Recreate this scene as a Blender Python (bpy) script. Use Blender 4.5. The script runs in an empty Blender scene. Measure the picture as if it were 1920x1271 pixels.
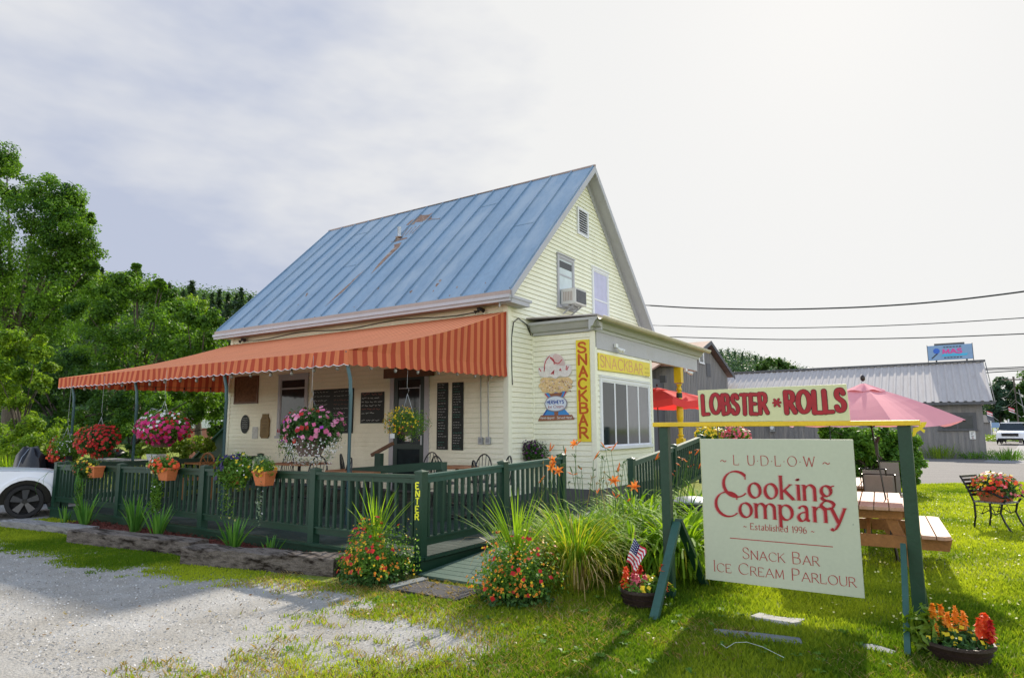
import bpy, math, random
import numpy as np
from mathutils import Vector, Matrix
random.seed(7); RNG = np.random.default_rng(11)
R = math.radians
S = bpy.context.scene; COL = S.collection
# ---------------------------------------------------------------- camera
YAW, PITCH, ROLL, FPX, CAMH = R(33.174), R(7.851), R(-0.243), 1217.9, 1.65
def cam_axes():
    fw = Vector((-math.sin(YAW)*math.cos(PITCH), math.cos(YAW)*math.cos(PITCH), math.sin(PITCH)))
    rt = Vector((math.cos(YAW), math.sin(YAW), 0)); up = rt.cross(fw)
    return rt*math.cos(ROLL)+up*math.sin(ROLL), -rt*math.sin(ROLL)+up*math.cos(ROLL), fw
RT, UP, FW = cam_axes(); CAMP = Vector((0, 0, CAMH))
cd = bpy.data.cameras.new('camera'); cam = bpy.data.objects.new('camera', cd); COL.objects.link(cam)
m = Matrix.Identity(4)
for i in range(3):
    m[i][0], m[i][1], m[i][2], m[i][3] = RT[i], UP[i], -FW[i], CAMP[i]
cam.matrix_world = m
cd.sensor_fit = 'HORIZONTAL'; cd.sensor_width = 36; cd.lens = FPX/1920*36; cd.clip_end = 3000; cd.clip_start = .05
S.camera = cam
def ray(px, py): return RT*(px-960)+UP*(635.5-py)+FW*FPX
def on(ax, c, px, py):
    d = ray(px, py); t = (c-CAMP[ax])/d[ax]; return CAMP+d*t
def onx(c, px, py): return on(0, c, px, py)
def ony(c, px, py): return on(1, c, px, py)
def onz(c, px, py): return on(2, c, px, py)
def far(px, py, dist):
    d = ray(px, py); return CAMP+d*(dist/FPX)
# ---------------------------------------------------------------- light
SUND = Vector((-.125, 1.42, 1.0)).normalized()          # towards the sun
SELEV = math.asin(SUND.z); SROT = math.atan2(SUND.x, SUND.y)
sl = bpy.data.lights.new('sun', 'SUN'); sl.energy = 5.0; sl.angle = R(1.2); sl.color = (1, .91, .77)
so = bpy.data.objects.new('sun', sl); COL.objects.link(so)
so.rotation_euler = (-SUND).to_track_quat('-Z', 'Y').to_euler()
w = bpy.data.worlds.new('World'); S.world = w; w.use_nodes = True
nt = w.node_tree; N = nt.nodes; L = nt.links; N.clear()
out = N.new('ShaderNodeOutputWorld'); bg = N.new('ShaderNodeBackground'); bg.inputs[1].default_value = .1
sky = N.new('ShaderNodeTexSky'); sky.sky_type = 'NISHITA'; sky.sun_disc = False
sky.sun_elevation = SELEV; sky.sun_rotation = SROT; sky.air_density = 1.0; sky.dust_density = 2.0
tc = N.new('ShaderNodeTexCoord')
def math_n(op, a=None, b=None, **k):
    n = N.new('ShaderNodeMath'); n.operation = op; n.use_clamp = k.get('clamp', False)
    for i, v in enumerate((a, b)):
        if v is None: continue
        if isinstance(v, (int, float)): n.inputs[i].default_value = v
        else: L.new(v, n.inputs[i])
    return n.outputs[0]
def dotn(vec):
    n = N.new('ShaderNodeVectorMath'); n.operation = 'DOT_PRODUCT'; L.new(tc.outputs['Generated'], n.inputs[0])
    n.inputs[1].default_value = vec; return n.outputs['Value']
mp = N.new('ShaderNodeMapping'); mp.inputs['Scale'].default_value = (1, 1, 2.6); L.new(tc.outputs['Generated'], mp.inputs[0])
n1 = N.new('ShaderNodeTexNoise'); n1.inputs['Scale'].default_value = 2.1; n1.inputs['Detail'].default_value = 5; n1.inputs['Roughness'].default_value = .56
L.new(mp.outputs[0], n1.inputs[0])
# bright veil towards the sun, grey-blue cloud away from it to the left
gl = dotn(tuple(ray(300, 350).normalized()))
a = math_n('MULTIPLY_ADD', gl, 4.4); a.node.inputs[2].default_value = -3.78
b = math_n('MULTIPLY_ADD', n1.outputs[0], 2.0); b.node.inputs[2].default_value = -1.0
c = math_n('ADD', a, b)
cr = N.new('ShaderNodeValToRGB'); L.new(c, cr.inputs[0])
e = cr.color_ramp.elements; e[0].position = .0; e[0].color = (.871, .871, .862, 1); e[1].position = .66; e[1].color = (.515, .565, .70, 1)
k = cr.color_ramp.elements.new(.22); k.color = (.78, .79, .815, 1)
# unseen sky outside the view: horizon band brightened to light the walls, blue overhead
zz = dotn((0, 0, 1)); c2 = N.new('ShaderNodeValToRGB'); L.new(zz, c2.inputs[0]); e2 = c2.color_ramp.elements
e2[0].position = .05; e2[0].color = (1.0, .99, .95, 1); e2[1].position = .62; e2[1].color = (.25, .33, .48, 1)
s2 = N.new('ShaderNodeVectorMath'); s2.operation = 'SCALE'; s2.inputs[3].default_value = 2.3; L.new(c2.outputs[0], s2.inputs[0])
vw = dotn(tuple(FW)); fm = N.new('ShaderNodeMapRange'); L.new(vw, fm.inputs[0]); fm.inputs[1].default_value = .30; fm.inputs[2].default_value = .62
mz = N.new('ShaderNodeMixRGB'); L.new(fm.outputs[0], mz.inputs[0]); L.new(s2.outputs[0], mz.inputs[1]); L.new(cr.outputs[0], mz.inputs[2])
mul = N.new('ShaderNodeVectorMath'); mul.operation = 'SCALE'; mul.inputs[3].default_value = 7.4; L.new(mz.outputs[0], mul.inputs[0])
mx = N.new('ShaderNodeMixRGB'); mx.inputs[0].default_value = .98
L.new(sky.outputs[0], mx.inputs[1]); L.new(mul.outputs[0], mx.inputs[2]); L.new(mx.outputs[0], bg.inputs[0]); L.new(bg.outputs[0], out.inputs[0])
vs = S.view_settings; vs.view_transform = 'Standard'; vs.look = 'None'; vs.exposure = 0.45; vs.gamma = 1
# ---------------------------------------------------------------- materials
MATS = {}
def newmat(name):
    m = bpy.data.materials.new(name); m.use_nodes = True; m.node_tree.nodes.clear(); MATS[name] = m
    return m, m.node_tree.nodes, m.node_tree.links
def noise(Nn, Ll, src, scale, detail=3, rough=.55, stretch=None):
    if stretch:
        mp = Nn.new('ShaderNodeMapping'); mp.inputs['Scale'].default_value = stretch; Ll.new(src, mp.inputs[0]); src = mp.outputs[0]
    n = Nn.new('ShaderNodeTexNoise'); n.inputs['Scale'].default_value = scale; n.inputs['Detail'].default_value = detail
    n.inputs['Roughness'].default_value = rough; Ll.new(src, n.inputs[0]); return n.outputs[0]
def ramp(Nn, Ll, src, stops):
    r = Nn.new('ShaderNodeValToRGB'); e = r.color_ramp.elements
    while len(e) < len(stops): e.new(.5)
    for q, (p, cc) in zip(e, stops): q.position = p; q.color = (*cc, 1)
    if src is not None: Ll.new(src, r.inputs[0])
    return r.outputs[0]
def mat(name, col, rough=.65, var=.12, scale=3, fine=40, metal=0, bump=0, bscale=60, stretch=None, dirt=None, dirtamt=.0, spec=.4, dscale=1.3, dlo=.5):
    m, Nn, Ll = newmat(name)
    o = Nn.new('ShaderNodeOutputMaterial'); p = Nn.new('ShaderNodeBsdfPrincipled'); Ll.new(p.outputs[0], o.inputs[0])
    t = Nn.new('ShaderNodeTexCoord').outputs['Object']
    a = noise(Nn, Ll, t, scale, 4, .6, stretch); b = noise(Nn, Ll, t, fine, 2, .6, stretch)
    ad = Nn.new('ShaderNodeMath'); ad.operation = 'ADD'; Ll.new(a, ad.inputs[0]); Ll.new(b, ad.inputs[1])
    hf = Nn.new('ShaderNodeMath'); hf.operation = 'MULTIPLY'; hf.inputs[1].default_value = .5; Ll.new(ad.outputs[0], hf.inputs[0])
    lo = tuple(max(0, x*(1-var*1.6)) for x in col); hi = tuple(min(1, x*(1+var*1.6)) for x in col)
    c = ramp(Nn, Ll, hf.outputs[0], [(.3, lo), (.7, hi)])
    if dirt:
        d = noise(Nn, Ll, t, dscale, 6, .65, stretch)
        f = ramp(Nn, Ll, d, [(dlo, (0, 0, 0)), (dlo+.18, (dirtamt,)*3)])
        mxx = Nn.new('ShaderNodeMixRGB'); Ll.new(f, mxx.inputs[0]); Ll.new(c, mxx.inputs[1]); mxx.inputs[2].default_value = (*dirt, 1); c = mxx.outputs[0]
    Ll.new(c, p.inputs['Base Color']); p.inputs['Roughness'].default_value = rough; p.inputs['Metallic'].default_value = metal
    p.inputs['Specular IOR Level'].default_value = spec
    if bump:
        bn = Nn.new('ShaderNodeBump'); bn.inputs['Strength'].default_value = bump; bn.inputs['Distance'].default_value = .02
        Ll.new(noise(Nn, Ll, t, bscale, 4, .65, stretch), bn.inputs['Height']); Ll.new(bn.outputs[0], p.inputs['Normal'])
    return m
def leafmat(name, lo, hi, trans=.4, rough=.5, spec=.35, tcol=None):
    m, Nn, Ll = newmat(name)
    o = Nn.new('ShaderNodeOutputMaterial'); p = Nn.new('ShaderNodeBsdfPrincipled'); tr = Nn.new('ShaderNodeBsdfTranslucent')
    at = Nn.new('ShaderNodeAttribute'); at.attribute_name = 'shade'
    c = ramp(Nn, Ll, at.outputs['Fac'], [(0, lo), (1, hi)])
    Ll.new(c, p.inputs['Base Color']); p.inputs['Roughness'].default_value = rough; p.inputs['Specular IOR Level'].default_value = spec
    g = Nn.new('ShaderNodeMixRGB'); g.blend_type = 'MULTIPLY'; g.inputs[0].default_value = 1; Ll.new(c, g.inputs[1])
    g.inputs[2].default_value = (*(tcol or (1.5, 1.45, .55)), 1); Ll.new(g.outputs[0], tr.inputs[0])
    ms = Nn.new('ShaderNodeMixShader'); ms.inputs[0].default_value = trans; Ll.new(p.outputs[0], ms.inputs[1]); Ll.new(tr.outputs[0], ms.inputs[2]); Ll.new(ms.outputs[0], o.inputs[0])
    return m
M = MATS
# ---------------------------------------------------------------- mesh builder
def axes_from(d):
    d = d.normalized(); u = Vector((0, 0, 1)) if abs(d.z) < .95 else Vector((1, 0, 0))
    s = d.cross(u).normalized(); return s, s.cross(d).normalized()
def rootloc(o):
    v = Vector((0, 0, 0))
    while o is not None: v = v+o.location; o = o.parent
    return v
def link(o, parent):
    COL.objects.link(o)
    if parent is not None: o.parent = parent
def tag(o, label=None, cat=None, group=None, kind=None):
    if label: o['label'] = label
    if cat: o['category'] = cat
    if group: o['group'] = group
    if kind: o['kind'] = kind
    return o
class MB:
    def __init__(s): s.v = []; s.f = []; s.m = []; s.sh = []
    def add(s, vs, fs, mi=0, sh=None):
        b = len(s.v); s.v += [tuple(x) for x in vs]; s.f += [tuple(i+b for i in f) for f in fs]; s.m += [mi]*len(fs)
        s.sh += [random.random() if sh is None else sh]*len(fs); return s
    def box(s, lo, hi, mi=0, rz=0, piv=None):
        x0, y0, z0 = lo; x1, y1, z1 = hi
        vs = [Vector(p) for p in ((x0,y0,z0),(x1,y0,z0),(x1,y1,z0),(x0,y1,z0),(x0,y0,z1),(x1,y0,z1),(x1,y1,z1),(x0,y1,z1))]
        if rz:
            c = Vector(piv) if piv else Vector(((x0+x1)/2, (y0+y1)/2, 0)); q = Matrix.Rotation(rz, 3, 'Z')
            vs = [q@(p-c)+c for p in vs]
        return s.add(vs, [(0,3,2,1),(4,5,6,7),(0,1,5,4),(1,2,6,5),(2,3,7,6),(3,0,4,7)], mi)
    def cb(s, c, d, mi=0, rz=0):
        return s.box([c[i]-d[i]/2 for i in range(3)], [c[i]+d[i]/2 for i in range(3)], mi, rz, (c[0], c[1], 0))
    def bar(s, p, q, w, h, mi=0, side=None):
        p = Vector(p); q = Vector(q); d = (q-p)
        if side is None: a, b = axes_from(d)
        else: a = Vector(side).normalized(); b = a.cross(d).normalized()
        c = [(-w/2,-h/2),(w/2,-h/2),(w/2,h/2),(-w/2,h/2)]
        vs = [p+a*x+b*y for x, y in c]+[q+a*x+b*y for x, y in c]
        return s.add(vs, [(3,2,1,0),(4,5,6,7),(0,1,5,4),(1,2,6,5),(2,3,7,6),(3,0,4,7)], mi)
    def tube(s, pts, r, n=8, mi=0, cap=True):
        pts = [Vector(p) for p in pts]; rs = r if isinstance(r, (list, tuple)) else [r]*len(pts)
        vs = []; fs = []; a = None
        for i, p in enumerate(pts):
            d = (pts[min(i+1, len(pts)-1)]-pts[max(i-1, 0)]).normalized()
            if a is None: a, b = axes_from(d)
            else:
                a = (a-d*a.dot(d)).normalized(); b = d.cross(a)
            for k in range(n):
                t = 2*math.pi*k/n; vs.append(p+(a*math.cos(t)+b*math.sin(t))*rs[i])
        for i in range(len(pts)-1):
            for k in range(n):
                k2 = (k+1) % n; fs.append((i*n+k, i*n+k2, (i+1)*n+k2, (i+1)*n+k))
        if cap: fs += [tuple(range(n-1, -1, -1)), tuple(range((len(pts)-1)*n, len(pts)*n))]
        return s.add(vs, fs, mi)
    def lathe(s, prof, c=(0,0,0), n=16, mi=0, sx=1, sy=1):
        vs = []; fs = []; c = Vector(c)
        for r, z in prof:
            for k in range(n):
                t = 2*math.pi*k/n; vs.append(c+Vector((r*math.cos(t)*sx, r*math.sin(t)*sy, z)))
        for i in range(len(prof)-1):
            for k in range(n):
                k2 = (k+1) % n; fs.append((i*n+k, i*n+k2, (i+1)*n+k2, (i+1)*n+k))
        fs += [tuple(range(n-1, -1, -1)), tuple(range((len(prof)-1)*n, len(prof)*n))]
        return s.add(vs, fs, mi)
    def prism(s, poly, d, mi=0):
        d = Vector(d); n = len(poly); P = [Vector(p) for p in poly]
        vs = P+[p+d for p in P]
        fs = [tuple(range(n)), tuple(range(2*n-1, n-1, -1))]+[(i, i+n, (i+1) % n+n, (i+1) % n) for i in range(n)]
        return s.add(vs, fs, mi)
    def quad(s, *p, mi=0, sh=None): return s.add(p, [tuple(range(len(p)))], mi, sh)
    def build(s, name, mt, parent=None, world=False, smooth=False, loc=None, bevel=0, **tg):
        me = bpy.data.meshes.new(name)
        off = Vector((0, 0, 0))
        if world and parent is not None: off = rootloc(parent)
        if loc is not None: off = Vector(loc)
        vs = [(x-off.x, y-off.y, z-off.z) for x, y, z in s.v]
        me.from_pydata(vs, [], s.f)
        for x in (mt if isinstance(mt, (list, tuple)) else [mt]): me.materials.append(M[x] if isinstance(x, str) else x)
        me.polygons.foreach_set('material_index', s.m)
        at = me.attributes.new('shade', 'FLOAT', 'FACE'); at.data.foreach_set('value', s.sh)
        if smooth:
            me.polygons.foreach_set('use_smooth', [True]*len(s.f))
        me.update()
        o = bpy.data.objects.new(name, me); link(o, parent)
        if loc is not None: o.location = loc
        if smooth:
            try: me.set_sharp_from_angle(angle=R(42))
            except Exception: pass
        if bevel:
            b = o.modifiers.new('bevel', 'BEVEL'); b.width = bevel; b.segments = 2; b.limit_method = 'ANGLE'; b.angle_limit = R(40)
        return tag(o, **tg)
def thing(name, loc, label, cat, group=None, rz=0):
    o = bpy.data.objects.new(name, None); COL.objects.link(o); o.location = loc; o.rotation_euler = (0, 0, rz); o.empty_display_size = .1
    return tag(o, label, cat, group)
def copy_tree(o, parent=None, loc=None, rz=None, sc=None, label=None, group=None):
    c = o.copy(); COL.objects.link(c)
    if parent is not None: c.parent = parent
    if loc is not None: c.location = loc
    if rz is not None: c.rotation_euler = (0, 0, rz)
    if sc is not None: c.scale = sc if isinstance(sc, (tuple, list)) else (sc, sc, sc)
    if label: c['label'] = label
    if group: c['group'] = group
    for ch in list(o.children): copy_tree(ch, c)
    return c
# ---------------------------------------------------------------- mass meshes (numpy)
def npmesh(name, V, k, mt, parent=None, shade=None, loc=None, smooth=False):
    """V: (n*k,3) verts, every k consecutive make one face"""
    V = np.asarray(V, dtype=np.float32)
    if loc is not None: V = V-np.array(loc, dtype=np.float32)
    n = len(V)//k; me = bpy.data.meshes.new(name)
    me.vertices.add(n*k); me.vertices.foreach_set('co', V.ravel())
    me.loops.add(n*k); me.loops.foreach_set('vertex_index', np.arange(n*k, dtype=np.int32))
    me.polygons.add(n); me.polygons.foreach_set('loop_start', np.arange(0, n*k, k, dtype=np.int32))
    try: me.polygons.foreach_set('loop_total', np.full(n, k, dtype=np.int32))
    except Exception: pass
    at = me.attributes.new('shade', 'FLOAT', 'FACE')
    at.data.foreach_set('value', (RNG.random(n) if shade is None else np.asarray(shade)).astype(np.float32))
    me.materials.append(M[mt]); me.update(calc_edges=True)
    o = bpy.data.objects.new(name, me); link(o, parent)
    if loc is not None and parent is None: o.location = loc
    return o
def unit(v): return v/(np.linalg.norm(v, axis=1, keepdims=True)+1e-9)
def leaves(P, Nrm, size, asp=.5, jit=.7, droop=.0):
    """diamond leaves at P facing roughly Nrm -> verts (4 per leaf)"""
    n = len(P); nn = unit(Nrm+RNG.normal(0, jit, (n, 3)))
    t = RNG.normal(0, 1, (n, 3)); t[:, 2] -= droop; t = unit(t-nn*np.sum(t*nn, 1, keepdims=True)); b = np.cross(nn, t)
    s = (size*RNG.uniform(.6, 1.25, n))[:, None]
    V = np.stack([P-t*s*.5, P+b*s*asp*.5-t*s*.06, P+t*s*.5-nn*s*.12, P-b*s*asp*.5-t*s*.06], 1)
    return V.reshape(-1, 3)
def sphere_pts(n):
    return unit(RNG.normal(0, 1, (n, 3)))
def discs(P, Nrm, size, k=6, jit=.3, petal=.0):
    n = len(P); nn = unit(Nrm+RNG.normal(0, jit, (n, 3))); h = np.tile(np.array([[.3, .2, 1.]]), (n, 1))
    t = unit(np.cross(nn, h)); b = np.cross(nn, t); s = size*RNG.uniform(.75, 1.2, n); ph = RNG.uniform(0, 6.28, n)
    out = []
    for i in range(k):
        a = ph+2*math.pi*i/k; r = s*.5*(1-petal*(i % 2))
        out.append(P+t*(np.cos(a)*r)[:, None]+b*(np.sin(a)*r)[:, None])
    return np.stack(out, 1).reshape(-1, 3)
def clumpcloud(C, rad, per, out_bias=1.0):
    """leaf positions on shells of clumps"""
    n = len(C)*per; d = sphere_pts(n); c = np.repeat(C, per, 0); r = np.repeat(rad, per)*(RNG.uniform(.4, 1.1, n)+np.abs(RNG.normal(0, .16, n)))
    return c+d*r[:, None]*np.array([1, 1, .8]), d+np.array([0, 0, .35]), np.repeat(np.arange(len(C)), per)
# ---------------------------------------------------------------- material list
mat('cream', (.85, .84, .675), .55, .05, 1.2, 25, bump=.08, bscale=30, dirt=(.66, .64, .47), dirtamt=.4, dlo=.55)
mat('cream_trim', (.83, .82, .66), .5, .05, 2, 30)
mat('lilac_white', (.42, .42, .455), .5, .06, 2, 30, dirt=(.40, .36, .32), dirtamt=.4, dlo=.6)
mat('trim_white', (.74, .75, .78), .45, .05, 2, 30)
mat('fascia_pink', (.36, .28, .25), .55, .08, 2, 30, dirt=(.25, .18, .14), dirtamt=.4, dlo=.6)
mat('roof_blue', (.18, .275, .38), .48, .10, .7, 14, bump=.08, bscale=3, dirt=(.27, .35, .43), dirtamt=.8, dscale=1.1, dlo=.46, spec=.4, stretch=(1.5, .5, .5))
mat('rust', (.22, .13, .09), .8, .3, 8, 60, dirt=(.42, .38, .33), dirtamt=.8, dscale=6, dlo=.5)
mat('dark_gap', (.012, .012, .012), .8, .1)
mat('glass', (.018, .026, .03), .06, .2, 2, 6, spec=.3)
mat('glass_blind', (.085, .09, .105), .08, .1, 2, 6, spec=.7)
mat('glass_curtain', (.42, .42, .62), .12, .08, 1.2, 5, spec=.7)
mat('glass_pale', (.50, .58, .60), .12, .08, 1.2, 5, spec=.7)
mat('door_green', (.012, .03, .024), .35, .1)
mat('green_paint', (.010, .044, .024), .42, .12, 3, 30, bump=.12, bscale=22, dirt=(.022, .06, .045), dirtamt=.4, dlo=.6)
mat('green_worn', (.02, .075, .055), .5, .12, 2, 22, bump=.15, bscale=22, dirt=(.06, .11, .09), dirtamt=.5, dlo=.56)
mat('deck_floor', (.010, .026, .019), .85, .15, 2, 22, bump=.1, dirt=(.13, .14, .12), dirtamt=.5, dlo=.5)
mat('ramp_board', (.05, .095, .07), .6, .12, 2, 26, bump=.15, dirt=(.10, .13, .10), dirtamt=.6, dlo=.5)
mat('pole_teal', (.045, .105, .115), .4, .1)
mat('yellow_paint', (.72, .47, .012), .42, .08, 3, 30, dirt=(.5, .33, .03), dirtamt=.5, dlo=.6)
mat('yellow_sign', (.78, .62, .035), .45, .06, 3, 30, dirt=(.6, .45, .05), dirtamt=.5, dlo=.58)
mat('yellow_letters', (.80, .78, .03), .5, .05)
mat('post_band', (.02, .04, .035), .5, .1)
mat('sign_pale', (.465, .495, .375), .42, .03, 1.5, 30, dirt=(.47, .53, .42), dirtamt=.35, dlo=.58)
mat('sign_yellowish', (.60, .60, .34), .45, .04, 1.5, 30, dirt=(.55, .55, .33), dirtamt=.4, dlo=.56)
mat('letter_red', (.33, .006, .014), .45, .12, 4, 30)
mat('letter_brick', (.36, .035, .035), .5, .12, 4, 30)
mat('letter_pinkline', (.52, .24, .22), .5, .1)
mat('letter_dark', (.02, .01, .012), .5, .1)
mat('letter_orange', (.52, .09, .01), .5, .2, 4, 30)
mat('letter_faded', (.66, .27, .14), .55, .15, 4, 30)
mat('chalkboard', (.012, .016, .015), .6, .2, 2, 20)
mat('chalk', (.55, .57, .55), .9, .2, 9, 50)
mat('chalk_green', (.08, .32, .24), .9, .2)
mat('chalk_red', (.34, .12, .09), .9, .2)
mat('brown_wood', (.13, .062, .03), .6, .25, 3, 30, stretch=(1, 1, 4), bump=.2)
mat('carved_wood', (.20, .13, .045), .6, .25, 5, 40, bump=.3)
mat('cork', (.16, .08, .045), .9, .4, 14, 60)
mat('frame_brown', (.14, .065, .035), .5, .2)
mat('grey_metal', (.34, .36, .38), .35, .08, metal=.5)
mat('pipe_grey', (.42, .43, .42), .5, .06)
mat('black_metal', (.012, .012, .014), .4, .2)
mat('chair_black', (.014, .017, .018), .35, .2)
mat('table_wood', (.33, .14, .06), .45, .15, 3, 30, stretch=(1, 4, 1))
mat('table_blue', (.06, .30, .36), .5, .15)
mat('white_plastic', (.75, .76, .77), .4, .04)
mat('ac_beige', (.62, .61, .60), .5, .06)
mat('ac_grille', (.10, .105, .12), .5, .2, 8, 90)
mat('bulb_glass', (.30, .30, .29), .1, .03, spec=.8)
mat('terracotta', (.52, .155, .05), .7, .12, 5, 40)
mat('terracotta_worn', (.36, .115, .06), .7, .2, 5, 40)
mat('coir', (.115, .068, .045), .9, .3, 10, 90, bump=.4)
mat('grey_basket', (.20, .13, .115), .85, .25, 8, 80, bump=.3)
mat('dark_bowl', (.030, .018, .014), .55, .3, 5, 40, bump=.3)
mat('timber_old', (.17, .145, .125), .95, .35, 2, 30, stretch=(1, 6, 6), bump=1, bscale=9, dirt=(.02, .015, .011), dirtamt=1, dscale=2.2, dlo=.44, spec=.1)
mat('timber_pale', (.27, .26, .25), .95, .3, 2, 30, stretch=(1, 6, 6), bump=1, bscale=9, dirt=(.03, .025, .02), dirtamt=.95, dscale=2.2, dlo=.52, spec=.1)
mat('rubber_mat', (.035, .033, .037), .75, .3, 8, 60, bump=.3)
mat('mat_relief', (.085, .08, .085), .8, .2)
mat('slate', (.15, .165, .17), .8, .15, 4, 40, bump=.3)
mat('pale_stone', (.36, .35, .32), .85, .2, 6, 50, bump=.6)
mat('picnic_top', (.42, .23, .15), .6, .14, 3, 30, stretch=(5, 1, 1), bump=.15, dirt=(.48, .32, .24), dirtamt=.6, dlo=.48)
mat('picnic_leg', (.27, .115, .035), .6, .2, 3, 30, bump=.15)
mat('umbrella_pole', (.025, .017, .015), .4, .2)
mat('sling_fabric', (.23, .20, .19), .8, .08, 6, 120)
mat('barn_grey', (.21, .20, .195), .9, .18, 1.5, 20, stretch=(6, 6, .5), bump=.4, dirt=(.33, .30, .27), dirtamt=.6, dscale=.7, dlo=.48)
mat('barn_dark', (.11, .11, .115), .9, .2, 1.5, 20, stretch=(6, 6, .5))
mat('tin_roof', (.42, .39, .375), .8, .08, 1.5, 16, stretch=(4, .4, 1), spec=.12, dirt=(.30, .22, .18), dirtamt=.4, dscale=1.4, dlo=.57)
mat('rust_roof', (.26, .15, .11), .7, .2, 2, 20, dirt=(.22, .12, .09), dirtamt=.6, dlo=.5)
mat('paper_white', (.72, .71, .68), .7, .04)
mat('car_white', (.78, .79, .82), .18, .01, .5, 3, spec=.6)
mat('car_black', (.014, .014, .016), .3, .1)
mat('tyre', (.020, .019, .019), .8, .2, 6, 60)
mat('tyre_dusty', (.045, .036, .030), .85, .25, 5, 60)
mat('grill_cover', (.013, .014, .018), .42, .3, 3, 20, bump=.5, bscale=5)
mat('bin_navy', (.014, .018, .035), .35, .15)
mat('steel_grey', (.26, .27, .28), .45, .1, metal=.3)
mat('pole_wood', (.12, .10, .085), .9, .2)
mat('wire', (.02, .02, .022), .5, .1)
mat('roofsign_white', (.20, .32, .50), .4, .03)
mat('sign_pink', (.65, .06, .30), .5, .1)
mat('sign_blue', (.03, .12, .50), .5, .1)
mat('sign_cyan', (.05, .42, .66), .5, .1)
mat('bark', (.085, .07, .055), .95, .3, 5, 40, bump=.6, bscale=18, stretch=(3, 3, .7))
mat('bark_dark', (.05, .042, .035), .95, .3, 5, 40, bump=.6, bscale=18, stretch=(3, 3, .7))
mat('container_red', (.30, .10, .06), .6, .2, 2, 20)
mat('hoop_grey', (.50, .56, .54), .3, .08)
mat('mulch', (.145, .035, .022), .95, .4, 14, 120, bump=1, bscale=70)
mat('soil', (.03, .02, .014), .95, .3, 12, 60)
mat('cone_white', (.74, .70, .66), .6, .12, 6, 30)
mat('cone_cream', (.70, .50, .25), .7, .25, 14, 40)
mat('cone_pinkish', (.66, .50, .47), .6, .1, 6, 30)
mat('cone_brown', (.28, .11, .06), .6, .15)
mat('cone_blue', (.05, .26, .62), .5, .1)
mat('cone_navy', (.02, .07, .34), .5, .1)
mat('cone_red', (.50, .03, .05), .5, .1)
mat('cone_oval', (.66, .72, .80), .5, .04)
mat('cone_ring', (.28, .26, .30), .5, .1)
mat('flag_red', (.52, .03, .05), .8, .05); mat('flag_white', (.74, .73, .74), .8, .04); mat('flag_blue', (.02, .03, .14), .8, .1)
mat('roof_shingle', (.2, .2, .2), .8)
leafmat('leaf_tree', (.026, .078, .014), (.145, .285, .028), .46, spec=.2)
leafmat('leaf_tree_yellow', (.065, .145, .014), (.24, .37, .03), .48, spec=.2)
leafmat('leaf_tree_deep', (.020, .060, .016), (.075, .165, .026), .42, spec=.2)
leafmat('leaf_conifer', (.022, .050, .026), (.055, .105, .045), .2)
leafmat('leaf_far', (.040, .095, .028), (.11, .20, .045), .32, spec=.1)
leafmat('leaf_farblue', (.040, .085, .060), (.085, .15, .080), .28, spec=.1)  # blue of distance haze is mixed into this leaf colour
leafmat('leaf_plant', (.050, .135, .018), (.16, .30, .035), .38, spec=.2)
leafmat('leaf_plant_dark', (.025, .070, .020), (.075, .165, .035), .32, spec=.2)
leafmat('leaf_grey', (.12, .19, .11), (.26, .34, .22), .3)
leafmat('leaf_lime', (.10, .19, .012), (.22, .32, .03), .4)
leafmat('blade', (.095, .20, .012), (.24, .38, .03), .42, spec=.12, rough=.6)
leafmat('blade_yellow', (.26, .28, .022), (.48, .44, .06), .38, spec=.1)
leafmat('blade_tan', (.28, .20, .07), (.45, .34, .14), .3)
leafmat('lawn', (.085, .165, .012), (.36, .43, .035), .42, rough=.7, spec=.1)
leafmat('iris_blade', (.05, .16, .025), (.15, .33, .06), .38, spec=.15)
PT = (1.1, 1.0, 1.0)
for nm, c0, c1 in (('petal_red', (.40, .010, .012), (.62, .03, .02)), ('petal_pink', (.70, .12, .30), (.80, .36, .50)), ('petal_magenta', (.48, .012, .12), (.68, .03, .22)),
                   ('petal_white', (.70, .70, .68), (.82, .82, .80)), ('petal_yellow', (.72, .46, .008), (.82, .66, .03)), ('petal_orange', (.72, .20, .01), (.85, .36, .03)),
                   ('petal_lily', (.72, .17, .02), (.82, .30, .05)), ('petal_purple', (.05, .008, .06), (.16, .02, .16)), ('petal_navy', (.012, .01, .07), (.04, .02, .14)),
                   ('petal_coral', (.70, .06, .015), (.80, .14, .03)), ('petal_cream', (.66, .64, .22), (.76, .74, .36)), ('petal_brown', (.30, .06, .01), (.42, .10, .015)),
                   ('petal_violet', (.30, .02, .36), (.42, .05, .45)), ('petal_rose', (.62, .09, .14), (.75, .20, .24))):
    leafmat(nm, c0, c1, .3, tcol=PT)
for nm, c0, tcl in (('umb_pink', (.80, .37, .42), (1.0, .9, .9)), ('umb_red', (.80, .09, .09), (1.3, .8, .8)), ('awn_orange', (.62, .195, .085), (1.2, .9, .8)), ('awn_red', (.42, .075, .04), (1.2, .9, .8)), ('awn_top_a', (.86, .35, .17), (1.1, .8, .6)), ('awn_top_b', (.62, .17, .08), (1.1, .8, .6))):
    leafmat(nm, tuple(x*.95 for x in c0), tuple(min(1, x*1.05) for x in c0), .30 if 'umb' in nm else .13, rough=.8, spec=.1, tcol=tcl)
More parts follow.
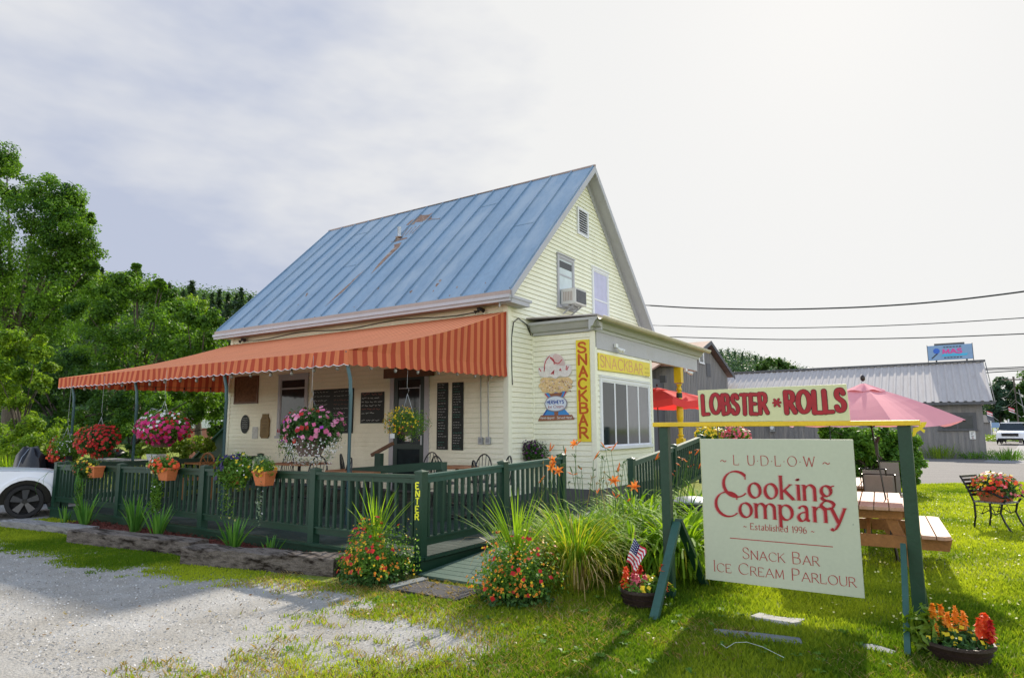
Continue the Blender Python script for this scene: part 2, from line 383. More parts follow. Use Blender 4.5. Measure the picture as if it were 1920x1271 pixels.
# ---------------------------------------------------------------- ground
def vnoise(x, y, s, seed=0, octv=3):
    tot = np.zeros_like(x); amp = 1; nrm = 0
    for o in range(octv):
        r = np.random.default_rng(seed+o*17); T = r.random((64, 64)); fx = x*s*2**o+seed; fy = y*s*2**o+seed*.7
        ix = np.floor(fx).astype(int); iy = np.floor(fy).astype(int); ax = fx-ix; ay = fy-iy
        ax = ax*ax*(3-2*ax); ay = ay*ay*(3-2*ay)
        g = lambda i, j: T[i % 64, j % 64]
        v = (g(ix, iy)*(1-ax)+g(ix+1, iy)*ax)*(1-ay)+(g(ix, iy+1)*(1-ax)+g(ix+1, iy+1)*ax)*ay
        tot += v*amp; nrm += amp; amp *= .55
    return tot/nrm
def grassmask(x, y):
    yb = np.interp(x, [-30, -13, -11, -8.7, -7.5, -6.7, -6.0, -4.6, -3.8, 30], [3.6, 3.75, 3.95, 3.85, 4.1, 4.25, 4.45, 4.6, 4.3, 3])
    xb = np.interp(y, [0, 3.2, 3.8, 4.6], [-3.9, -4.3, -4.8, -5.0])
    s = np.maximum((y-yb)/.38, (x-xb)/.75)
    n = vnoise(x, y, 1.1, 3, 5)-.5; n2 = vnoise(x, y, 5, 9, 3)-.5
    s = s+n*2.6+n2*2.6
    g = np.clip((s+.5)/1.7, 0, 1)
    # sparse yellowed patches on the near lawn side
    thin = np.clip(1.3-(x+4.2)/1.9, 0, 1)*np.clip((y-2.9)/1.0, .25, 1)*np.clip((5.15-y)/.9, 0, 1)*np.clip((x+7.5)/1.5, 0, 1)
    v = .6*vnoise(x, y, 1.6, 21, 4)+.4*vnoise(x, y, 9, 77, 3); g = g*(1-np.clip(thin*1.2, 0, 1)*np.clip((v-.36)/.22, 0, .86))
    # car park to the left of the deck
    g = np.where((x < -14.3) & (y > 4.9), np.clip((y-8.5-2*n)/1.2+.2*n2, 0, 1), g)
    return g
def lotedge(x): return 23.2+.85*x
def growth(a, s0, n, g): return [a+s0*(g**i-1)/(g-1) for i in range(1, n)]
xs = sorted([-17-v for v in growth(0, .1, 50, 1.15)]+list(np.arange(-17, 5.01, .075))+growth(5, .1, 50, 1.15))
ys = sorted([1-v for v in growth(0, .1, 42, 1.15)]+list(np.arange(1, 13.01, .075))+growth(13, .1, 54, 1.15))
X, Y = np.meshgrid(np.array(xs), np.array(ys)); gm = grassmask(X, Y)
near = (np.abs(X+6) < 12) & (Y > 0) & (Y < 14)
Z = np.where(near, (vnoise(X, Y, 1.7, 5, 3)-.5)*.02, 0)
nx, ny = X.shape[1], X.shape[0]
V = np.stack([X, Y, Z], -1).reshape(-1, 3).astype(np.float32)
ii = np.arange(nx*ny).reshape(ny, nx); F = np.stack([ii[:-1, :-1], ii[:-1, 1:], ii[1:, 1:], ii[1:, :-1]], -1).reshape(-1, 4)
me = bpy.data.meshes.new('ground'); me.vertices.add(len(V)); me.vertices.foreach_set('co', V.ravel())
me.loops.add(F.size); me.loops.foreach_set('vertex_index', F.ravel().astype(np.int32)); me.polygons.add(len(F)); me.polygons.foreach_set('loop_start', np.arange(0, F.size, 4, dtype=np.int32))
try: me.polygons.foreach_set('loop_total', np.full(len(F), 4, dtype=np.int32))
except Exception: pass
at = me.attributes.new('grass', 'FLOAT', 'POINT'); at.data.foreach_set('value', gm.ravel().astype(np.float32)); me.update(calc_edges=True)
mg, Nn, Ll = newmat('ground')
o_ = Nn.new('ShaderNodeOutputMaterial'); p_ = Nn.new('ShaderNodeBsdfPrincipled'); Ll.new(p_.outputs[0], o_.inputs[0]); p_.inputs['Roughness'].default_value = .95; p_.inputs['Specular IOR Level'].default_value = .15
t_ = Nn.new('ShaderNodeTexCoord').outputs['Object']
gr1 = ramp(Nn, Ll, noise(Nn, Ll, t_, 55, 3, .75), [(.25, (.17, .162, .15)), (.40, (.33, .32, .30)), (.58, (.41, .40, .38)), (.76, (.56, .55, .53))])
gr2 = ramp(Nn, Ll, noise(Nn, Ll, t_, 1.4, 4, .6), [(.3, (.74, .71, .66)), (.7, (1.0, 1.0, 1.0))])
gmix = Nn.new('ShaderNodeMixRGB'); gmix.blend_type = 'MULTIPLY'; gmix.inputs[0].default_value = 1; Ll.new(gr1, gmix.inputs[1]); Ll.new(gr2, gmix.inputs[2])
so1 = ramp(Nn, Ll, noise(Nn, Ll, t_, 30, 4, .7), [(.3, (.07, .10, .012)), (.5, (.16, .21, .02)), (.72, (.33, .30, .11))])
aa = Nn.new('ShaderNodeAttribute'); aa.attribute_name = 'grass'
nn_ = noise(Nn, Ll, t_, 16, 4, .7); mm = Nn.new('ShaderNodeMath'); mm.operation = 'MULTIPLY_ADD'; Ll.new(nn_, mm.inputs[0]); mm.inputs[1].default_value = 1.9; mm.inputs[2].default_value = -.95
m2 = Nn.new('ShaderNodeMath'); m2.operation = 'ADD'; Ll.new(mm.outputs[0], m2.inputs[0]); Ll.new(aa.outputs['Fac'], m2.inputs[1])
fr = ramp(Nn, Ll, m2.outputs[0], [(.38, (0, 0, 0)), (.85, (1, 1, 1))])
mf = Nn.new('ShaderNodeMixRGB'); Ll.new(fr, mf.inputs[0]); Ll.new(gmix.outputs[0], mf.inputs[1]); Ll.new(so1, mf.inputs[2]); Ll.new(mf.outputs[0], p_.inputs['Base Color'])
bn = Nn.new('ShaderNodeBump'); bn.inputs['Strength'].default_value = .7; bn.inputs['Distance'].default_value = .03; Ll.new(noise(Nn, Ll, t_, 38, 4, .7), bn.inputs['Height']); Ll.new(bn.outputs[0], p_.inputs['Normal'])
me.materials.append(mg); me.polygons.foreach_set('use_smooth', [True]*len(F))
tag(bpy.data.objects.new('ground', me), kind='structure'); COL.objects.link(bpy.data.objects['ground'])
# paved yard, road
mat('asphalt', (.135, .125, .12), .9, .15, .6, 30, bump=.4, bscale=40, dirt=(.13, .125, .12), dirtamt=.7, dscale=.35, stretch=(.5, 2.5, 1), dlo=.55)
mat('road_grey', (.19, .185, .19), .85, .08, .4, 20, bump=.2, dirt=(.24, .23, .23), dirtamt=.5, dscale=.2)
mat('road_paint', (.70, .68, .62), .7, .1); mat('road_yellow', (.66, .46, .08), .7, .1)
mb = MB(); P = [(-9.5, 25), (-3.4, 23.6), (-.5, 22.8), (2, 24.9), (9, 30), (60, 62), (60, 200), (-8, 200), (-8, 60), (-14, 42), (-14, 32)]
mb.quad(*[(x, y, .006) for x, y in P]); mb.build('paved_yard', 'asphalt', kind='structure')
mb = MB(); RDL = [(3.2, 52), (4.6, 62), (6.2, 80), (8, 110), (11, 160), (12, 260)]; RDR = [(12.5, 44), (12.5, 62), (14, 80), (16, 110), (20, 160), (25, 260)]
for i in range(5): mb.quad((*RDL[i], .012), (*RDR[i], .012), (*RDR[i+1], .012), (*RDL[i+1], .012))
mb.quad((1.5, 38, .012), (14, 30, .012), (12.5, 44, .012), (3.2, 52, .012))
mb.build('road', 'road_grey', kind='structure')
mb = MB()
for i in range(5):
    a = (Vector(RDL[i])+Vector(RDR[i]))/2; b = (Vector(RDL[i+1])+Vector(RDR[i+1]))/2
    for s in (-.12, .05): mb.quad((a.x+s, a.y, .018), (a.x+s+.08, a.y, .018), (b.x+s+.08, b.y, .018), (b.x+s, b.y, .018))
mb.build('road_marking', 'road_yellow', kind='structure')
# mulch bed
mb = MB(); n = 44; 
for i in range(n):
    x0 = -12.9+i*(7.2/n); x1 = x0+7.2/n
    for j in range(6):
        yl = 5.06+max(0, x0+8)*.13; y0 = yl+(5.88-yl)*j/6; y1 = yl+(5.88-yl)*(j+1)/6
        h = lambda x, y: .035+.05*float(vnoise(np.array([x]), np.array([y]), 4, 2, 3)[0])
        mb.quad((x0, y0, h(x0, y0)), (x1, y0, h(x1, y0)), (x1, y1, h(x1, y1)), (x0, y1, h(x0, y1)))
mb.build('mulch_bed', 'mulch', kind='structure')
npts = 5200; px_ = RNG.uniform(-12.8, -5.8, npts); py_ = 5.06+np.maximum(0, px_+8)*.13; py_ = py_+(5.86-py_)*RNG.random(npts)
tag(npmesh('mulch_chips', leaves(np.stack([px_, py_, RNG.uniform(.06, .10, npts)], 1), np.tile([[0, 0, 1.]], (npts, 1)), .045, .35, .5), 4, 'mulch'), kind='stuff', label='red bark mulch strewn between the old beams and the green deck', cat='mulch')
# stones in the gravel
npts = 9000; gx = RNG.uniform(-13, -2.6, npts); gy = 2.2+RNG.random(npts)**1.3*2.6; k = grassmask(gx, gy) < .55
gx, gy = gx[k], gy[k]; P = np.stack([gx, gy, np.full(len(gx), .012)], 1); leafmat('pebble', (.26, .25, .24), (.54, .53, .51), 0, rough=.9, spec=.2)
tag(npmesh('gravel_stones', discs(P, np.tile([[0, 0, 1.]], (len(P), 1)), .016, 5, .6), 5, 'pebble'), kind='stuff', label='loose pale pebbles scattered over the gravel parking area', cat='gravel')
# ---------------------------------------------------------------- grass
def blades(x, y, h, wd, seed, mt='lawn', name='grass', label='', z=0, lean=.45, shade=None):
    n = len(x); a = RNG.uniform(0, 6.28, n); hh = h*RNG.uniform(.5, 1.3, n); ww = wd*RNG.uniform(.7, 1.3, n)
    P = np.stack([x, y, np.full(n, float(z))], 1); sd = np.stack([np.cos(a), np.sin(a), np.zeros(n)], 1)*ww[:, None]/2
    b = RNG.uniform(0, 6.28, n); tip = np.stack([np.cos(b)*lean*hh, np.sin(b)*lean*hh, hh], 1)
    mid = P+tip*.55*np.array([.6, .6, 1.05])
    V = np.stack([P-sd, P+sd, mid+sd*.8, P+tip, mid-sd*.8], 1).reshape(-1, 3)
    if shade is None: shade = np.clip(.15+.9*(vnoise(x, y, 1.3, 31, 3)-.1)*.9+RNG.normal(0, .16, n), 0, 1)
    o = npmesh(name, V, 5, mt, shade=shade); return tag(o, label, 'grass', kind='stuff')
def scatter(x0, x1, y0, y1, dens):
    n = int((x1-x0)*(y1-y0)*dens); return RNG.uniform(x0, x1, n), RNG.uniform(y0, y1, n)
def infrust(x, y, mg=1.55):
    d = np.stack([x, y, np.full(len(x), -CAMH)], 1); f = d@np.array(FW); u = d@np.array(RT)/np.maximum(f, .1)*FPX
    return (f > 1.5) & (u > -1080) & (u < 960*mg)
parts_ = []
for x0, x1, y0, y1, dn in ((-14, -3.2, 3.2, 5.1, 3800), (-3.2, 2.6, 2.0, 6, 6000), (-7, -3.2, 2.2, 3.2, 4000), (-4.6, -3.2, 5.1, 6, 4500), (-4.6, 3.6, 6, 9, 3600), (-5, 5, 9, 14, 1500), (-5, 8, 14, 29, 620), (-14.4, -12.8, 5, 6.3, 1500)):
    x, y = scatter(x0, x1, y0, y1, dn); g = grassmask(x, y)
    k = infrust(x, y) & (RNG.random(len(x)) < np.clip(g*1.15-.12, 0, 1)) & (y < lotedge(x))
    k &= ~((y > 5.02) & (x > -12.8) & (x < -4.75)) & ~((x > -5.1) & (x < -3.95) & (y > 5.72) & (y < 11.5))
    k &= ~((np.abs(x+4.42) < .42) & (np.abs(y-5.40) < .26))
    k &= ~((np.hypot((x+1.33)/.24, (y-6.12)/.085) < 1) | ((np.abs(x+1.35) < .34) & (np.abs(y-5.61-.13*(x+1.35)) < .05)) | ((np.abs(x+.52) < .13) & (np.abs(y-5.76) < .05)))
    parts_.append((x[k], y[k]))
x = np.concatenate([p[0] for p in parts_]); y = np.concatenate([p[1] for p in parts_])
hgt = .033*(.75+.9*vnoise(x, y, 1.0, 8, 3))*np.clip(.55+(x+6)/5, .65, 1)
dist = np.hypot(x, y)
print('blades', len(x))
sh_ = np.clip(.24+1.0*(vnoise(x, y, .8, 31, 5)-.42)*2.3+RNG.normal(0, .17, len(x))+np.clip((dist-6)*.02, 0, .25), 0, 1)
blades(x, y, hgt, .0075+.0012*np.clip(dist-4, 0, 20), 1, label='short green lawn with thin worn edges beside the gravel', shade=sh_)
x, y = scatter(-6.5, .8, 2.3, 5.8, 900); k = infrust(x, y) & (grassmask(x, y) > .2) & (vnoise(x, y, 1.8, 44, 4) > .50-.14*(x < -2.2))
blades(x[k], y[k], .045, .007, 2, mt='blade_tan', name='dry_grass', label='dry straw coloured blades among the near lawn', lean=1.2)
# ---------------------------------------------------------------- faces of buildings
class Face:
    """A: plane y=c facing -Y (u = x); B: plane x=c facing +X (u = y)"""
    def __init__(s, ax, c): s.ax = ax; s.c = c
    def p(s, u, v, d=0): return (u, s.c-d, v) if s.ax == 'A' else (s.c+d, u, v)
    def px(s, x, y, d=0):
        q = ony(s.c-d, x, y) if s.ax == 'A' else onx(s.c+d, x, y); return (q.x, q.z) if s.ax == 'A' else (q.y, q.z)
    def box(s, mb, u0, u1, v0, v1, d0, d1, mi=0):
        a = s.p(u0, v0, d0); b = s.p(u1, v1, d1); return mb.box([min(a[i], b[i]) for i in range(3)], [max(a[i], b[i]) for i in range(3)], mi)
    def poly(s, mb, pts, d0, d1, mi=0):
        P = [s.p(u, v, d0) for u, v in pts]; a = Vector(s.p(0, 0, d1))-Vector(s.p(0, 0, d0)); return mb.prism(P, a, mi)
def siding(mb, F, u0, u1, z0, z1, e=.112):
    z = z0
    while z < z1-.005:
        zt = min(z+e, z1); a0, b0 = u0(z), u1(z); a1, b1 = u0(zt), u1(zt)
        if b0-a0 > .01:
            b1 = max(b1, a1+.001)
            g_ = zt-.012; mb.add([F.p(a0, z, .020), F.p(b0, z, .020), F.p(b1, g_, .004), F.p(a1, g_, .004), F.p(a0, z, -.009), F.p(b0, z, -.009), F.p(a1, g_, -.009), F.p(b1, g_, -.009)], [(0, 1, 2, 3), (4, 5, 1, 0), (3, 2, 7, 6)])
        z = zt
K = lambda c: (lambda z: c)
# ---------------------------------------------------------------- snack bar house
XR, XL, YF, YB, YRG, ZRG, ZE = -7.84, -18.0, 11.83, 19.57, 15.70, 8.87, 4.62
XG = -7.50
house = thing('snack_bar_house', (XR, YF, 0), 'cream clapboard cottage with steep blue metal roof and snack bar bay', 'house')
FA = Face('A', YF); FB = Face('B', XR)
mb = MB(); siding(mb, FA, K(XL), K(XR), .22, 4.40)
siding(mb, FB, K(YF), K(YB), .22, 4.58)
slope = (ZRG-.10-ZE)/(YRG-11.45)
zw = lambda y: ZRG-.22-abs(y-YRG)*slope
siding(mb, FB, lambda z: max(YF, YRG-(ZRG-.22-z)/slope), lambda z: min(YB, YRG+(ZRG-.22-z)/slope), 4.58, ZRG-.24)
mb.box((XL+.01, YF+.01, 0), (XR-.01, YB, 4.4)); mb.prism([(XR-.012, YF+.02, 4.4), (XR-.012, YB, 4.4), (XR-.012, YRG, ZRG-.3)], (XL-XR+.02, 0, 0))
mb.build('wall', 'cream', house, world=True)
mb = MB(); mb.box((XL-.01, YF-.03, 0), (XR+.03, YB+.01, .22)); mb.build('foundation', 'barn_dark', house, world=True)
mb = MB(); mb.box((XL-.02, YF-.025, .2), (XL+.11, YF-.001, 4.4)); mb.build('corner_board', 'cream_trim', house, world=True)
mb = MB(); mb.box((XR-.11, YF-.025, .2), (XR+.02, YF-.001, 4.4))
mb.box((XR+.001, YF-.024, .2), (XR+.026, YF+.10, 4.5))
mb.build('corner_board', 'cream_trim', house, world=True)
# roof
def slope_pt(x, t, side=-1, off=0):     # t 0 eave .. 1 ridge
    y = 11.45+(YRG-11.45)*t; z = ZE+(ZRG-ZE)*t
    if side > 0: y = 2*YRG-y
    n = Vector((0, side*(ZRG-ZE), YRG-11.45)).normalized(); return Vector((x, y, z))+n*off
RXL, RXR = -18.28, XG
mb = MB()
for sd in (-1, 1):
    q = [slope_pt(RXL, 0, sd), slope_pt(RXR, 0, sd), slope_pt(RXR, 1, sd), slope_pt(RXL, 1, sd)]
    if sd > 0: q = q[::-1]
    mb.prism([v+Vector((0, 0, -.10)) for v in q][::-1], (0, 0, .10))
roof = mb.build('roof', 'roof_blue', house, world=True)
mb = MB(); sx0 = RXL+.08; ns = 16; sp = (RXR-.03-sx0)/(ns)
for i in range(ns+1):
    x = sx0+i*sp
    for sd in (-1, 1):
        mb.prism([slope_pt(x-.012, .002, sd, .0), slope_pt(x+.012, .002, sd, .0), slope_pt(x+.012, .995, sd, .0), slope_pt(x-.012, .995, sd, .0)], Vector(slope_pt(0, 0, sd, .042))-Vector(slope_pt(0, 0, sd, 0)))
for i, t in ((3, .84), (8, .80), (11, .82), (14, .52), (5, .45)):
    x = sx0+i*sp; mb.prism([slope_pt(x, t, -1, 0), slope_pt(x+sp, t, -1, 0), slope_pt(x+sp, t+.006, -1, 0), slope_pt(x, t+.006, -1, 0)], Vector(slope_pt(0, 0, -1, .012))-Vector(slope_pt(0, 0, -1, 0)))
mb.build('roof_seam', 'roof_blue', roof, world=True)
mb = MB(); mb.tube([(RXL-.02, YRG, ZRG+.01), (RXR+.03, YRG, ZRG+.01)], .035, 6); mb.build('ridge_cap', 'fascia_pink', roof, world=True)
# flaked paint and rust: irregular thin scabs of bare metal
def roofuv(px, py):
    # intersect pixel ray with front slope
    a = slope_pt(0, 0, -1, .003); n = Vector((0, -(ZRG-ZE), YRG-11.45)).normalized(); d = ray(px, py)
    t = (a-CAMP).dot(n)/d.dot(n); q = CAMP+d*t; return q
def scab(pp): MB().quad(*[roofuv(*p) for p in pp]).build('rust_patch', 'rust', roof, world=True)
Z3 = lambda pts: [(400+x/3.4286, 300+y/3.4286) for x, y in pts]
scab(Z3([(1238, 420), (1270, 390), (1300, 375), (1325, 348), (1345, 355), (1385, 352), (1412, 338), (1400, 378), (1350, 385), (1345, 398), (1300, 400), (1290, 415)]))
scab(Z3([(1345, 385), (1460, 372), (1455, 380), (1350, 392)]))
scab(Z3([(1160, 545), (1210, 530), (1195, 560), (1130, 620), (1060, 690), (1010, 735), (1060, 670), (1120, 605), (1165, 560)]))
scab(Z3([(925, 752), (935, 755), (870, 820), (790, 880), (712, 948), (780, 880), (850, 815)]))
scab(Z3([(990, 690), (996, 693), (900, 775), (890, 776)]))
scab(Z3([(1140, 525), (1240, 498), (1250, 504), (1180, 522), (1150, 535)]))
for o_ in (0, 26, 52, 78): scab(Z3([(1250+o_, 438-o_*.25), (1254+o_, 438-o_*.25), (1215+o_*.8, 490-o_*.2), (1211+o_*.8, 490-o_*.2)]))
for cx, cy, s in ((1060, 825, 18), (1270, 848, 26), (1440, 800, 30), (1460, 775, 24), (1565, 818, 18), (1520, 870, 14), (600, 865, 22), (545, 930, 10), (650, 1010, 10), (1750, 790, 12), (905, 945, 9), (1415, 840, 16)):
    pts = []
    for k in range(9):
        a = k*.698; r = s*random.uniform(.35, 1); x = math.cos(a)*r*.55; y = math.sin(a)*r*.30; pts.append((cx+x*1-y*.4+y, cy+y-x*.9))
    scab(Z3(pts))
q = roofuv(400+1195/3.43, 300+505/3.43)
mb = MB(); mb.tube([q+Vector((0, 0, -.1)), q+Vector((0, 0, .36))], .062, 14); mb.build('vent_pipe', 'white_plastic', house, world=True, smooth=True)
mb = MB(); mb.tube([q+Vector((0, 0, -.12)), q+Vector((0, 0, .04))], .12, 10); mb.build('flashing', 'rust', bpy.data.objects['vent_pipe'], world=True)
# cornice + gutter front
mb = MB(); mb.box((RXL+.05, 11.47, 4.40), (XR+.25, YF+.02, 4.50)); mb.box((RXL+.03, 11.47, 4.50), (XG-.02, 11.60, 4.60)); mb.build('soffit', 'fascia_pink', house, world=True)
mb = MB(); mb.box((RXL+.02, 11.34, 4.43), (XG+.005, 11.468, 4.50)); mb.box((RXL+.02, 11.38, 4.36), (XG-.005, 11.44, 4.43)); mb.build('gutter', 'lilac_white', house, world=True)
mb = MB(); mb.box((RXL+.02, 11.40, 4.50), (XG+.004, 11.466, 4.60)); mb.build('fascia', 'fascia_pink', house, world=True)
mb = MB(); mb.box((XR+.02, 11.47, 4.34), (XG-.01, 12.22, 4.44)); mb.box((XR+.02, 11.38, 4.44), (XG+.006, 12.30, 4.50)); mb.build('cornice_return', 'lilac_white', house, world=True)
# rake boards and soffits on the gable end
mb = MB()
for sd in (-1, 1):
    a, b = slope_pt(XG, 0, sd), slope_pt(XG, 1, sd)
    d = Vector((0, 0, -.19)); 
    mb.prism([a+d, a+Vector((0, 0, -.004)), b+Vector((0, 0, -.004)), b+d], (.03, 0, 0))
    a2, b2 = slope_pt(XR, 0, sd), slope_pt(XR, 1, sd)
    mb.prism([a2+Vector((.018, 0, -.36)), a2+Vector((.018, 0, -.11)), b2+Vector((.018, 0, -.11)), b2+Vector((.018, 0, -.36))], (.022, 0, 0))
    mb.prism([a2+Vector((.02, 0, -.13)), a+Vector((0, 0, -.13)), b+Vector((0, 0, -.13)), b2+Vector((.02, 0, -.13))], (0, 0, .024))
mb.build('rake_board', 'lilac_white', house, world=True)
def window(F, parent, u0, u1, v0, v1, glass, name='window', cols=1, meet=.5, fw=.075, trim='trim_white', hood=True, gl=None):
    mb = MB()
    F.box(mb, u0, u0+fw, v0, v1, .005, .05); F.box(mb, u1-fw, u1, v0, v1, .005, .05)
    F.box(mb, u0+fw, u1-fw, v1-fw, v1, .005, .05); F.box(mb, u0-.03, u1+.03, v0-.04, v0+.03, .004, .085)
    if hood: F.box(mb, u0-.02, u1+.02, v1, v1+.03, .006, .075)
    fr = mb.build(name, trim, parent, world=True)
    cw = (u1-u0-2*fw)/cols
    for c in range(cols):
        a = u0+fw+c*cw; b = a+cw; mb = MB()
        s = .035
        F.box(mb, a+.001, a+s, v0+.03, v1-fw, .012, .036); F.box(mb, b-s, b-.001, v0+.03, v1-fw, .012, .036)
        F.box(mb, a+s, b-s, v1-fw-s, v1-fw, .012, .036); F.box(mb, a+s, b-s, v0+.03, v0+.03+s, .012, .036)
        if meet:
            vm = v0+(v1-v0)*meet; F.box(mb, a+s, b-s, vm-.02, vm+.02, .012, .038)
        mb.build('sash', trim, fr, world=True)
        mb = MB(); F.box(mb, a+s-.004, b-s+.004, v0+.05, v1-fw-.01, .010, .028); mb.build('pane', (gl[c] if gl else glass), fr, world=True)
    return fr
window(FB, house, 14.05, 14.95, 4.70, 6.05, 'glass_pale', meet=.62, trim='lilac_white')
window(FB, house, 16.04, 17.10, 4.72, 6.12, 'glass_curtain', meet=.36, trim='trim_white')
FBa = Face('B', XR); mb = MB(); FBa.box(mb, 14.17, 14.83, 5.72, 5.90, .0285, .031); mb.build('dark_gap_pane', 'glass', [o for o in house.children if o.name.startswith('window')][0], world=True).name = 'upper_pane'
# gable louvre
mb = MB(); y0, y1, z0, z1 = 15.20, 15.84, 6.86, 7.62
for a in ((y0, y0+.06, z0, z1), (y1-.06, y1, z0, z1), (y0+.06, y1-.06, z1-.06, z1), (y0+.06, y1-.06, z0, z0+.06)): FB.box(mb, a[0], a[1], a[2], a[3], .01, .06)
lv = mb.build('gable_vent', 'trim_white', house, world=True)
mb = MB(); FB.box(mb, y0+.06, y1-.06, z0+.06, z1-.06, .017, .021); mb.build('vent_backing', 'dark_gap', lv, world=True)
mb = MB()
for i in range(9):
    z = z0+.075+i*.068; mb.prism([(XR+.022, y0+.06, z+.03), (XR+.055, y0+.06, z), (XR+.055, y0+.06, z+.014), (XR+.022, y0+.06, z+.044)], (0, y1-y0-.12, 0))
mb.build('slat', 'trim_white', lv, world=True)
# porch window + door on the long wall
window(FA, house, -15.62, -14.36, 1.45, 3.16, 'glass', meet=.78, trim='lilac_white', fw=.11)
mb = MB()
for a in ((-11.30, -11.17, .2, 2.99), (-10.19, -10.06, .2, 2.99), (-11.30, -10.06, 2.99, 3.08)): FA.box(mb, *a, .004, .055)
dr = mb.build('door', 'lilac_white', house, world=True)
mb = MB()
for a in ((-11.165, -11.04, .22, 2.985), (-10.32, -10.195, .22, 2.985), (-11.04, -10.32, 2.84, 2.985), (-11.04, -10.32, 1.18, 1.30), (-11.04, -10.32, .22, .42)): FA.box(mb, *a, .012, .045)
mb.build('door_leaf', 'door_green', dr, world=True)
mb = MB(); FA.box(mb, -11.04, -10.32, 1.30, 2.84, .010, .030); FA.box(mb, -11.04, -10.32, .42, 1.18, .010, .028); mb.build('screen', 'glass', dr, world=True)
mb = MB(); FA.box(mb, -11.02, -10.34, 2.62, 2.64, .030, .040); FA.box(mb, -10.35, -10.33, 1.5, 2.7, .030, .036); mb.build('door_bar', 'grey_metal', dr, world=True)
mb = MB(); FA.box(mb, -10.28, -10.24, 1.28, 1.5, .045, .07); mb.build('handle', 'grey_metal', dr, world=True)
mb = MB(); FA.box(mb, -10.80, -10.60, 1.36, 1.50, .031, .036); mb.build('paper_note', 'paper_white', dr, world=True)
# ---- bay
BX, BY0, BY1 = -6.25, 12.86, 16.20
FBA = Face('A', BY0); FBB = Face('B', BX)
bay = thing('x', (0, 0, 0), '', ''); bpy.data.objects.remove(bay)
mb = MB(); siding(mb, FBA, K(XR), K(BX), .35, 3.78, .118); siding(mb, FBB, K(BY0), K(BY1), .35, 3.40, .118)
mb.box((XR, BY0+.01, .1), (BX-.01, BY1, 3.8))
bay = mb.build('bay_wall', 'cream', house, world=True)
mb = MB(); mb.box((BX-.09, BY0-.026, .2), (BX+.026, BY0-.001, 3.78)); mb.box((BX+.001, BY0-.024, .2), (BX+.025, BY0+.09, 3.42)); mb.build('corner_board', 'cream_trim', house, world=True)
mb = MB(); mb.box((BX+.001, BY1-.1, .2), (BX+.025, BY1+.02, 3.4)); mb.build('corner_board', 'cream_trim', house, world=True)
mb = MB(); mb.box((XR, BY0-.022, .3), (XR+.05, BY0-.002, 3.78)); mb.build('corner_board', 'cream_trim', house, world=True)
mb = MB(); mb.box((XR+.03, BY0-.03, 0), (BX+.03, BY1+.02, .35)); mb.build('foundation', 'barn_dark', house, world=True)
# frieze under bay eave, porch beam, roof
mb = MB(); FBB.box(mb, BY0+.09, 20.1, 3.40, 3.78, -.10, .02); mb.build('porch_beam', 'lilac_white', house, world=True)
GX = -6.02
mb = MB()
mb.prism([(XR+.02, BY0-.30, 4.15), (GX, BY0-.30, 4.07), (GX, 20.35, 4.07), (XR+.02, 20.35, 4.15)], (0, 0, .03)); br = mb.build('bay_roof', 'tin_roof', house, world=True)
mb = MB()
prof = [(0, 3.78), (.05, 3.78), (.05, 3.84), (.12, 3.86), (.20, 3.97), (.26, 4.0), (.26, 4.06), (0, 4.06)]
mb.prism([(XR+.045, BY0-p, z) for p, z in prof], (GX-.02-XR-.045, 0, 0)); pass
mb.prism([(BX+p*.8, BY0-.255, z) for p, z in prof], (0, 20.3-BY0+.255, 0)); mb.build('cornice', 'pipe_grey', house, world=True)
mb = MB(); gp = [(GX+.01+.075+.075*math.cos(a), 4.05+.085*math.sin(a)) for a in [math.pi+math.pi*i/8 for i in range(9)]]
mb.prism([(x, BY0-.31, z) for x, z in gp]+[(x-.004*(1 if x > GX+.08 else -1), BY0-.31, z+.006) for x, z in gp[::-1]], (0, 20.42-BY0+.31, 0))
mat('gutter_tan', (.50, .45, .33), .5, .12, 2, 30, dirt=(.30, .20, .11), dirtamt=.7, dscale=3, dlo=.55); mb.build('gutter', 'gutter_tan', house, world=True)
mb = MB(); mb.box((XR+.03, BY1+.02, 3.76), (BX-.1, 20.1, 3.79)); mb.build('porch_ceiling', 'fascia_pink', house, world=True)
window(FBB, house, 13.06, 15.98, 1.22, 2.78, 'glass', cols=4, meet=0, gl=['glass', 'glass', 'glass_blind', 'glass_blind'], trim='trim_white')
# porch post
pp = [(.085, 0), (.085, 1.35), (.06, 1.40), (.095, 1.44), (.06, 1.48), (.06, 1.62), (.085, 1.66), (.055, 1.70), (.10, 1.95), (.10, 2.15), (.07, 2.5), (.055, 2.62), (.085, 2.66), (.05, 2.70), (.085, 2.74), (.07, 2.80), (.05, 2.84), (.09, 2.92), (.09, 3.5)]
mb = MB(); mb.lathe(pp[1:-1], (BX-.06, 18.55, 0), 16); mb.box((BX-.165, 18.445, 0), (BX+.045, 18.655, 1.35)); mb.box((BX-.165, 18.445, 2.95), (BX+.045, 18.655, 3.40)); po = mb.build('porch_post', 'yellow_paint', house, world=True)
for r_, a_, b_ in ((.092, 1.66, 1.78), (.085, 2.52, 2.66)): mb = MB(); mb.lathe([(r_, a_), (r_, b_)], (BX-.06, 18.55, 0), 16); mb.build('post_band', 'post_band', po, world=True)
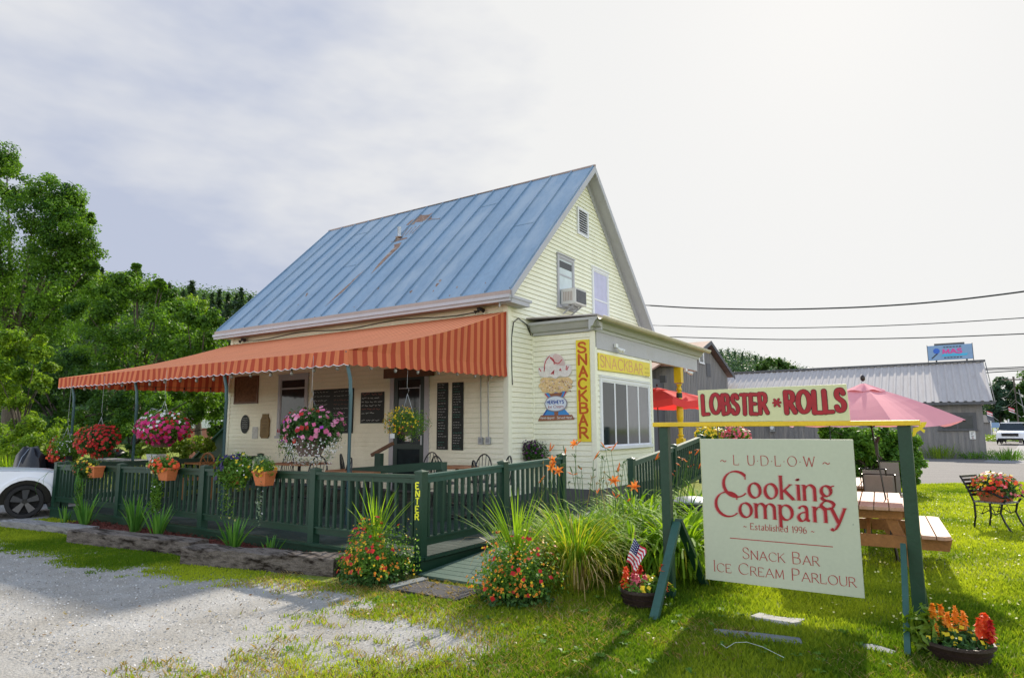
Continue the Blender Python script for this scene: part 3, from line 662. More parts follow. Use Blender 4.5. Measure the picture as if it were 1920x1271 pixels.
# ---- lamps on eaves
def floodlight(loc, tilt, label, dirv=(1, -.3, -.8)):
    t = thing('flood_light', loc, label, 'lamp'); d = Vector(dirv).normalized()
    mb = MB(); mb.cb((0, 0, 0), (.06, .12, .09)); mb.build('base', 'white_plastic', t)
    for s in (-1, 1):
        q = Vector((0, s*.07, -.02))+d*.05; mb = MB(); mb.tube([q, q+d*.05, q+d*.14], [.02, .035, .055], 10); mb.build('lamp_head', 'white_plastic', t)
    return t
floodlight((BX+.06, 13.9, 3.55), 0, 'white double spotlight under the bay eave above the yellow sign', (.7, .6, -.6))
q = onx(BX+.1, 1298, 680); floodlight((BX+.05, 18.9, 3.34), 0, 'round white floodlights at the porch corner by the yellow post', (.6, .5, -.3))
for px, lab in ((899, 'small dark spotlight under the front eave near the house corner'), (455, 'small dark spotlight under the front eave at its far end')):
    q = ony(11.7, px, 580 if px > 800 else 636); t = thing('eave_spotlight', (q.x, 11.72, 4.33), lab, 'lamp', 'dark spotlights under the front eave')
    mb = MB(); mb.cb((0, 0, .0), (.10, .10, .06)); mb.build('base', 'black_metal', t)
    mb = MB(); mb.tube([(-.03, 0, -.02), (-.12, -.04, -.07)], [.03, .05], 8); mb.build('lamp_head', 'black_metal', t)
    mb = MB(); mb.tube([(.03, 0, -.02), (.12, -.04, -.05)], [.03, .05], 8); mb.build('lamp_head', 'black_metal', t)
q0, q1 = ony(11.8, 899, 583), ony(11.8, 455, 640)
mb = MB(); pts = [Vector((q1.x+(q0.x-q1.x)*i/14, 11.79, 4.30-.04*math.sin(i*1.1))) for i in range(15)]; mb.tube(pts, .012, 6); tag(mb.build('lamp_cable', 'black_metal', loc=pts[0]), 'loose black cable running under the front eave above the awning', 'cable')
pts = [(XR+.03, 11.93, 3.0), (XR+.03, 11.93, 3.65), (XR+.04, 12.0, 4.0), (XR+.04, 12.2, 4.12), (XR+.04, 12.55, 4.02), (XR+.03, 12.75, 3.8)]
mb = MB(); mb.tube([(XR+.035, 11.95, 2.6)]+pts, .012, 6); tag(mb.build('wall_cable', 'black_metal', loc=pts[0]), 'black cable looping down the house corner beside the awning', 'cable')
# air conditioner
t = thing('air_conditioner', (XR+.05, 14.48, 4.74), 'white box air conditioner sticking out of the upper gable window', 'air conditioner')
mb = MB(); mb.box((0, -.30, 0), (.42, .30, .40)); b = mb.build('casing', 'ac_beige', t, bevel=.01)
mb = MB(); mb.box((.421, -.26, .04), (.430, .26, .36)); [mb.box((.4305, -.26, .05+i*.032), (.438, .26, .062+i*.032)) for i in range(10)]; mb.build('rear_grille', 'ac_grille', t)
mb = MB(); [mb.box((.08+i*.045, -.306, .08), (.10+i*.045, -.3005, .32)) for i in range(6)]; mb.build('side_louvre', 'fascia_pink', t)
mb = MB(); mb.bar((0, -.2, -.22), (.32, -.2, -.01), .03, .03); mb.bar((0, .2, -.22), (.32, .2, -.01), .03, .03); mb.box((0, -.32, -.05), (.2, .32, -.012)); mb.build('bracket', 'lilac_white', t)
# ---- awning
aw = thing('awning', (-13, 9.5, 2.9), 'long orange and rust striped fabric awning along the house front', 'awning')
AXL, AXR, AYF, AYB, AZF, AZT, AZV = -18.0, -7.86, 7.23, 11.80, 2.92, 4.22, 2.66
def ztop(y):
    t = (y-AYF)/(AYB-AYF); return AZF+(AZT-AZF)*t-.11*math.sin(math.pi*t)
n = 97; w_ = (AXR-AXL)/n; ny_ = 8
mb = MB(); mv = MB()
for i in range(n):
    x0 = AXL+i*w_; x1 = x0+w_; mi = i % 2
    for j in range(ny_):
        y0 = AYF+(AYB-AYF)*j/ny_; y1 = AYF+(AYB-AYF)*(j+1)/ny_
        sg = lambda x, y: (x, y, ztop(y)-.018*math.sin(math.pi*((x-AXL) % 3.38)/3.38)*math.sin(math.pi*(y-AYF)/(AYB-AYF)))
        mb.quad(sg(x0, y0), sg(x1, y0), sg(x1, y1), sg(x0, y1), mi=mi)
    for k in range(4):
        xa = x0+w_*k/4; xb = x0+w_*(k+1)/4; sc = lambda x: .028*abs(math.sin(math.pi*(x-AXL)/(w_*2)))
        wv = lambda x: .02*math.sin(x*3.1)+.012*math.sin(x*11)
        mv.quad((xa, AYF, AZF), (xb, AYF, AZF), (xb, AYF-.015+wv(xb), AZV+.03-sc(xb)), (xa, AYF-.015+wv(xa), AZV+.03-sc(xa)), mi=mi)
mb.build('canopy', ['awn_top_a', 'awn_top_b'], aw, world=True, smooth=True); va = mv.build('valance', ['awn_orange', 'awn_red'], aw, world=True, smooth=True)
mb = MB(); k_ = 97*4; mb.tube([(AXL+(AXR-AXL)*i/k_, AYF-.015+.02*math.sin((AXL+(AXR-AXL)*i/k_)*3.1)+.012*math.sin((AXL+(AXR-AXL)*i/k_)*11), AZV+.03-.028*abs(math.sin(math.pi*(i/4)/2))) for i in range(k_+1)], .006, 4); mb.build('piping', 'trim_white', va, world=True)
for X_, sgn in ((AXR, 1), (AXL, -1)):
    mb = MB(); n = 42; w2 = (AYB-AYF)/n
    for i in range(n):
        for k in range(2):
            ya = AYF+w2*(i+k/2); yb = ya+w2/2; f = lambda y: X_+sgn*.03*math.sin(y*2.3)*.6+sgn*.012*math.sin(y*9)
            sc = lambda y: .028*abs(math.sin(math.pi*(y-AYF)/(w2*2)))
            zb = lambda y: AZV+.03-sc(y)+.10*((y-AYF)/(AYB-AYF))
            zm = lambda y: AZV+.26+.10*((y-AYF)/(AYB-AYF))
            mb.quad((X_, ya, ztop(ya)), (f(ya)-sgn*.01, ya, min(zm(ya), ztop(ya))), (f(yb)-sgn*.01, yb, min(zm(yb), ztop(yb))), (X_, yb, ztop(yb)), mi=i % 2)
            mb.quad((f(ya)-sgn*.01, ya, min(zm(ya), ztop(ya))), (f(ya)+sgn*.012, ya, zb(ya)), (f(yb)+sgn*.012, yb, zb(yb)), (f(yb)-sgn*.01, yb, min(zm(yb), ztop(yb))), mi=i % 2)
    mb.build('side_panel', ['awn_orange', 'awn_red'], aw, world=True, smooth=True)
for x in (-17.35, -14.47, -11.24, -7.90):
    mb = MB(); mb.tube([(x, 7.34, .0), (x, 7.34, 2.2), (x-.01, 7.33, 2.45), (x-.05, 7.30, 2.68), (x-.10, 7.27, 2.88)], .03, 10); mb.build('pole', 'pole_teal', aw, world=True, smooth=True)
mb = MB(); mb.tube([(AXL+.03, AYF+.03, AZF-.035), (AXR-.03, AYF+.03, AZF-.035)], .022, 8); mb.build('front_bar', 'pole_teal', aw, world=True, smooth=True)
for x in (-17.9, -14.47, -11.24, -7.92):
    mb = MB(); mb.tube([(x, AYF+(AYB-AYF)*j/6, ztop(AYF+(AYB-AYF)*j/6)-.035) for j in range(7)], .018, 6); mb.build('rafter_bar', 'pole_teal', aw, world=True, smooth=True)
# string lights
t = thing('string_lights', (-13, 7.35, 2.66), 'string of clear bulbs on black cable under the awning edge', 'string lights')
bul = []
def swag(a, b, k):
    mb = MB(); a = Vector(a); b = Vector(b); pts = [a.lerp(b, i/(k*2))+Vector((0, 0, -.04*math.sin(math.pi*(i % 8)/8))) for i in range(k*2+1)]
    mb.tube(pts, .007, 5); mb.build('cable', 'black_metal', t, world=True)
    for p in pts[1::2]:
        m1 = MB(); m1.tube([p, p+Vector((0, 0, -.07))], .02, 8); so_ = m1.build('socket', 'black_metal', t, world=True)
        m1 = MB(); m1.lathe([(.014, -.07), (.027, -.10), (.030, -.125), (.02, -.15), (.004, -.158)], p, 9); m1.build('bulb', 'bulb_glass', so_, world=True, smooth=True)
swag((AXL+.2, 7.36, 2.78), (AXR-.1, 7.36, 2.78), 17); swag((AXR-.06, 7.5, 2.80), (AXR-.06, 11.6, 2.90), 7); swag((AXL+.2, 11.5, 2.9), (AXL+.2, 7.5, 2.8), 5)
# ---------------------------------------------------------------- hand lettering (stroke glyphs)
def arc(cx, cy, rx, ry, a0, a1, n=18): return [(cx+rx*math.cos(R(a0+(a1-a0)*i/n)), cy+ry*math.sin(R(a0+(a1-a0)*i/n))) for i in range(n+1)]
def cv(P, n=6):
    o = []; Q = [P[0]]+list(P)+[P[-1]]
    for i in range(1, len(Q)-2):
        p0, p1, p2, p3 = Q[i-1:i+3]
        for k in range(n):
            t = k/n; o.append(tuple(.5*((2*p1[j])+(-p0[j]+p2[j])*t+(2*p0[j]-5*p1[j]+4*p2[j]-p3[j])*t*t+(-p0[j]+3*p1[j]-3*p2[j]+p3[j])*t**3) for j in (0, 1)))
    return o+[tuple(P[-1])]
B1 = [(0, 1), (.28, 1), (.48, .93), (.53, .77), (.48, .60), (.28, .53), (0, .53)]
GL = {  # width, strokes, serif feet
'A': (.84, [[(0, 0), (.42, 1)], [(.42, 1), (.84, 0)], [(.15, .35), (.69, .35)]], [(0, 0), (.84, 0)]),
'B': (.62, [[(0, 0), (0, 1)], cv(B1), cv([(0, .53), (.3, .53), (.54, .45), (.6, .27), (.54, .08), (.3, 0), (0, 0)])], []),
'C': (.84, [arc(.47, .5, .46, .5, 42, 318)], []),
'D': (.78, [[(0, 0), (0, 1)], cv([(0, 1), (.35, 1), (.66, .84), (.76, .5), (.66, .16), (.35, 0), (0, 0)])], []),
'E': (.58, [[(0, 0), (0, 1)], [(0, 1), (.54, 1)], [(0, .52), (.42, .52)], [(0, 0), (.57, 0)]], []),
'H': (.72, [[(0, 0), (0, 1)], [(.7, 0), (.7, 1)], [(0, .52), (.7, .52)]], [(0, 0), (0, 1), (.7, 0), (.7, 1)]),
'I': (.04, [[(0, 0), (0, 1)]], [(0, 0), (0, 1)]),
'K': (.68, [[(0, 0), (0, 1)], [(.6, 1), (0, .42)], [(.2, .58), (.68, 0)]], [(0, 0), (0, 1), (.6, 1), (.68, 0)]),
'L': (.56, [[(0, 1), (0, 0)], [(0, 0), (.56, 0)]], [(0, 1)]),
'M': (.92, [[(.05, 0), (.1, 1)], [(.1, 1), (.46, .12)], [(.46, .12), (.82, 1)], [(.82, 1), (.87, 0)]], [(.05, 0), (.87, 0)]),
'N': (.74, [[(0, 0), (0, 1)], [(0, 1), (.72, 0)], [(.72, 0), (.72, 1)]], [(0, 0), (0, 1), (.72, 1)]),
'O': (.92, [arc(.46, .5, .45, .5, 90, 450, 28)], []),
'P': (.56, [[(0, 0), (0, 1)], cv([(0, 1), (.3, 1), (.5, .92), (.55, .74), (.5, .56), (.3, .47), (0, .47)])], [(0, 0)]),
'R': (.66, [[(0, 0), (0, 1)], cv([(0, 1), (.3, 1), (.5, .92), (.55, .76), (.5, .58), (.3, .5), (0, .5)]), [(.26, .5), (.66, 0)]], [(0, 0), (.66, 0)]),
'S': (.56, [cv([(.52, .82), (.42, .96), (.26, 1), (.1, .94), (.04, .77), (.12, .62), (.3, .52), (.48, .41), (.55, .24), (.46, .07), (.28, 0), (.1, .04), (.0, .19)])], []),
'T': (.68, [[(.34, 0), (.34, 1)], [(0, 1), (.68, 1)]], [(.34, 0)]),
'U': (.70, [cv([(0, 1), (0, .6), (.02, .25), (.14, .05), (.34, 0), (.54, .05), (.66, .25), (.68, .6), (.68, 1)])], [(0, 1), (.68, 1)]),
'W': (1.08, [[(0, 1), (.28, 0)], [(.28, 0), (.54, .92)], [(.54, .92), (.80, 0)], [(.80, 0), (1.08, 1)]], [(0, 1), (1.08, 1)]),
'Y': (.72, [[(0, 1), (.36, .48)], [(.72, 1), (.36, .48)], [(.36, .48), (.36, 0)]], []),
'1': (.2, [[(.14, 0), (.14, 1)], [(.14, 1), (0, .84)]], [(.14, 0)]),
'9': (.5, [arc(.25, .7, .24, .3, 0, 360, 20), cv([(.49, .7), (.46, .35), (.3, .08), (.1, 0)])], []),
'6': (.5, [arc(.25, .3, .24, .3, 0, 360, 20), cv([(.01, .3), (.06, .65), (.22, .92), (.42, 1)])], []),
'a': (.5, [cv([(.06, .52), (.14, .62), (.27, .64), (.37, .55), (.38, .3), (.38, .08), (.48, .02)]), cv([(.38, .40), (.14, .33), (.03, .18), (.10, .02), (.24, .02), (.38, .18)])], []),
'b': (.52, [[(0, 1), (0, .02)], arc(.25, .32, .25, .32, 180, -180, 22)], []),
'd': (.54, [arc(.25, .32, .25, .32, 0, 360, 22), [(.5, 1), (.5, 0)]], [(.5, 1)]),
'e': (.46, [cv([(.02, .36), (.43, .38), (.40, .56), (.25, .65), (.08, .56), (.01, .33), (.08, .10), (.26, 0), (.45, .12)])], []),
'g': (.56, [arc(.24, .43, .20, .215, 0, 360, 20), [(.36, .58), (.58, .66)], cv([(.14, .24), (.05, .13), (.16, .05), (.40, .0), (.52, -.12), (.40, -.29), (.16, -.30), (.0, -.18), (.1, -.04), (.2, .02)])], []),
'h': (.48, [[(0, 1), (0, 0)], cv([(0, .44), (.12, .60), (.28, .65), (.42, .54), (.44, .36), (.44, 0)])], [(0, 0), (.44, 0), (0, 1)]),
'i': (.08, [[(.03, .64), (.03, 0)], arc(.03, .86, .012, .012, 0, 360, 8)], [(.03, 0), (.0, .64)]),
'k': (.52, [[(0, 1), (0, 0)], [(.42, .64), (0, .27)], [(.14, .38), (.52, 0)]], [(0, 0), (0, 1), (.42, .64), (.52, 0)]),
'l': (.06, [[(.02, 1), (.02, 0)]], [(.02, 0), (.0, 1)]),
'm': (.86, [[(0, .64), (0, 0)], cv([(0, .44), (.1, .60), (.25, .65), (.38, .54), (.40, .36), (.40, 0)]), cv([(.40, .44), (.5, .60), (.65, .65), (.79, .54), (.81, .36), (.81, 0)])], [(0, 0), (.40, 0), (.81, 0), (-.02, .64)]),
'n': (.48, [[(0, .64), (0, 0)], cv([(0, .44), (.12, .60), (.28, .65), (.42, .54), (.44, .36), (.44, 0)])], [(0, 0), (.44, 0), (-.02, .64)]),
'o': (.54, [arc(.27, .32, .26, .32, 90, 450, 22)], []),
'p': (.54, [[(0, .64), (0, -.32)], arc(.25, .32, .26, .32, 180, -180, 22)], [(0, -.32), (-.02, .64)]),
'r': (.34, [[(0, .64), (0, 0)], cv([(0, .4), (.1, .57), (.22, .65), (.33, .60)])], [(0, 0)]),
's': (.38, [cv([(.34, .54), (.24, .64), (.1, .62), (.04, .5), (.12, .38), (.28, .28), (.34, .14), (.24, .01), (.08, .02), (0, .12)])], []),
't': (.3, [cv([(.12, .86), (.12, .4), (.13, .1), (.20, .0), (.30, .06)]), [(0, .62), (.28, .62)]], []),
'y': (.56, [[(0, .64), (.26, .02)], cv([(.54, .64), (.32, .1), (.18, -.18), (.05, -.30), (-.04, -.24)])], [(0, .64), (.54, .64)]),
'v': (.5, [[(0, .64), (.25, 0)], [(.25, 0), (.5, .64)]], []),
'~': (.5, [cv([(0, .30), (.1, .44), (.22, .42), (.32, .34), (.42, .32), (.5, .44)])], []),
'.': (.05, [arc(.02, .45, .018, .018, 0, 360, 8)], []), "'": (.06, [[(.03, 1), (.02, .78)]], []), '-': (.25, [[(0, .38), (.22, .38)]], []), '!': (.06, [[(.03, 1), (.03, .3)], [(.03, .06), (.03, 0)]], []),
'*': (.44, [[(.04, .50), (.42, .52)], [(.10, .32), (.34, .72)], [(.36, .30), (.10, .70)]], []), ' ': (.34, [], []),
}
GL['c'] = (.46, [arc(.26, .32, .25, .32, 48, 312)], [])
DD = [0]
def stroke(mb, F, pts, d, wf, mi=0, caps=False):
    n = len(pts); Lr = []; Rr = []
    for i, (x, y) in enumerate(pts):
        a = pts[max(i-1, 0)]; b = pts[min(i+1, n-1)]; dx, dy = b[0]-a[0], b[1]-a[1]; l = math.hypot(dx, dy) or 1
        w = wf(dx/l, dy/l)/2; nx_, ny_ = -dy/l*w, dx/l*w; Lr.append((x+nx_, y+ny_)); Rr.append((x-nx_, y-ny_))
    vs = [F.p(*q, d) for q in Lr]+[F.p(*q, d) for q in Rr]
    mb.add(vs, [(i, n+i, n+i+1, i+1) for i in range(n-1)], mi)
    if caps:
        for j, (x, y) in enumerate((pts[0], pts[-1])):
            a, b = (pts[0], pts[1]) if j == 0 else (pts[-2], pts[-1]); l = math.hypot(b[0]-a[0], b[1]-a[1]) or 1; w = wf((b[0]-a[0])/l, (b[1]-a[1])/l)/2
            mb.quad(*[F.p(x+w*math.cos(k*.5236), y+w*math.sin(k*.5236), d+.00025*(j+1)) for k in range(12)], mi=mi)
def text(mb, F, s, u0, v0, h, width=None, thick=.12, thin=.035, nib=28, serif=.08, sp=.16, d=0, mi=0, caps=False, jit=0, small=None, rnd=None, vert=False, grow=0):
    """writes s with its baseline at (u0, v0); thick/thin/serif in cap heights"""
    adv = []; x = 0; rr = random.Random(len(s)*7+3)
    for ch in s:
        k = 1.0
        if small and ch.islower() and ch.upper() in GL: k = small; ch = ch.upper()
        wd = GL[ch][0]*k; adv.append((ch, x, k)); x += wd+sp*(.8 if k < 1 else 1)
    tot = x-sp; sx = (width/(tot*h)) if width else 1
    for ch, ax, k in adv:
        w_, st, se = GL[ch]; jx, jy, ja = rr.uniform(-jit, jit), rr.uniform(-jit, jit), rr.uniform(-jit, jit)*1.6
        def T(p):
            x, y = p[0]*k, p[1]*k; x, y = x-ja*y, y+ja*x
            return (u0+(ax+x+jx)*h*sx, v0+(y+jy)*h)
        c, s_ = math.cos(R(nib)), math.sin(R(nib))
        wf = lambda dx, dy: h*(thin+(thick-thin)*abs(dx*-s_+dy*c))*(1 if k == 1 else .88)+grow
        for q in st:
            DD[0] = (DD[0]+1) % 7; stroke(mb, F, [T(p) for p in q], d+DD[0]*.0004, wf, mi, caps)
        if serif:
            for (x, y) in se:
                DD[0] = (DD[0]+1) % 7; stroke(mb, F, [T((x-serif, y)), T((x+serif, y))], d+DD[0]*.0004, lambda a, b: h*thin*1.1+grow, mi)
            if ch in 'CGS':
                DD[0] = (DD[0]+1) % 7; e = st[0][0]; stroke(mb, F, [T((e[0], e[1]+.07)), T((e[0], e[1]-.14))], d+DD[0]*.0004, lambda a, b: h*thin*1.1+grow, mi)
            if ch in 'EL':
                e = (w_, 0); stroke(mb, F, [T((e[0]-.02, -.02)), T((e[0], .18))], d+.003, lambda a, b: h*thin*1.2+grow, mi)
            if ch in 'ET':
                for ex in ((.54,) if ch == 'E' else (.0, .68)): stroke(mb, F, [T((ex, 1.02)), T((ex, .84))], d+.0031, lambda a, b: h*thin*1.2+grow, mi)
    return tot*h*sx
# ---------------------------------------------------------------- roadside sign
SY = 6.35; FS = Face('A', SY)
t = thing('sign_frame', (-1.3, 6.40, 0), 'dark green post frame with yellow top rail carrying the roadside signs', 'sign frame')
mb = MB(); mb.prism([(-2.395, 6.375, 0), (-2.305, 6.375, 0), (-2.305, 6.465, 0), (-2.395, 6.465, 0)], (0, 0, 1.661)); mb.build('post', 'green_paint', t, world=True, bevel=.006)
mb = MB(); mb.prism([(-.31, 6.375, 0), (-.21, 6.375, 0), (-.21, 6.465, 0), (-.31, 6.465, 0)], (0, 0, 1.661)); mb.build('post', 'green_paint', t, world=True, bevel=.006)
mb = MB(); mb.box((-2.45, 6.345, 1.662), (-.14, 6.49, 1.705)); mb.build('top_rail', 'yellow_paint', t, world=True, bevel=.005)
mb = MB(); mb.bar((-2.262, 6.43, .72), (-2.21, 5.60, .0), .075, .045, side=(1, 0, 0)); mb.build('brace', 'green_worn', t, world=True)
mb = MB(); mb.bar((-2.262, 6.47, .74), (-2.20, 7.05, .0), .075, .045, side=(1, 0, 0)); mb.build('brace', 'green_paint', t, world=True)
mb = MB(); mb.bar((-.335, 6.365, .68), (-.33, 5.72, .0), .04, .09, side=(1, 0, 0)); mb.build('brace', 'green_worn', t, world=True)
mb = MB(); mb.bar((-.26, 6.47, .7), (-.24, 7.1, .0), .05, .07, side=(1, 0, 0)); mb.build('brace', 'green_paint', t, world=True)
# lobster rolls board
t = thing('lobster_sign', (-1.3, 6.36, 1.70), 'yellowish board reading LOBSTER ROLLS in red on the yellow rail', 'sign')
mb = MB(); mb.add([(-1.97, 6.352, 1.709), (-.655, 6.352, 1.706), (-.665, 6.352, 2.025), (-1.975, 6.352, 2.015), (-1.97, 6.38, 1.709), (-.655, 6.38, 1.706), (-.665, 6.38, 2.025), (-1.975, 6.38, 2.015)], [(0, 1, 2, 3), (7, 6, 5, 4), (0, 4, 5, 1), (1, 5, 6, 2), (2, 6, 7, 3), (3, 7, 4, 0)]); mb.build('board', 'sign_yellowish', t, world=True, bevel=.002)
FL = Face('A', 6.352)
for gr, mi, dd, nm, mt_ in ((.009, 0, .0012, 'letter_edging', 'letter_dark'), (0, 0, .0062, 'lettering', 'letter_red')):
    mb = MB(); text(mb, FL, 'LOBSTER', -1.93, 1.785, .180, .60, thick=.20, thin=.155, nib=10, serif=0, sp=.30, d=dd, caps=True, jit=.035, grow=gr)
    text(mb, FL, '*', -1.282, 1.80, .15, .07, thick=.13, thin=.12, serif=0, d=dd, caps=True, grow=gr*.4)
    text(mb, FL, 'ROLLS', -1.165, 1.785, .185, .475, thick=.225, thin=.165, nib=10, serif=0, sp=.30, d=dd, caps=True, jit=.04, grow=gr)
    mb.build(nm, mt_, t, world=True)
# hanging main board
t = thing('main_sign', (-1.31, 6.35, .23), 'large pale green hanging board reading LUDLOW Cooking Company in red', 'sign')
mb = MB(); mb.box((-1.97, 6.35, .235), (-.645, 6.372, 1.545)); mb.build('board', 'sign_pale', t, world=True, bevel=.002)
mb = MB(); mb.box((-1.9735, 6.349, .232), (-1.9702, 6.373, 1.548)); mb.build('edge_strip', 'sign_yellowish', t, world=True)
for x in (-1.80, -.82):
    mb = MB(); mb.tube([(x, 6.36, 1.545), (x, 6.36, 1.665)], .006, 6); mb.build('hanger', 'black_metal', t, world=True)
lt = MB(); text(lt, FS, '~', -1.785, 1.30, .10, .055, .09, .05, d=.001); text(lt, FS, 'L U.D.L.O.W', -1.66, 1.305, .088, .70, .085, .030, sp=.34, d=.001); text(lt, FS, '~', -.895, 1.30, .10, .055, .09, .05, d=.001)
text(lt, FS, '~ Established 1996 ~', -1.60, .725, .056, .60, .12, .05, sp=.20, serif=.05, d=.001)
stroke(lt, FS, [(-1.73, .632), (-.86, .632)], .001, lambda a, b: .0075)
text(lt, FS, 'Snack Bar', -1.62, .460, .098, .64, .085, .03, sp=.20, small=.78, d=.001)
text(lt, FS, 'Ice Cream Parlour', -1.885, .318, .098, 1.18, .085, .03, sp=.20, small=.78, d=.001)
lt.build('small_lettering', 'letter_brick', t, world=True)
for off, gr, dd, nm, mt_ in ((-.009, .002, .0008, 'letter_shadow', 'letter_pinkline'), (0, 0, .0045, 'big_lettering', 'letter_red')):
    mb = MB()
    text(mb, FS, 'C', -1.765+off, 1.010, .235, .21, .12, .03, d=dd, grow=gr, serif=.06); text(mb, FS, 'ooking', -1.535+off, 1.012, .205, .715, .135, .032, sp=.20, d=dd, grow=gr)
    text(mb, FS, 'C', -1.845+off, .828, .225, .205, .12, .03, d=dd, grow=gr, serif=.06); text(mb, FS, 'ompany', -1.625+off, .832, .20, .885, .135, .032, sp=.20, d=dd, grow=gr)
    mb.build(nm, mt_, t, world=True)
mb = MB()
for k in range(0):
    x = -1.95+1.29*random.random(); z = .238+.05*random.random()**2; mb.quad(*[(x+.012*math.cos(a), 6.3496, z+.02*random.random()*math.sin(a)+.004) for a in (0, 1.2, 2.4, 3.6, 5)])
mb.quad(*[(-.69+.006*math.cos(a), 6.3492, .83+.008*math.sin(a)) for a in (0, 1, 2, 3.3, 4.5)])
mat('mildew', (.30, .34, .27), .9, .3); mb.build('dirt_mark', 'mildew', t, world=True)
# yellow wooden fish ornament at the rail's end
q = ony(6.6, 1715, 812)
mb = MB(); Fq = Face('A', 6.60); pts = [Fq.px(x, y) for x, y in ((1712, 802), (1722, 800), (1728, 791), (1738, 791), (1734, 800), (1729, 803), (1735, 806), (1733, 812), (1726, 806), (1719, 810), (1716, 817), (1711, 818))]
Fq.poly(mb, pts, 0, .02); tag(mb.build('bird_ornament', 'yellow_sign', loc=q), 'small yellow wooden cut-out poking out behind the right sign post', 'ornament')
# ---------------------------------------------------------------- signs on the bay
u0, v1 = FBA.px(1079, 638, .03); u1, v0 = FBA.px(1112, 828, .03)
t = thing('snack_bar_sign', FBA.p((u0+u1)/2, v0, 0), 'tall yellow board with SNACKBAR painted downwards in red brown', 'sign')
u0, u1 = u0+.01, BX-.10
mb = MB(); FBA.box(mb, u0, u1, v0, v1, .018, .040); mb.build('board', 'yellow_sign', t, world=True, bevel=.003)
mb = MB(); n = 8; hh = (v1-v0-.10)/n
for i, ch in enumerate('SNACKBAR'):
    text(mb, FBA, ch, u0+.06+.01*(i % 3), v1-.05-hh*(i+1)+.035, hh-.05, (u1-u0)*.56, thick=.25, thin=.20, nib=0, serif=0, d=.0412, caps=True, jit=.02)
mb.build('lettering', 'letter_orange', t, world=True)
u0, v1 = FBB.px(1122, 661, .04); u1, v1b = FBB.px(1218, 681, .04); _, v0 = FBB.px(1122, 693, .04)
t = thing('snack_bar_board', FBB.p((u0+u1)/2, v0, 0), 'wide faded yellow SNACKBAR board above the bay window', 'sign')
mb = MB(); FBB.poly(mb, [(u0, v0), (u1, v1b-.34), (u1, v1b), (u0, v1)], .018, .045); mb.build('board', 'yellow_sign', t, world=True)
mb = MB(); text(mb, FBB, 'SNACKBAR', u0+.10, v0+.07, (v1-v0)*.66, (u1-u0)*.80, thick=.12, thin=.09, nib=0, serif=0, sp=.22, d=.0462, caps=True, jit=.03); mb.build('lettering', 'letter_faded', t, world=True)
mb = MB(); [stroke(mb, FBB, [(u1-.36+.028*k, v1-.17-.11*r_+.05*(k % 2)) for k in range(11)], .0462, lambda a, b: .010) for r_ in range(3)]
mb.v and mb.build('small_lettering', 'carved_wood', t, world=True)
# ice cream cone sign
def cz(x, y): return FBA.px(1000+x/6.054, 630+y/6.054, .03)
cz0 = cz(260, 955)
t = thing('ice_cream_sign', FBA.p(cz0[0], cz0[1], 0), 'cut-out sign of a two scoop ice cream cone on the bay wall', 'sign')
def cp(name, mt_, pts, d0, d1, sm=True):
    mb = MB(); P = [cz(*p) for p in pts]; P = cv(P+[P[0]], 4)[:-1] if sm else P
    FBA.poly(mb, P[::-1], d0, d1); return mb.build(name, mt_, t, world=True)
cp('cone_body', 'cone_blue', [(135, 650), (375, 620), (330, 700), (345, 820), (420, 905), (95, 910), (165, 820), (180, 700)], .017, .028, False)
cp('cone_wrapper', 'cone_brown', [(175, 650), (335, 640), (310, 690), (200, 690)], .0285, .031, False)
cp('cone_side', 'cone_red', [(128, 660), (140, 652), (178, 700), (170, 705)], .029, .032, False); cp('cone_side', 'cone_red', [(365, 625), (378, 628), (345, 690), (338, 688)], .029, .032, False)
cp('cone_gap', 'cone_brown', [(235, 845), (285, 845), (280, 905), (240, 905)], .0285, .0312, False)
cp('cone_shade', 'cone_navy', [(150, 830), (165, 830), (125, 898), (108, 900)], .0285, .0312, False)
cp('banner', 'cone_brown', [(85, 898), (440, 892), (468, 945), (52, 965)], .030, .036, False)
cp('lower_scoop', 'cone_cream', [(75, 500), (120, 470), (250, 480), (380, 465), (430, 490), (448, 520), (430, 550), (440, 580), (400, 600), (390, 625), (340, 625), (300, 645), (255, 635), (210, 655), (160, 640), (110, 635), (85, 600), (60, 560), (85, 530)], .029, .038)
mb = MB()
rr = random.Random(5)
for k in range(70):
    x = rr.uniform(90, 430); y = rr.uniform(500, 625); x += 0; r = rr.uniform(4, 11); P = [cz(x+r*math.cos(a), y+r*.8*math.sin(a+rr.random())) for a in (0, 1.1, 2.4, 3.5, 4.9)]
    FBA.poly(mb, P[::-1], .0385, .040, k % 3)
mb.build('nut_pieces', ['cone_pinkish', 'cone_brown', 'cone_white'], t, world=True)
cp('upper_scoop', 'cone_white', [(65, 350), (120, 345), (125, 290), (165, 225), (250, 198), (320, 225), (355, 285), (365, 320), (405, 320), (435, 350), (435, 400), (405, 450), (360, 465), (300, 455), (255, 485), (200, 460), (150, 470), (85, 460), (60, 410)], .033, .043)
cp('scoop_shade', 'cone_pinkish', [(250, 200), (320, 228), (352, 285), (358, 330), (300, 335), (240, 320), (215, 270), (225, 230)], .0435, .0445)
mb = MB()
for pts in ([(185, 230), (150, 275), (132, 330), (128, 380)], [(195, 250), (250, 300), (290, 310), (325, 270)], [(200, 240), (235, 275), (240, 320)], [(125, 400), (132, 360)], [(205, 430), (240, 390)], [(310, 370), (318, 395)], [(380, 340), (375, 380)], [(70, 370), (90, 400)], [(400, 350), (385, 385)], [(300, 390), (312, 375)], [(215, 425), (235, 405), (228, 435)]):
    P = cv([cz(*p) for p in pts], 5); stroke(mb, FBA, P, .0452, lambda a, b: .022, 0, True)
mb.build('syrup_swirl', 'cone_red', t, world=True)
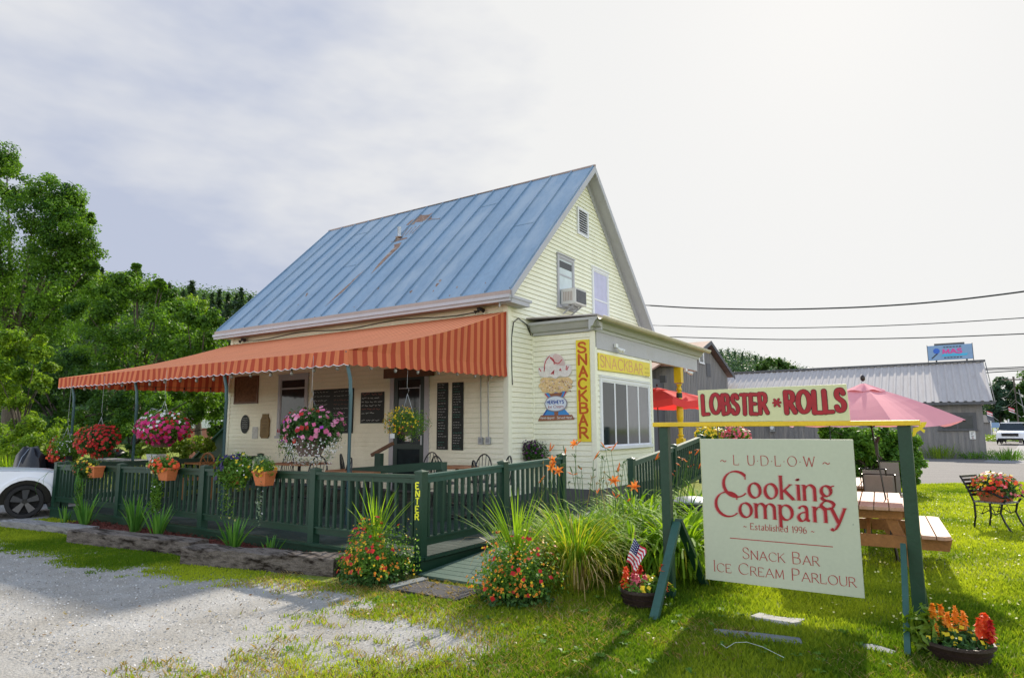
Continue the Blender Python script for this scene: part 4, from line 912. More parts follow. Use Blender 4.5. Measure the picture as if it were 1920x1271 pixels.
cp('badge_ring', 'cone_ring', [(128, 770), (160, 705), (255, 675), (350, 700), (388, 760), (355, 830), (255, 858), (160, 835)], .0365, .040); cp('badge', 'cone_oval', [(138, 770), (168, 712), (255, 685), (343, 708), (376, 762), (345, 822), (255, 846), (168, 826)], .0405, .043)
def ptext(s, x0, y0, x1, h_, mt_, nm, **k):
    mb = MB(); a = cz(x0, y0); b = cz(x1, y0-10); c = cz(x0, y0-h_); text(mb, FBA, s, a[0], a[1], c[1]-a[1], b[0]-a[0], **k); mb.build(nm, mt_, t, world=True)
ptext("HERSHEY'S", 160, 770, 348, 38, 'cone_navy', 'badge_lettering', thick=.24, thin=.16, serif=0, d=.0436, sp=.2); ptext('Ice Cream', 175, 818, 345, 34, 'letter_brick', 'badge_script', thick=.14, thin=.06, serif=0, d=.0436, sp=.12)
ptext('Hand-dipped', 80, 940, 238, 26, 'cone_white', 'banner_lettering', thick=.16, thin=.12, serif=0, d=.0365, sp=.16); ptext('Served Here!', 272, 938, 438, 26, 'cone_white', 'banner_lettering', thick=.16, thin=.12, serif=0, d=.0365, sp=.16)
# ---------------------------------------------------------------- boards on the porch wall
def chalk(x0, y0, x1, y1, label, rows=9, name='menu_board', mtc='chalk', dens=.9, seed=1, h=.05, colors=('chalk',), cols=1, heads=()):
    u0, v1 = FA.px(x0, y0, .03); u1, v0 = FA.px(x1, y1, .03); t = thing(name, FA.p((u0+u1)/2, v0, 0), label, 'menu board')
    mb = MB(); FA.box(mb, u0, u1, v0, v1, .018, .034); mb.build('board', 'chalkboard', t, world=True)
    rr = random.Random(seed); mb = MB(); cw = (u1-u0)/cols
    for c_ in range(cols):
        for r_ in range(rows):
            z = v1-(v1-v0)*(r_+.75)/(rows+.4); x = u0+c_*cw+.04; mi = rr.randrange(len(colors)); hr = h*(1.7 if r_ in heads else 1)
            if rr.random() > dens: continue
            xe = x+(cw-.1)*rr.uniform(.55, 1)
            while x < xe:
                wl = hr*rr.uniform(.8, 2.4); pts = [(x+wl*i/6, z+hr*.5*(rr.random()-.2)) for i in range(7)]; stroke(mb, FA, pts, .0345+.0002*rr.randrange(3), lambda a, b: .007 if hr < .07 else .011, mi); x += wl+hr*.6
    mb.build('chalk_writing', list(colors), t, world=True); return t
chalk(588, 731, 661, 812, 'widest chalkboard menu, beside the porch window', 10, cols=2, seed=2, colors=('chalk', 'chalk_red', 'chalk'), h=.06)
chalk(677, 736, 719, 793, 'squarish chalkboard menu between the awning pole and the door', 8, seed=5, h=.07, heads=(0,), colors=('chalk', 'chalk', 'chalk_red', 'chalk_green'))
chalk(820, 718, 839, 843, 'narrow tall chalkboard menu just right of the door', 24, seed=8, h=.032, dens=.95, colors=('chalk', 'chalk_green', 'chalk'), heads=(0,)); t4 = chalk(848, 717, 868, 844, 'narrow tall chalkboard menu nearer to the wall outlets', 26, seed=9, h=.032, dens=.97, colors=('chalk', 'chalk_green', 'chalk'), heads=(0,))
u, v = FA.px(459, 795, .03); t = thing('oval_board', FA.p(u, v-.27, 0), 'black oval chalkboard on the far end of the porch wall', 'menu board')
mb = MB(); FA.poly(mb, [(u+.20*math.cos(a*math.pi/14), v+.27*math.sin(a*math.pi/14)) for a in range(28)], .018, .034); mb.build('board', 'chalkboard', t, world=True)
mb = MB()
for i in range(6): stroke(mb, FA, [(u-.13+.26*k/9, v+.16-.055*i+.02*random.random()) for k in range(10)], .0345, lambda a, b: .006)
mb.build('chalk_writing', 'chalk', t, world=True)
u0, v1 = FA.px(441, 707, .03); u1, v0 = FA.px(483, 756, .03); t = thing('cork_board', FA.p((u0+u1)/2, v0, 0), 'square brown cork board in a wooden frame under the awning', 'notice board')
mb = MB(); FA.box(mb, u0+.06, u1-.06, v0+.06, v1-.06, .018, .028); mb.build('cork', 'cork', t, world=True)
mb = MB(); [FA.box(mb, *a, .018, .045) for a in ((u0, u0+.06, v0, v1), (u1-.06, u1, v0, v1), (u0+.06, u1-.06, v1-.06, v1), (u0+.06, u1-.06, v0, v0+.06))]; mb.build('frame', 'frame_brown', t, world=True)
u, v = FA.px(497, 799, .03); mb = MB(); P = [(-.13, -.34), (.13, -.34), (.20, -.27), (.20, .18), (.13, .28), (.13, .35), (-.13, .35), (-.13, .28), (-.20, .18), (-.20, -.27)]
FA.poly(mb, [(u+a, v+b) for a, b in P], .018, .05); t = thing('carved_sign', FA.p(u, v-.34, 0), 'small carved wooden plaque with clipped corners on the porch wall', 'plaque'); mb.build('plaque', 'carved_wood', t, world=True)
mb = MB(); [stroke(mb, FA, [(u-.11+.22*k/8, v+.20-.09*i+.03*random.random()) for k in range(9)], .0505, lambda a, b: .012) for i in range(5)]; mb.build('carving', 'brown_wood', t, world=True)
u0, v1 = FA.px(722, 691, .03); u1, v0 = FA.px(815, 706, .03); mb = MB(); FA.box(mb, u0, u1, v0+.02, v1-.02, .056, .08); tag(mb.build('door_plank', 'brown_wood', loc=FA.p(u0, v0, 0)), 'dark brown plank sign mounted above the porch door', 'sign')
for px_, lab in ((902, 'left grey outlet box with conduit on the porch wall'), (916, 'right grey outlet box with conduit on the porch wall')):
    u, v = FA.px(px_, 826, .03); t = thing('outlet_box', FA.p(u, v-.08, 0), lab, 'outlet', 'grey outlet boxes near the house corner'); mb = MB(); FA.box(mb, u-.06, u+.06, v-.08, v+.08, .017, .07); mb.build('box', 'grey_metal', t, world=True, bevel=.008)
    mb = MB(); mb.tube([FA.p(u, v+.08, .035), FA.p(u-.01, 3.0, .035)], .013, 7); mb.build('conduit', 'pipe_grey', t, world=True)
    mb = MB(); FA.box(mb, u-.035, u+.035, v-.04, v+.05, .071, .076); mb.build('cover', 'steel_grey', t, world=True)
# ---------------------------------------------------------------- deck, ramp, railings
t = thing('deck', (-9.7, 5.9, 0), 'dark green painted wooden deck in front of the house', 'deck')
DX0, DX1, DY0 = -14.42, -5.08, 5.86
mb = MB()
for i in range(36):
    y0 = DY0+.02+i*.162; y1 = min(y0+.155, YF-.05)
    if y0 < YF-.06: mb.box((DX0, y0, .15), (DX1, y1, .178))
mb.build('floor_board', 'deck_floor', t, world=True)
mb = MB(); mb.box((DX0-.03, DY0-.05, .165), (DX1+.03, DY0+.015, .20)); mb.box((DX1+.001, DY0+.016, .166), (DX1+.05, YF-.1, .20)); mb.build('edge_board', 'green_paint', t, world=True)
mb = MB(); mb.box((DX0, DY0-.02, -.1), (DX1+.01, DY0+.01, .162)); mb.box((DX0, DY0+.011, -.1), (DX0+.03, YF-.3, .148)); mb.box((DX1-.02, DY0+.011, -.1), (DX1+.01, YF-.3, .148)); mb.build('skirt', 'green_paint', t, world=True)
t = thing('ramp', (-4.55, 5.9, 0), 'pale green boarded ramp climbing beside the deck railing', 'ramp')
mb = MB(); RL = [(0, 5.72), (0.34, 11.3)]
for i in range(38):
    y0 = 5.74+i*.148; y1 = y0+.136; zf = lambda y: .015+(y-5.72)*.052
    mb.add([(-5.02, y0, zf(y0)), (-4.05, y0, zf(y0)), (-4.05, y1, zf(y1)), (-5.02, y1, zf(y1)), (-5.02, y0, zf(y0)+.028), (-4.05, y0, zf(y0)+.028), (-4.05, y1, zf(y1)+.028), (-5.02, y1, zf(y1)+.028)], [(0, 3, 2, 1), (4, 5, 6, 7), (0, 1, 5, 4), (1, 2, 6, 5), (2, 3, 7, 6), (3, 0, 4, 7)])
mb.build('board', 'ramp_board', t, world=True)
def zt(x): return 1.05+(x+14.4)/9.3*.12       # rail height drifts a little along the old deck
def railing(name, label, posts, zfn, base, group=None, top='green_paint', gap=.135, cap=True, toprail=True, skip0=False):
    """posts: list of (x, y); base(x, y) gives floor height"""
    t = thing(name, (posts[0][0], posts[0][1], 0), label, 'railing', group)
    pm = None
    for (x, y, *e) in posts[int(skip0):]:
        z1 = zfn(x, y); z0 = base(x, y) if not e else e[0]; mb = MB(); mb.box((x-.055, y-.055, z0), (x+.055, y+.055, z1-.03)); mb.prism([(x-.062, y-.062, z1-.03), (x+.062, y-.062, z1-.03), (x+.062, y+.062, z1-.03), (x-.062, y+.062, z1-.03)], (0, 0, .018))
        mb.add([(x-.062, y-.062, z1-.012), (x+.062, y-.062, z1-.012), (x+.062, y+.062, z1-.012), (x-.062, y+.062, z1-.012), (x, y, z1+.012)], [(0, 1, 4), (1, 2, 4), (2, 3, 4), (3, 0, 4)]); mb.build('post', 'green_paint', t, world=True)
    for (p, q) in zip(posts[:-1], posts[1:]):
        a = Vector((p[0], p[1], 0)); b = Vector((q[0], q[1], 0)); d = (b-a); l = d.length; d.normalize(); s = d.cross(Vector((0, 0, 1))); a2 = a+d*.056; b2 = b-d*.056; ll = (b2-a2).length
        za, zb = zfn(p[0], p[1])-.085, zfn(q[0], q[1])-.085; fa, fb = base(p[0], p[1]), base(q[0], q[1]); Zv = lambda v, z: Vector((v.x, v.y, z))
        mb = MB(); mb.bar(Zv(a2, za+.018), Zv(b2, zb+.018), .10, .032, side=s); mb.bar(Zv(a2, za-.032), Zv(b2, zb-.032), .045, .065, side=s); mb.build('top_rail', top, t, world=True)
        mb = MB(); mb.bar(Zv(a2, fa+.165), Zv(b2, fb+.165), .045, .075, side=s); mb.bar(Zv(a2, fa+.212), Zv(b2, fb+.212), .09, .018, side=s); mb.build('bottom_rail', 'green_paint', t, world=True)
        n = max(1, round(ll/gap)); 
        for i in range(n):
            if toprail is None: break
            f = (i+.5)/n; c = a2+(b2-a2)*f; z0 = fa+(fb-fa)*f+.222; z1 = za+(zb-za)*f-.065
            if pm is None:
                m_ = MB(); m_.cb((0, 0, .5), (.036, .036, 1)); pm = m_.build('baluster', 'green_paint', t)
                o = pm
            else: o = pm.copy(); COL.objects.link(o); o.parent = t
            rl = rootloc(t); o.location = (c.x-rl.x, c.y-rl.y, z0-rl.z); o.rotation_euler = (0, 0, math.atan2(d.y, d.x)); o.scale = (1, 1, z1-z0)
    return t
fl = lambda x, y: .18
railing('deck_railing', 'dark green front railing of the deck with flower pots hung on it', [(-5.14, 5.91), (-6.98, 5.91), (-9.49, 5.91), (-11.99, 5.91), (-14.38, 5.91)], lambda x, y: zt(x), fl)
railing('deck_railing', 'dark green railing closing the far short end of the deck', [(-14.36, 6.05), (-14.36, 8.2), (-14.36, 10.4)], lambda x, y: 1.06, fl)
railing('ramp_railing', 'green railing beside the ramp starting at the ENTER post', [(-5.14, 5.915), (-5.14, 7.62), (-5.14, 9.30)], lambda x, y: 1.17+(y-5.9)*.022, fl, top='green_worn', skip0=True)
for o in [o for o in bpy.data.objects if o.name.startswith('ramp_railing')]:
    p0 = [c for c in o.children if c.name.startswith('post')][0]
# ENTER on the corner post
fe = Face('A', 5.855); mb = MB()
for i, ch in enumerate('ENTER'): text(mb, fe, ch, -5.175+.004*(i % 2), 1.05-.088*(i+1), .070, .055, thick=.27, thin=.22, nib=0, serif=0, d=.0015, jit=.02)
tag(mb.build('enter_lettering', 'yellow_letters', [o for o in bpy.data.objects if o.name == 'deck_railing'][0], world=True))
# inner hand rails
t = thing('inner_rail', (-7.0, 8.4, .18), 'green board rail on thick posts in the middle of the deck', 'railing')
qa = ony(8.4, 660, 878); qb = ony(8.4, 832, 866)
for q in (qa, qb): mb = MB(); mb.box((q.x-.09, 8.33, .18), (q.x+.03, 8.45, q.z)); mb.build('post', 'green_paint', t, world=True)
mb = MB(); mb.bar((qa.x+.035, 8.32, qa.z-.05), (qb.x+.03, 8.32, qb.z-.05), .03, .13, side=(0, 1, 0)); mb.build('rail_board', 'green_paint', t, world=True)
t = thing('step_handrail', (-9.9, 10.5, .18), 'short sloping brown handrail beside the porch door', 'handrail')
qa = ony(10.5, 697, 853); qb = ony(10.5, 737, 831); mb = MB(); mb.bar(qa, qb, .06, .07); mb.build('rail', 'brown_wood', t, world=True)
q = ony(10.5, 711, 848); mb = MB(); mb.box((q.x-.09, 10.45, .18), (q.x+.09, 10.55, q.z-.02)); mb.build('post', 'green_paint', t, world=True)
# far ramp railing on the right side of the bay
railing('side_railing', 'weathered green ramp railing right of the bay window', [(-4.62, 10.9), (-4.62, 13.1), (-4.62, 14.9), (-4.62, 16.8)], lambda x, y: 1.10-.26*(y < 11)+(y-10.9)*.10 if y > 11 else 1.13, lambda x, y: .05+(y-10.9)*.09, top='ramp_board')
# ---------------------------------------------------------------- old timbers, mat, stones
def timber(p, q, w, h, mt_, label, z=0.0, seed=0):
    p = Vector(p); q = Vector(q); d = (q-p).normalized(); s = Vector((-d.y, d.x, 0)); n = 30; mb = MB(); rr = random.Random(seed); vs = []; fs = []
    prof = [(-.5, 0), (-.5, .55), (-.49, .93), (-.40, 1), (-.1, 1), (.2, 1), (.44, 1), (.5, .9), (.5, 0)]
    ph = [rr.uniform(0, 6) for _ in prof]
    for i in range(n+1):
        c = p+(q-p)*(i/n)
        for k, (a, b) in enumerate(prof):
            j = (.004*math.sin(i*.5+ph[k])+.004*rr.uniform(-1, 1))*(1 if seed < 3 else 2.2); e = .03 if 0 < i < n else 0
            vs.append(c+s*(a*w+j*.5)+Vector((0, 0, z+b*h+(j if b > 0 else 0)-(.05*h if k in (3, 4) and i % 7 in (2, 3) else 0))))
    m_ = len(prof)
    for i in range(n):
        for k in range(m_-1): fs.append((i*m_+k, i*m_+k+1, (i+1)*m_+k+1, (i+1)*m_+k))
    fs += [tuple(range(m_-1, -1, -1)), tuple(range(n*m_, (n+1)*m_))]
    mb.add(vs, fs); return tag(mb.build('timber', mt_, loc=((p+q)/2)), label, 'timber', 'old timbers edging the gravel')
timber((-13.70, 4.95, 0), (-11.52, 5.26, 0), .30, .12, 'timber_pale', 'pale weathered timber lying farthest left, near the white car', seed=1)
timber((-10.98, 4.84, 0), (-8.42, 5.22, 0), .30, .19, 'timber_old', 'middle weathered timber with faint chalky marks on its face', seed=2)
timber((-8.05, 4.86, 0), (-5.90, 5.40, 0), .28, .21, 'timber_old', 'dark split and rotting timber next to the left flower bush', seed=3)
t = thing('door_mat', (-4.42, 5.40, 0), 'black rubber door mat with curled relief in front of the ramp', 'door mat')
mb = MB(); mb.box((-4.82, 5.18, .004), (-4.03, 5.62, .022)); mb.build('mat_base', 'rubber_mat', t, world=True)
mb = MB(); Fm = type('F', (), {'p': staticmethod(lambda u, v, d=0: (u, v, .0225+d))})
for cx in (-4.68, -4.42, -4.17):
    for r in (.05, .09): stroke(mb, Fm, [(cx+r*math.cos(a*.4), 5.40+r*.9*math.sin(a*.4)) for a in range(17)], .001, lambda a, b: .014)
for k in range(30): x = random.uniform(-4.8, -4.06); y = random.choice((random.uniform(5.2, 5.27), random.uniform(5.53, 5.60))); stroke(mb, Fm, [(x, y), (x+.03, y+.02), (x+.05, y)], .002+.0005*(k % 5), lambda a, b: .01)
mb.build('relief', 'mat_relief', t, world=True)
mb = MB(); mb.add([(-5.0, 5.22, .0), (-4.86, 5.14, .0), (-4.80, 5.66, .0), (-4.92, 5.70, .0), (-5.0, 5.22, .035), (-4.86, 5.14, .035), (-4.80, 5.66, .035), (-4.92, 5.70, .035)], [(4, 5, 6, 7), (0, 1, 5, 4), (1, 2, 6, 5), (2, 3, 7, 6), (3, 0, 4, 7)]); tag(mb.build('slate_strip', 'slate', loc=(-4.9, 5.4, 0)), 'grey strip of stone along the left edge of the door mat', 'stone')
def slab(pts, h, mt_, label, name='stone', cat='stone'):
    P = [onz(0, *p) for p in pts]; mb = MB(); c = sum(P, Vector())/len(P); mb.prism([(p.x, p.y, -.02) for p in P][::-1], (0, 0, h+.02)); tag(mb.build(name, mt_, loc=(c.x, c.y, 0)), label, cat)
slab([(1408, 1160), (1425, 1154), (1460, 1162), (1510, 1166), (1500, 1172), (1470, 1176), (1440, 1170)], .03, 'pale_stone', 'whitish flat stone in the grass under the hanging board')
slab([(1340, 1183), (1400, 1188), (1500, 1200), (1505, 1211), (1420, 1203), (1338, 1190)], .022, 'slate', 'long grey plank sunk in the grass in the sign shadow', 'plank', 'plank')
slab([(1615, 1212), (1640, 1213), (1680, 1226), (1676, 1231), (1625, 1222)], .024, 'slate', 'short grey plank in the grass left of the right sign post', 'plank', 'plank')
# ---------------------------------------------------------------- planting
def ellip(n, c, r, shell=.55, top=False):
    d = sphere_pts(n)
    if top: d[:, 2] = np.abs(d[:, 2])
    f = RNG.uniform(shell, 1.0, n)[:, None]
    return np.array(c)+d*f*np.array(r), d
def lumpy(P, c, r, amt=.25, k=3.0, seed=0):
    d = (P-np.array(c))/np.array(r); s = 1+amt*2*(vnoise(d[:, 0]*k+9+d[:, 2]*1.7, d[:, 1]*k+5-d[:, 2]*1.3, 1.0, 40+seed, 2)-.5); return np.array(c)+(P-np.array(c))*s[:, None]
SD = [0]
def plant(t, c, r, nleaf, ls, lm, blooms, name='foliage', top=False, shell=.35, asp=.5, amt=.3, extra=None):
    """foliage cloud plus one mesh of blossoms per colour; local to thing t"""
    SD[0] += 1
    P, d = ellip(nleaf, c, r, shell, top); P = lumpy(P, c, r, amt, seed=SD[0]); P[:, 2] = np.maximum(P[:, 2], -rootloc(t).z+.01) if top else P[:, 2]
    npmesh(name, leaves(P, d+np.array([0, 0, .5]), ls, asp), 4, lm, t)
    for b in blooms:
        mt_, n, s = b[:3]; side = b[3] if len(b) > 3 else None; label = b[4] if len(b) > 4 else None
        P, d = ellip(n*(3 if side else 1), c, np.array(r)*1.03, .88, top); P = lumpy(P, c, r, amt, seed=SD[0])
        if side:
            q = (P-np.array(c))/np.array(r); wgt = q@np.array(side); k = np.argsort(-wgt+RNG.normal(0, .28, len(wgt)))[:n]; P, d = P[k], d[k]
        if top: P[:, 2] = np.maximum(P[:, 2], .04)
        o = npmesh('blossoms', discs(P, d+np.array([.1, -.4, .4]), s, 8, .35, .28), 8, mt_, t)
        if label: o['label'] = label
        if len(b) > 5: npmesh('blossom_centres', discs(P+unit(d+np.array([.1, -.4, .4]))*.006, d+np.array([.1, -.4, .4]), s*.36, 6, .2), 6, b[5], o)
def straps(t, c, n, ln, wd, mt_, name='blades', arch=.6, spread=.35, base=.08, seg=6, up=1.0, loc=True, jit=.25):
    """long arching leaves as ribbons"""
    c = np.array(c, float); a = RNG.uniform(0, 2*math.pi, n); L_ = ln*RNG.uniform(1-jit*1.6, 1+jit, n); b = np.stack([np.cos(a), np.sin(a), 0*a], 1)
    P0 = c+b*RNG.uniform(0, base, n)[:, None]; tilt = np.abs(RNG.normal(spread, spread*.5, n)); sd = np.stack([-np.sin(a), np.cos(a), 0*a], 1); tw = RNG.uniform(-.5, .5, n)[:, None]; sd = unit(sd+b*tw)
    pts = []; p = P0.copy(); ang = tilt.copy()
    ar = arch*RNG.uniform(.4, 1.5, n)
    for i in range(seg+1):
        pts.append(p.copy()); p = p+(b*np.sin(ang)[:, None]+np.array([0, 0, 1.])*np.cos(ang)[:, None]*up)*(L_/seg)[:, None]; ang = ang+ar*(i+1)/seg
    W = [wd*(.7+.5*math.sin(math.pi*min(1, i/seg*1.3)))*(1 if i < seg else .05)*(1-.35*max(0, i/seg-.6)) for i in range(seg+1)]
    Q = []; sh = np.clip(RNG.random(n), 0, 1); S_ = []
    for i in range(seg):
        q = np.stack([pts[i]-sd*W[i]/2, pts[i]+sd*W[i]/2, pts[i+1]+sd*W[i+1]/2, pts[i+1]-sd*W[i+1]/2], 1); q[:, :, 2] = np.maximum(q[:, :, 2], .01 if rootloc(t).z < .05 else -9); Q.append(q); S_.append(sh)
    return npmesh(name, np.concatenate(Q).reshape(-1, 3), 4, mt_, t, shade=np.concatenate(S_))
def bucket(t, r0, r1, h, mt_, name='pot', z=0, n=20, rim=.012, sx=1, sy=1):
    mb = MB(); mb.lathe([(r0, z), (r0*.5+r1*.5, z+h*.5), (r1, z+h*.86), (r1+rim, z+h*.86), (r1+rim, z+h), (r1-.012, z+h), (r1-.02, z+h-.03)], n=n, sx=sx, sy=sy); o = mb.build(name, mt_, t, smooth=True)
    mb = MB(); mb.lathe([(r1-.022, z+h-.035), (.01, z+h-.025)], n=n, sx=sx, sy=sy); mb.build('soil', 'soil', t); return o
# flower mounds each side of the ramp
for (x, y, lab, r, sd) in ((-5.34, 5.36, 'round bush of red and yellow flowers left of the ramp, against the ENTER post', (.46, .42, .50), 1), (-3.56, 5.50, 'round bush of red and orange yellow flowers right of the ramp mat', (.44, .40, .50), 2)):
    t = thing('flower_bush', (x, y, 0), lab, 'flower bush', 'flower bushes flanking the ramp')
    plant(t, (0, 0, .12), r, 5200, .038, 'leaf_plant', [('petal_red', 60 if sd == 1 else 34, .052, (.3*(-1)**sd, -.3, .5)), ('petal_yellow', 90, .024, (.4, -.4, .6)), ('petal_orange', 130, .030, (.1, -.8, -.1), None, 'petal_brown')], top=True, amt=.48)
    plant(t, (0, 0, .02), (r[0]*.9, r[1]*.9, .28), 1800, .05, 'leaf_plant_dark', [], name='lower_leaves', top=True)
    straps(t, (0, .02, .40), 46, .62, .014, 'blade', name='spike_leaves', arch=.10, spread=.42, base=.03)
for i in range(9):      # geranium heads
    pass
# ornamental grass clump
t = thing('grass_clump', (-3.32, 6.30, 0), 'tall yellow green ornamental grass clump with tan dead blades', 'ornamental grass')
straps(t, (0, 0, 0), 620, .84, .011, 'blade', arch=.62, spread=.20, base=.20); straps(t, (0, 0, 0), 330, .90, .010, 'blade_yellow', name='yellow_blades', arch=.75, spread=.25, base=.20); straps(t, (0, 0, 0), 130, .72, .011, 'blade_tan', name='dead_blades', arch=1.0, spread=.35, base=.24)
t = thing('grass_clump', (-4.02, 6.22, 0), 'thin open tuft of grass blades between the ramp and the flower bush', 'ornamental grass')
straps(t, (0, 0, 0), 70, .85, .012, 'blade', arch=.30, spread=.28, base=.10); straps(t, (0, 0, 0), 22, .9, .010, 'blade_tan', name='dead_blades', arch=1.0, spread=.4, base=.10)
# day lilies
dl = [(-3.75, 6.95, 'low day lily clump between the ramp edge and the ornamental grass'), (-3.05, 7.15, 'leafy day lily clump directly behind the ornamental grass'), (-3.55, 7.6, 'day lily clump beside the ramp, nearest to the deck corner'), (-2.75, 7.75, 'day lily clump just left of the left sign post'), (-3.35, 8.4, 'day lily clump in front of the bay window wall'), (-2.55, 8.6, 'day lily clump spilling out right behind the left sign post'), (-3.9, 9.2, 'day lily clump below the bay corner'), (-2.9, 9.5, 'day lily clump in front of the side railing'), (-3.3, 10.4, 'farthest day lily clump against the side railing'), (-2.55, 7.3, 'arching day lily clump showing between post and hanging board')]
for x, y, lab in dl:
    t = thing('day_lily', (x, y, 0), lab, 'day lily', 'day lilies in the bed by the ramp'); n = 430
    straps(t, (0, 0, 0), n, .90, .030, 'blade', arch=.85, spread=.32, base=.18, seg=7); straps(t, (0, 0, 0), 26, .8, .02, 'blade_yellow', name='yellow_blades', arch=1.1, spread=.4, base=.2)
def lilyflower(t, P, d, s, k=0):
    d = Vector(d).normalized(); a, b = axes_from(d); mb = MB()
    for i in range(6):
        an = i*math.pi/3+k; w = a*math.cos(an)+b*math.sin(an); sd = d.cross(w); op = s*(.55 if i % 2 else .62)
        c0, c1, c2, c3 = P, P+d*s*.35+w*op*.30, P+d*s*.52+w*op*.85, P+d*s*.38+w*op*1.35
        wd = s*.15
        mb.add([c0-sd*.005, c0+sd*.005, c1-sd*wd, c1+sd*wd, c2-sd*wd*.8, c2+sd*wd*.8, c3], [(0, 1, 3, 2), (2, 3, 5, 4), (4, 5, 6)])
    return mb
rr = random.Random(4)
LF = [(1040, 862, 1, 8.2), (1034, 876, 1, 8.2), (1047, 884, 1, 8.2), (1080, 834, 1, 7.7), (1153, 904, 1, 7.2), (1189, 915, 1, 7.2), (1155, 933, 0, 7.4), (1120, 925, 0, 7.6), (1074, 890, 0, 7.9), (1010, 905, 0, 8.3), (1031, 846, 0, 8.0), (1135, 840, 0, 8), (1146, 845, 0, 8.1), (1159, 885, 0, 7.4), (1176, 940, 0, 7.6), (1228, 862, 0, 9), (1060, 852, 0, 7.9), (1113, 862, 0, 8.1), (1090, 880, 0, 8.2)]
t = thing('lily_stalks', (-4.0, 7.9, 0), 'tall thin stalks with open orange lilies rising in front of the bay', 'orange lilies')
st = MB(); fl_ = MB(); bd = MB()
for (px_, py_, op, Y) in LF:
    q = ony(Y, px_, py_); b0 = Vector((q.x+rr.uniform(-.15, .2), Y+rr.uniform(-.15, .15), 0)); m_ = b0.lerp(q, .55)+Vector((rr.uniform(-.03, .03), 0, .08))
    st = MB(); st.tube([b0, m_, q], [.006, .005, .003], 5); so2 = st.build('stalk', 'lily_stem' if 'lily_stem' in M else leafmat('lily_stem', (.05, .12, .02), (.10, .18, .04), .1), t, world=True)
    dv = Vector((rr.uniform(-.4, .7), -1, rr.uniform(.0, .8)))
    if op:
        lilyflower(t, q, dv, .105, rr.random()).build('lily_flower', 'petal_lily', so2, world=True)
    for k in range(3):
        e = q+Vector((rr.uniform(-.06, .06), rr.uniform(-.05, .05), rr.uniform(.01, .07))); z = MB(); z.tube([q, e, e+(e-q)*.9], [.004, .010, .003], 5); z.build('bud', 'petal_lily' if k else 'lily_stem', so2, world=True)
for k in range(30):
    px_ = rr.uniform(1008, 1175); py_ = rr.uniform(858, 930); Y = rr.uniform(7.4, 8.8); q = ony(Y, px_, py_); b0 = Vector((q.x+rr.uniform(-.2, .2), Y, 0)); st = MB(); st.tube([b0, b0.lerp(q, .6)+Vector((0, 0, .04)), q], [.006, .004, .003], 5)
    for j in range(3): e = q+Vector((rr.uniform(-.05, .05), rr.uniform(-.04, .04), rr.uniform(.02, .06))); st.tube([q, e], [.003, .006], 4)
    st.build('stalk', 'lily_stem' if k % 4 else 'blade_tan', t, world=True)
# leaning faded blooms by the side railing
t = thing('lily_stalks', (-2.7, 8.9, 0), 'leaning stalks of faded orange lilies between left post and hanging board', 'orange lilies')
for k in range(16):
    px_ = rr.uniform(1262, 1312); py_ = rr.uniform(842, 895); q = ony(8.6, px_, py_); b0 = Vector((q.x-.25, 8.7, .2)); st = MB(); st.tube([b0, b0.lerp(q, .5)+Vector((0, 0, .08)), q], [.005, .004, .003], 5); s_ = st.build('stalk', 'lily_stem', t, world=True)
    z = MB(); e = q+Vector((rr.uniform(-.07, .09), -.03, rr.uniform(-.05, .09))); z.tube([q, (q+e)/2, e], [.003, .009, .002], 5); z.build('bud', 'petal_brown' if k % 2 else 'petal_lily', s_, world=True)
# irises by the deck
for (px_, py_, n, h_, lab) in ((160, 985, 40, .52, 'iris clump nearest the far end of the deck railing'), (252, 1000, 44, .56, 'iris clump behind the gap of the two longer timbers, left of a pair'), (296, 1010, 34, .50, 'iris clump behind the middle timber, right of a pair'), (438, 1032, 46, .44, 'iris clump growing alone behind the dark split timber'), (122, 980, 12, .3, 'tiny tuft of leaves at the deck end beside the pale timber'), (505, 1040, 10, .26, 'few weedy blades against the deck skirt behind the dark timber')):
    q = onz(.06, px_, py_); t = thing('iris_plant', (q.x, min(q.y, 5.72), .04), lab, 'iris', 'iris clumps along the deck'); straps(t, (0, 0, 0), n, h_, .028, 'iris_blade', arch=.12, spread=.26, base=.07, jit=.2)
# hanging baskets
def hang(name, P, label, topz, wires=3, rw=.17, zr=0):
    t = thing(name, P, label, 'hanging basket', 'hanging flower baskets under the awning')
    mb = MB(); hz = .52
    for k in range(wires):
        a = 2*math.pi*k/wires+.5; mb.tube([(rw*math.cos(a), rw*math.sin(a), zr), (0, 0, hz)], .004, 4)
    mb.tube([(0, 0, hz), (.03, 0, hz+.04), (.03, 0, hz+.08), (-.01, 0, hz+.11), (0, 0, topz-P[2])], .003, 5); mb.build('hanger', 'grey_metal', t); return t
q = ony(7.17, 187, 822); t = hang('hanging_basket', (q.x, 7.17, q.z-.05), 'hanging basket of bright red begonias farthest left, above the railing', 2.86)
bucket(t, .12, .2, .2, 'coir', 'basket', z=-.22); plant(t, (0, 0, .0), (.56, .42, .36), 4200, .06, 'leaf_plant_dark', [('petal_red', 250, .075, (.2, -.4, .1)), ('petal_coral', 90, .06, (-.5, -.4, -.2))], amt=.3)
q = ony(7.17, 128, 840); t = hang('hanging_basket', (q.x, 7.12, q.z-.04), 'lower red flower basket with tiny white blooms, leftmost of all', 2.86)
bucket(t, .12, .18, .2, 'coir', 'basket', z=-.22); plant(t, (0, 0, .0), (.42, .34, .34), 2600, .055, 'leaf_plant', [('petal_red', 150, .08, (-.5, -.4, -.4)), ('petal_white', 60, .03, (.2, -.2, .6)), ('petal_coral', 70, .07, (-.6, -.3, -.5))], amt=.35)
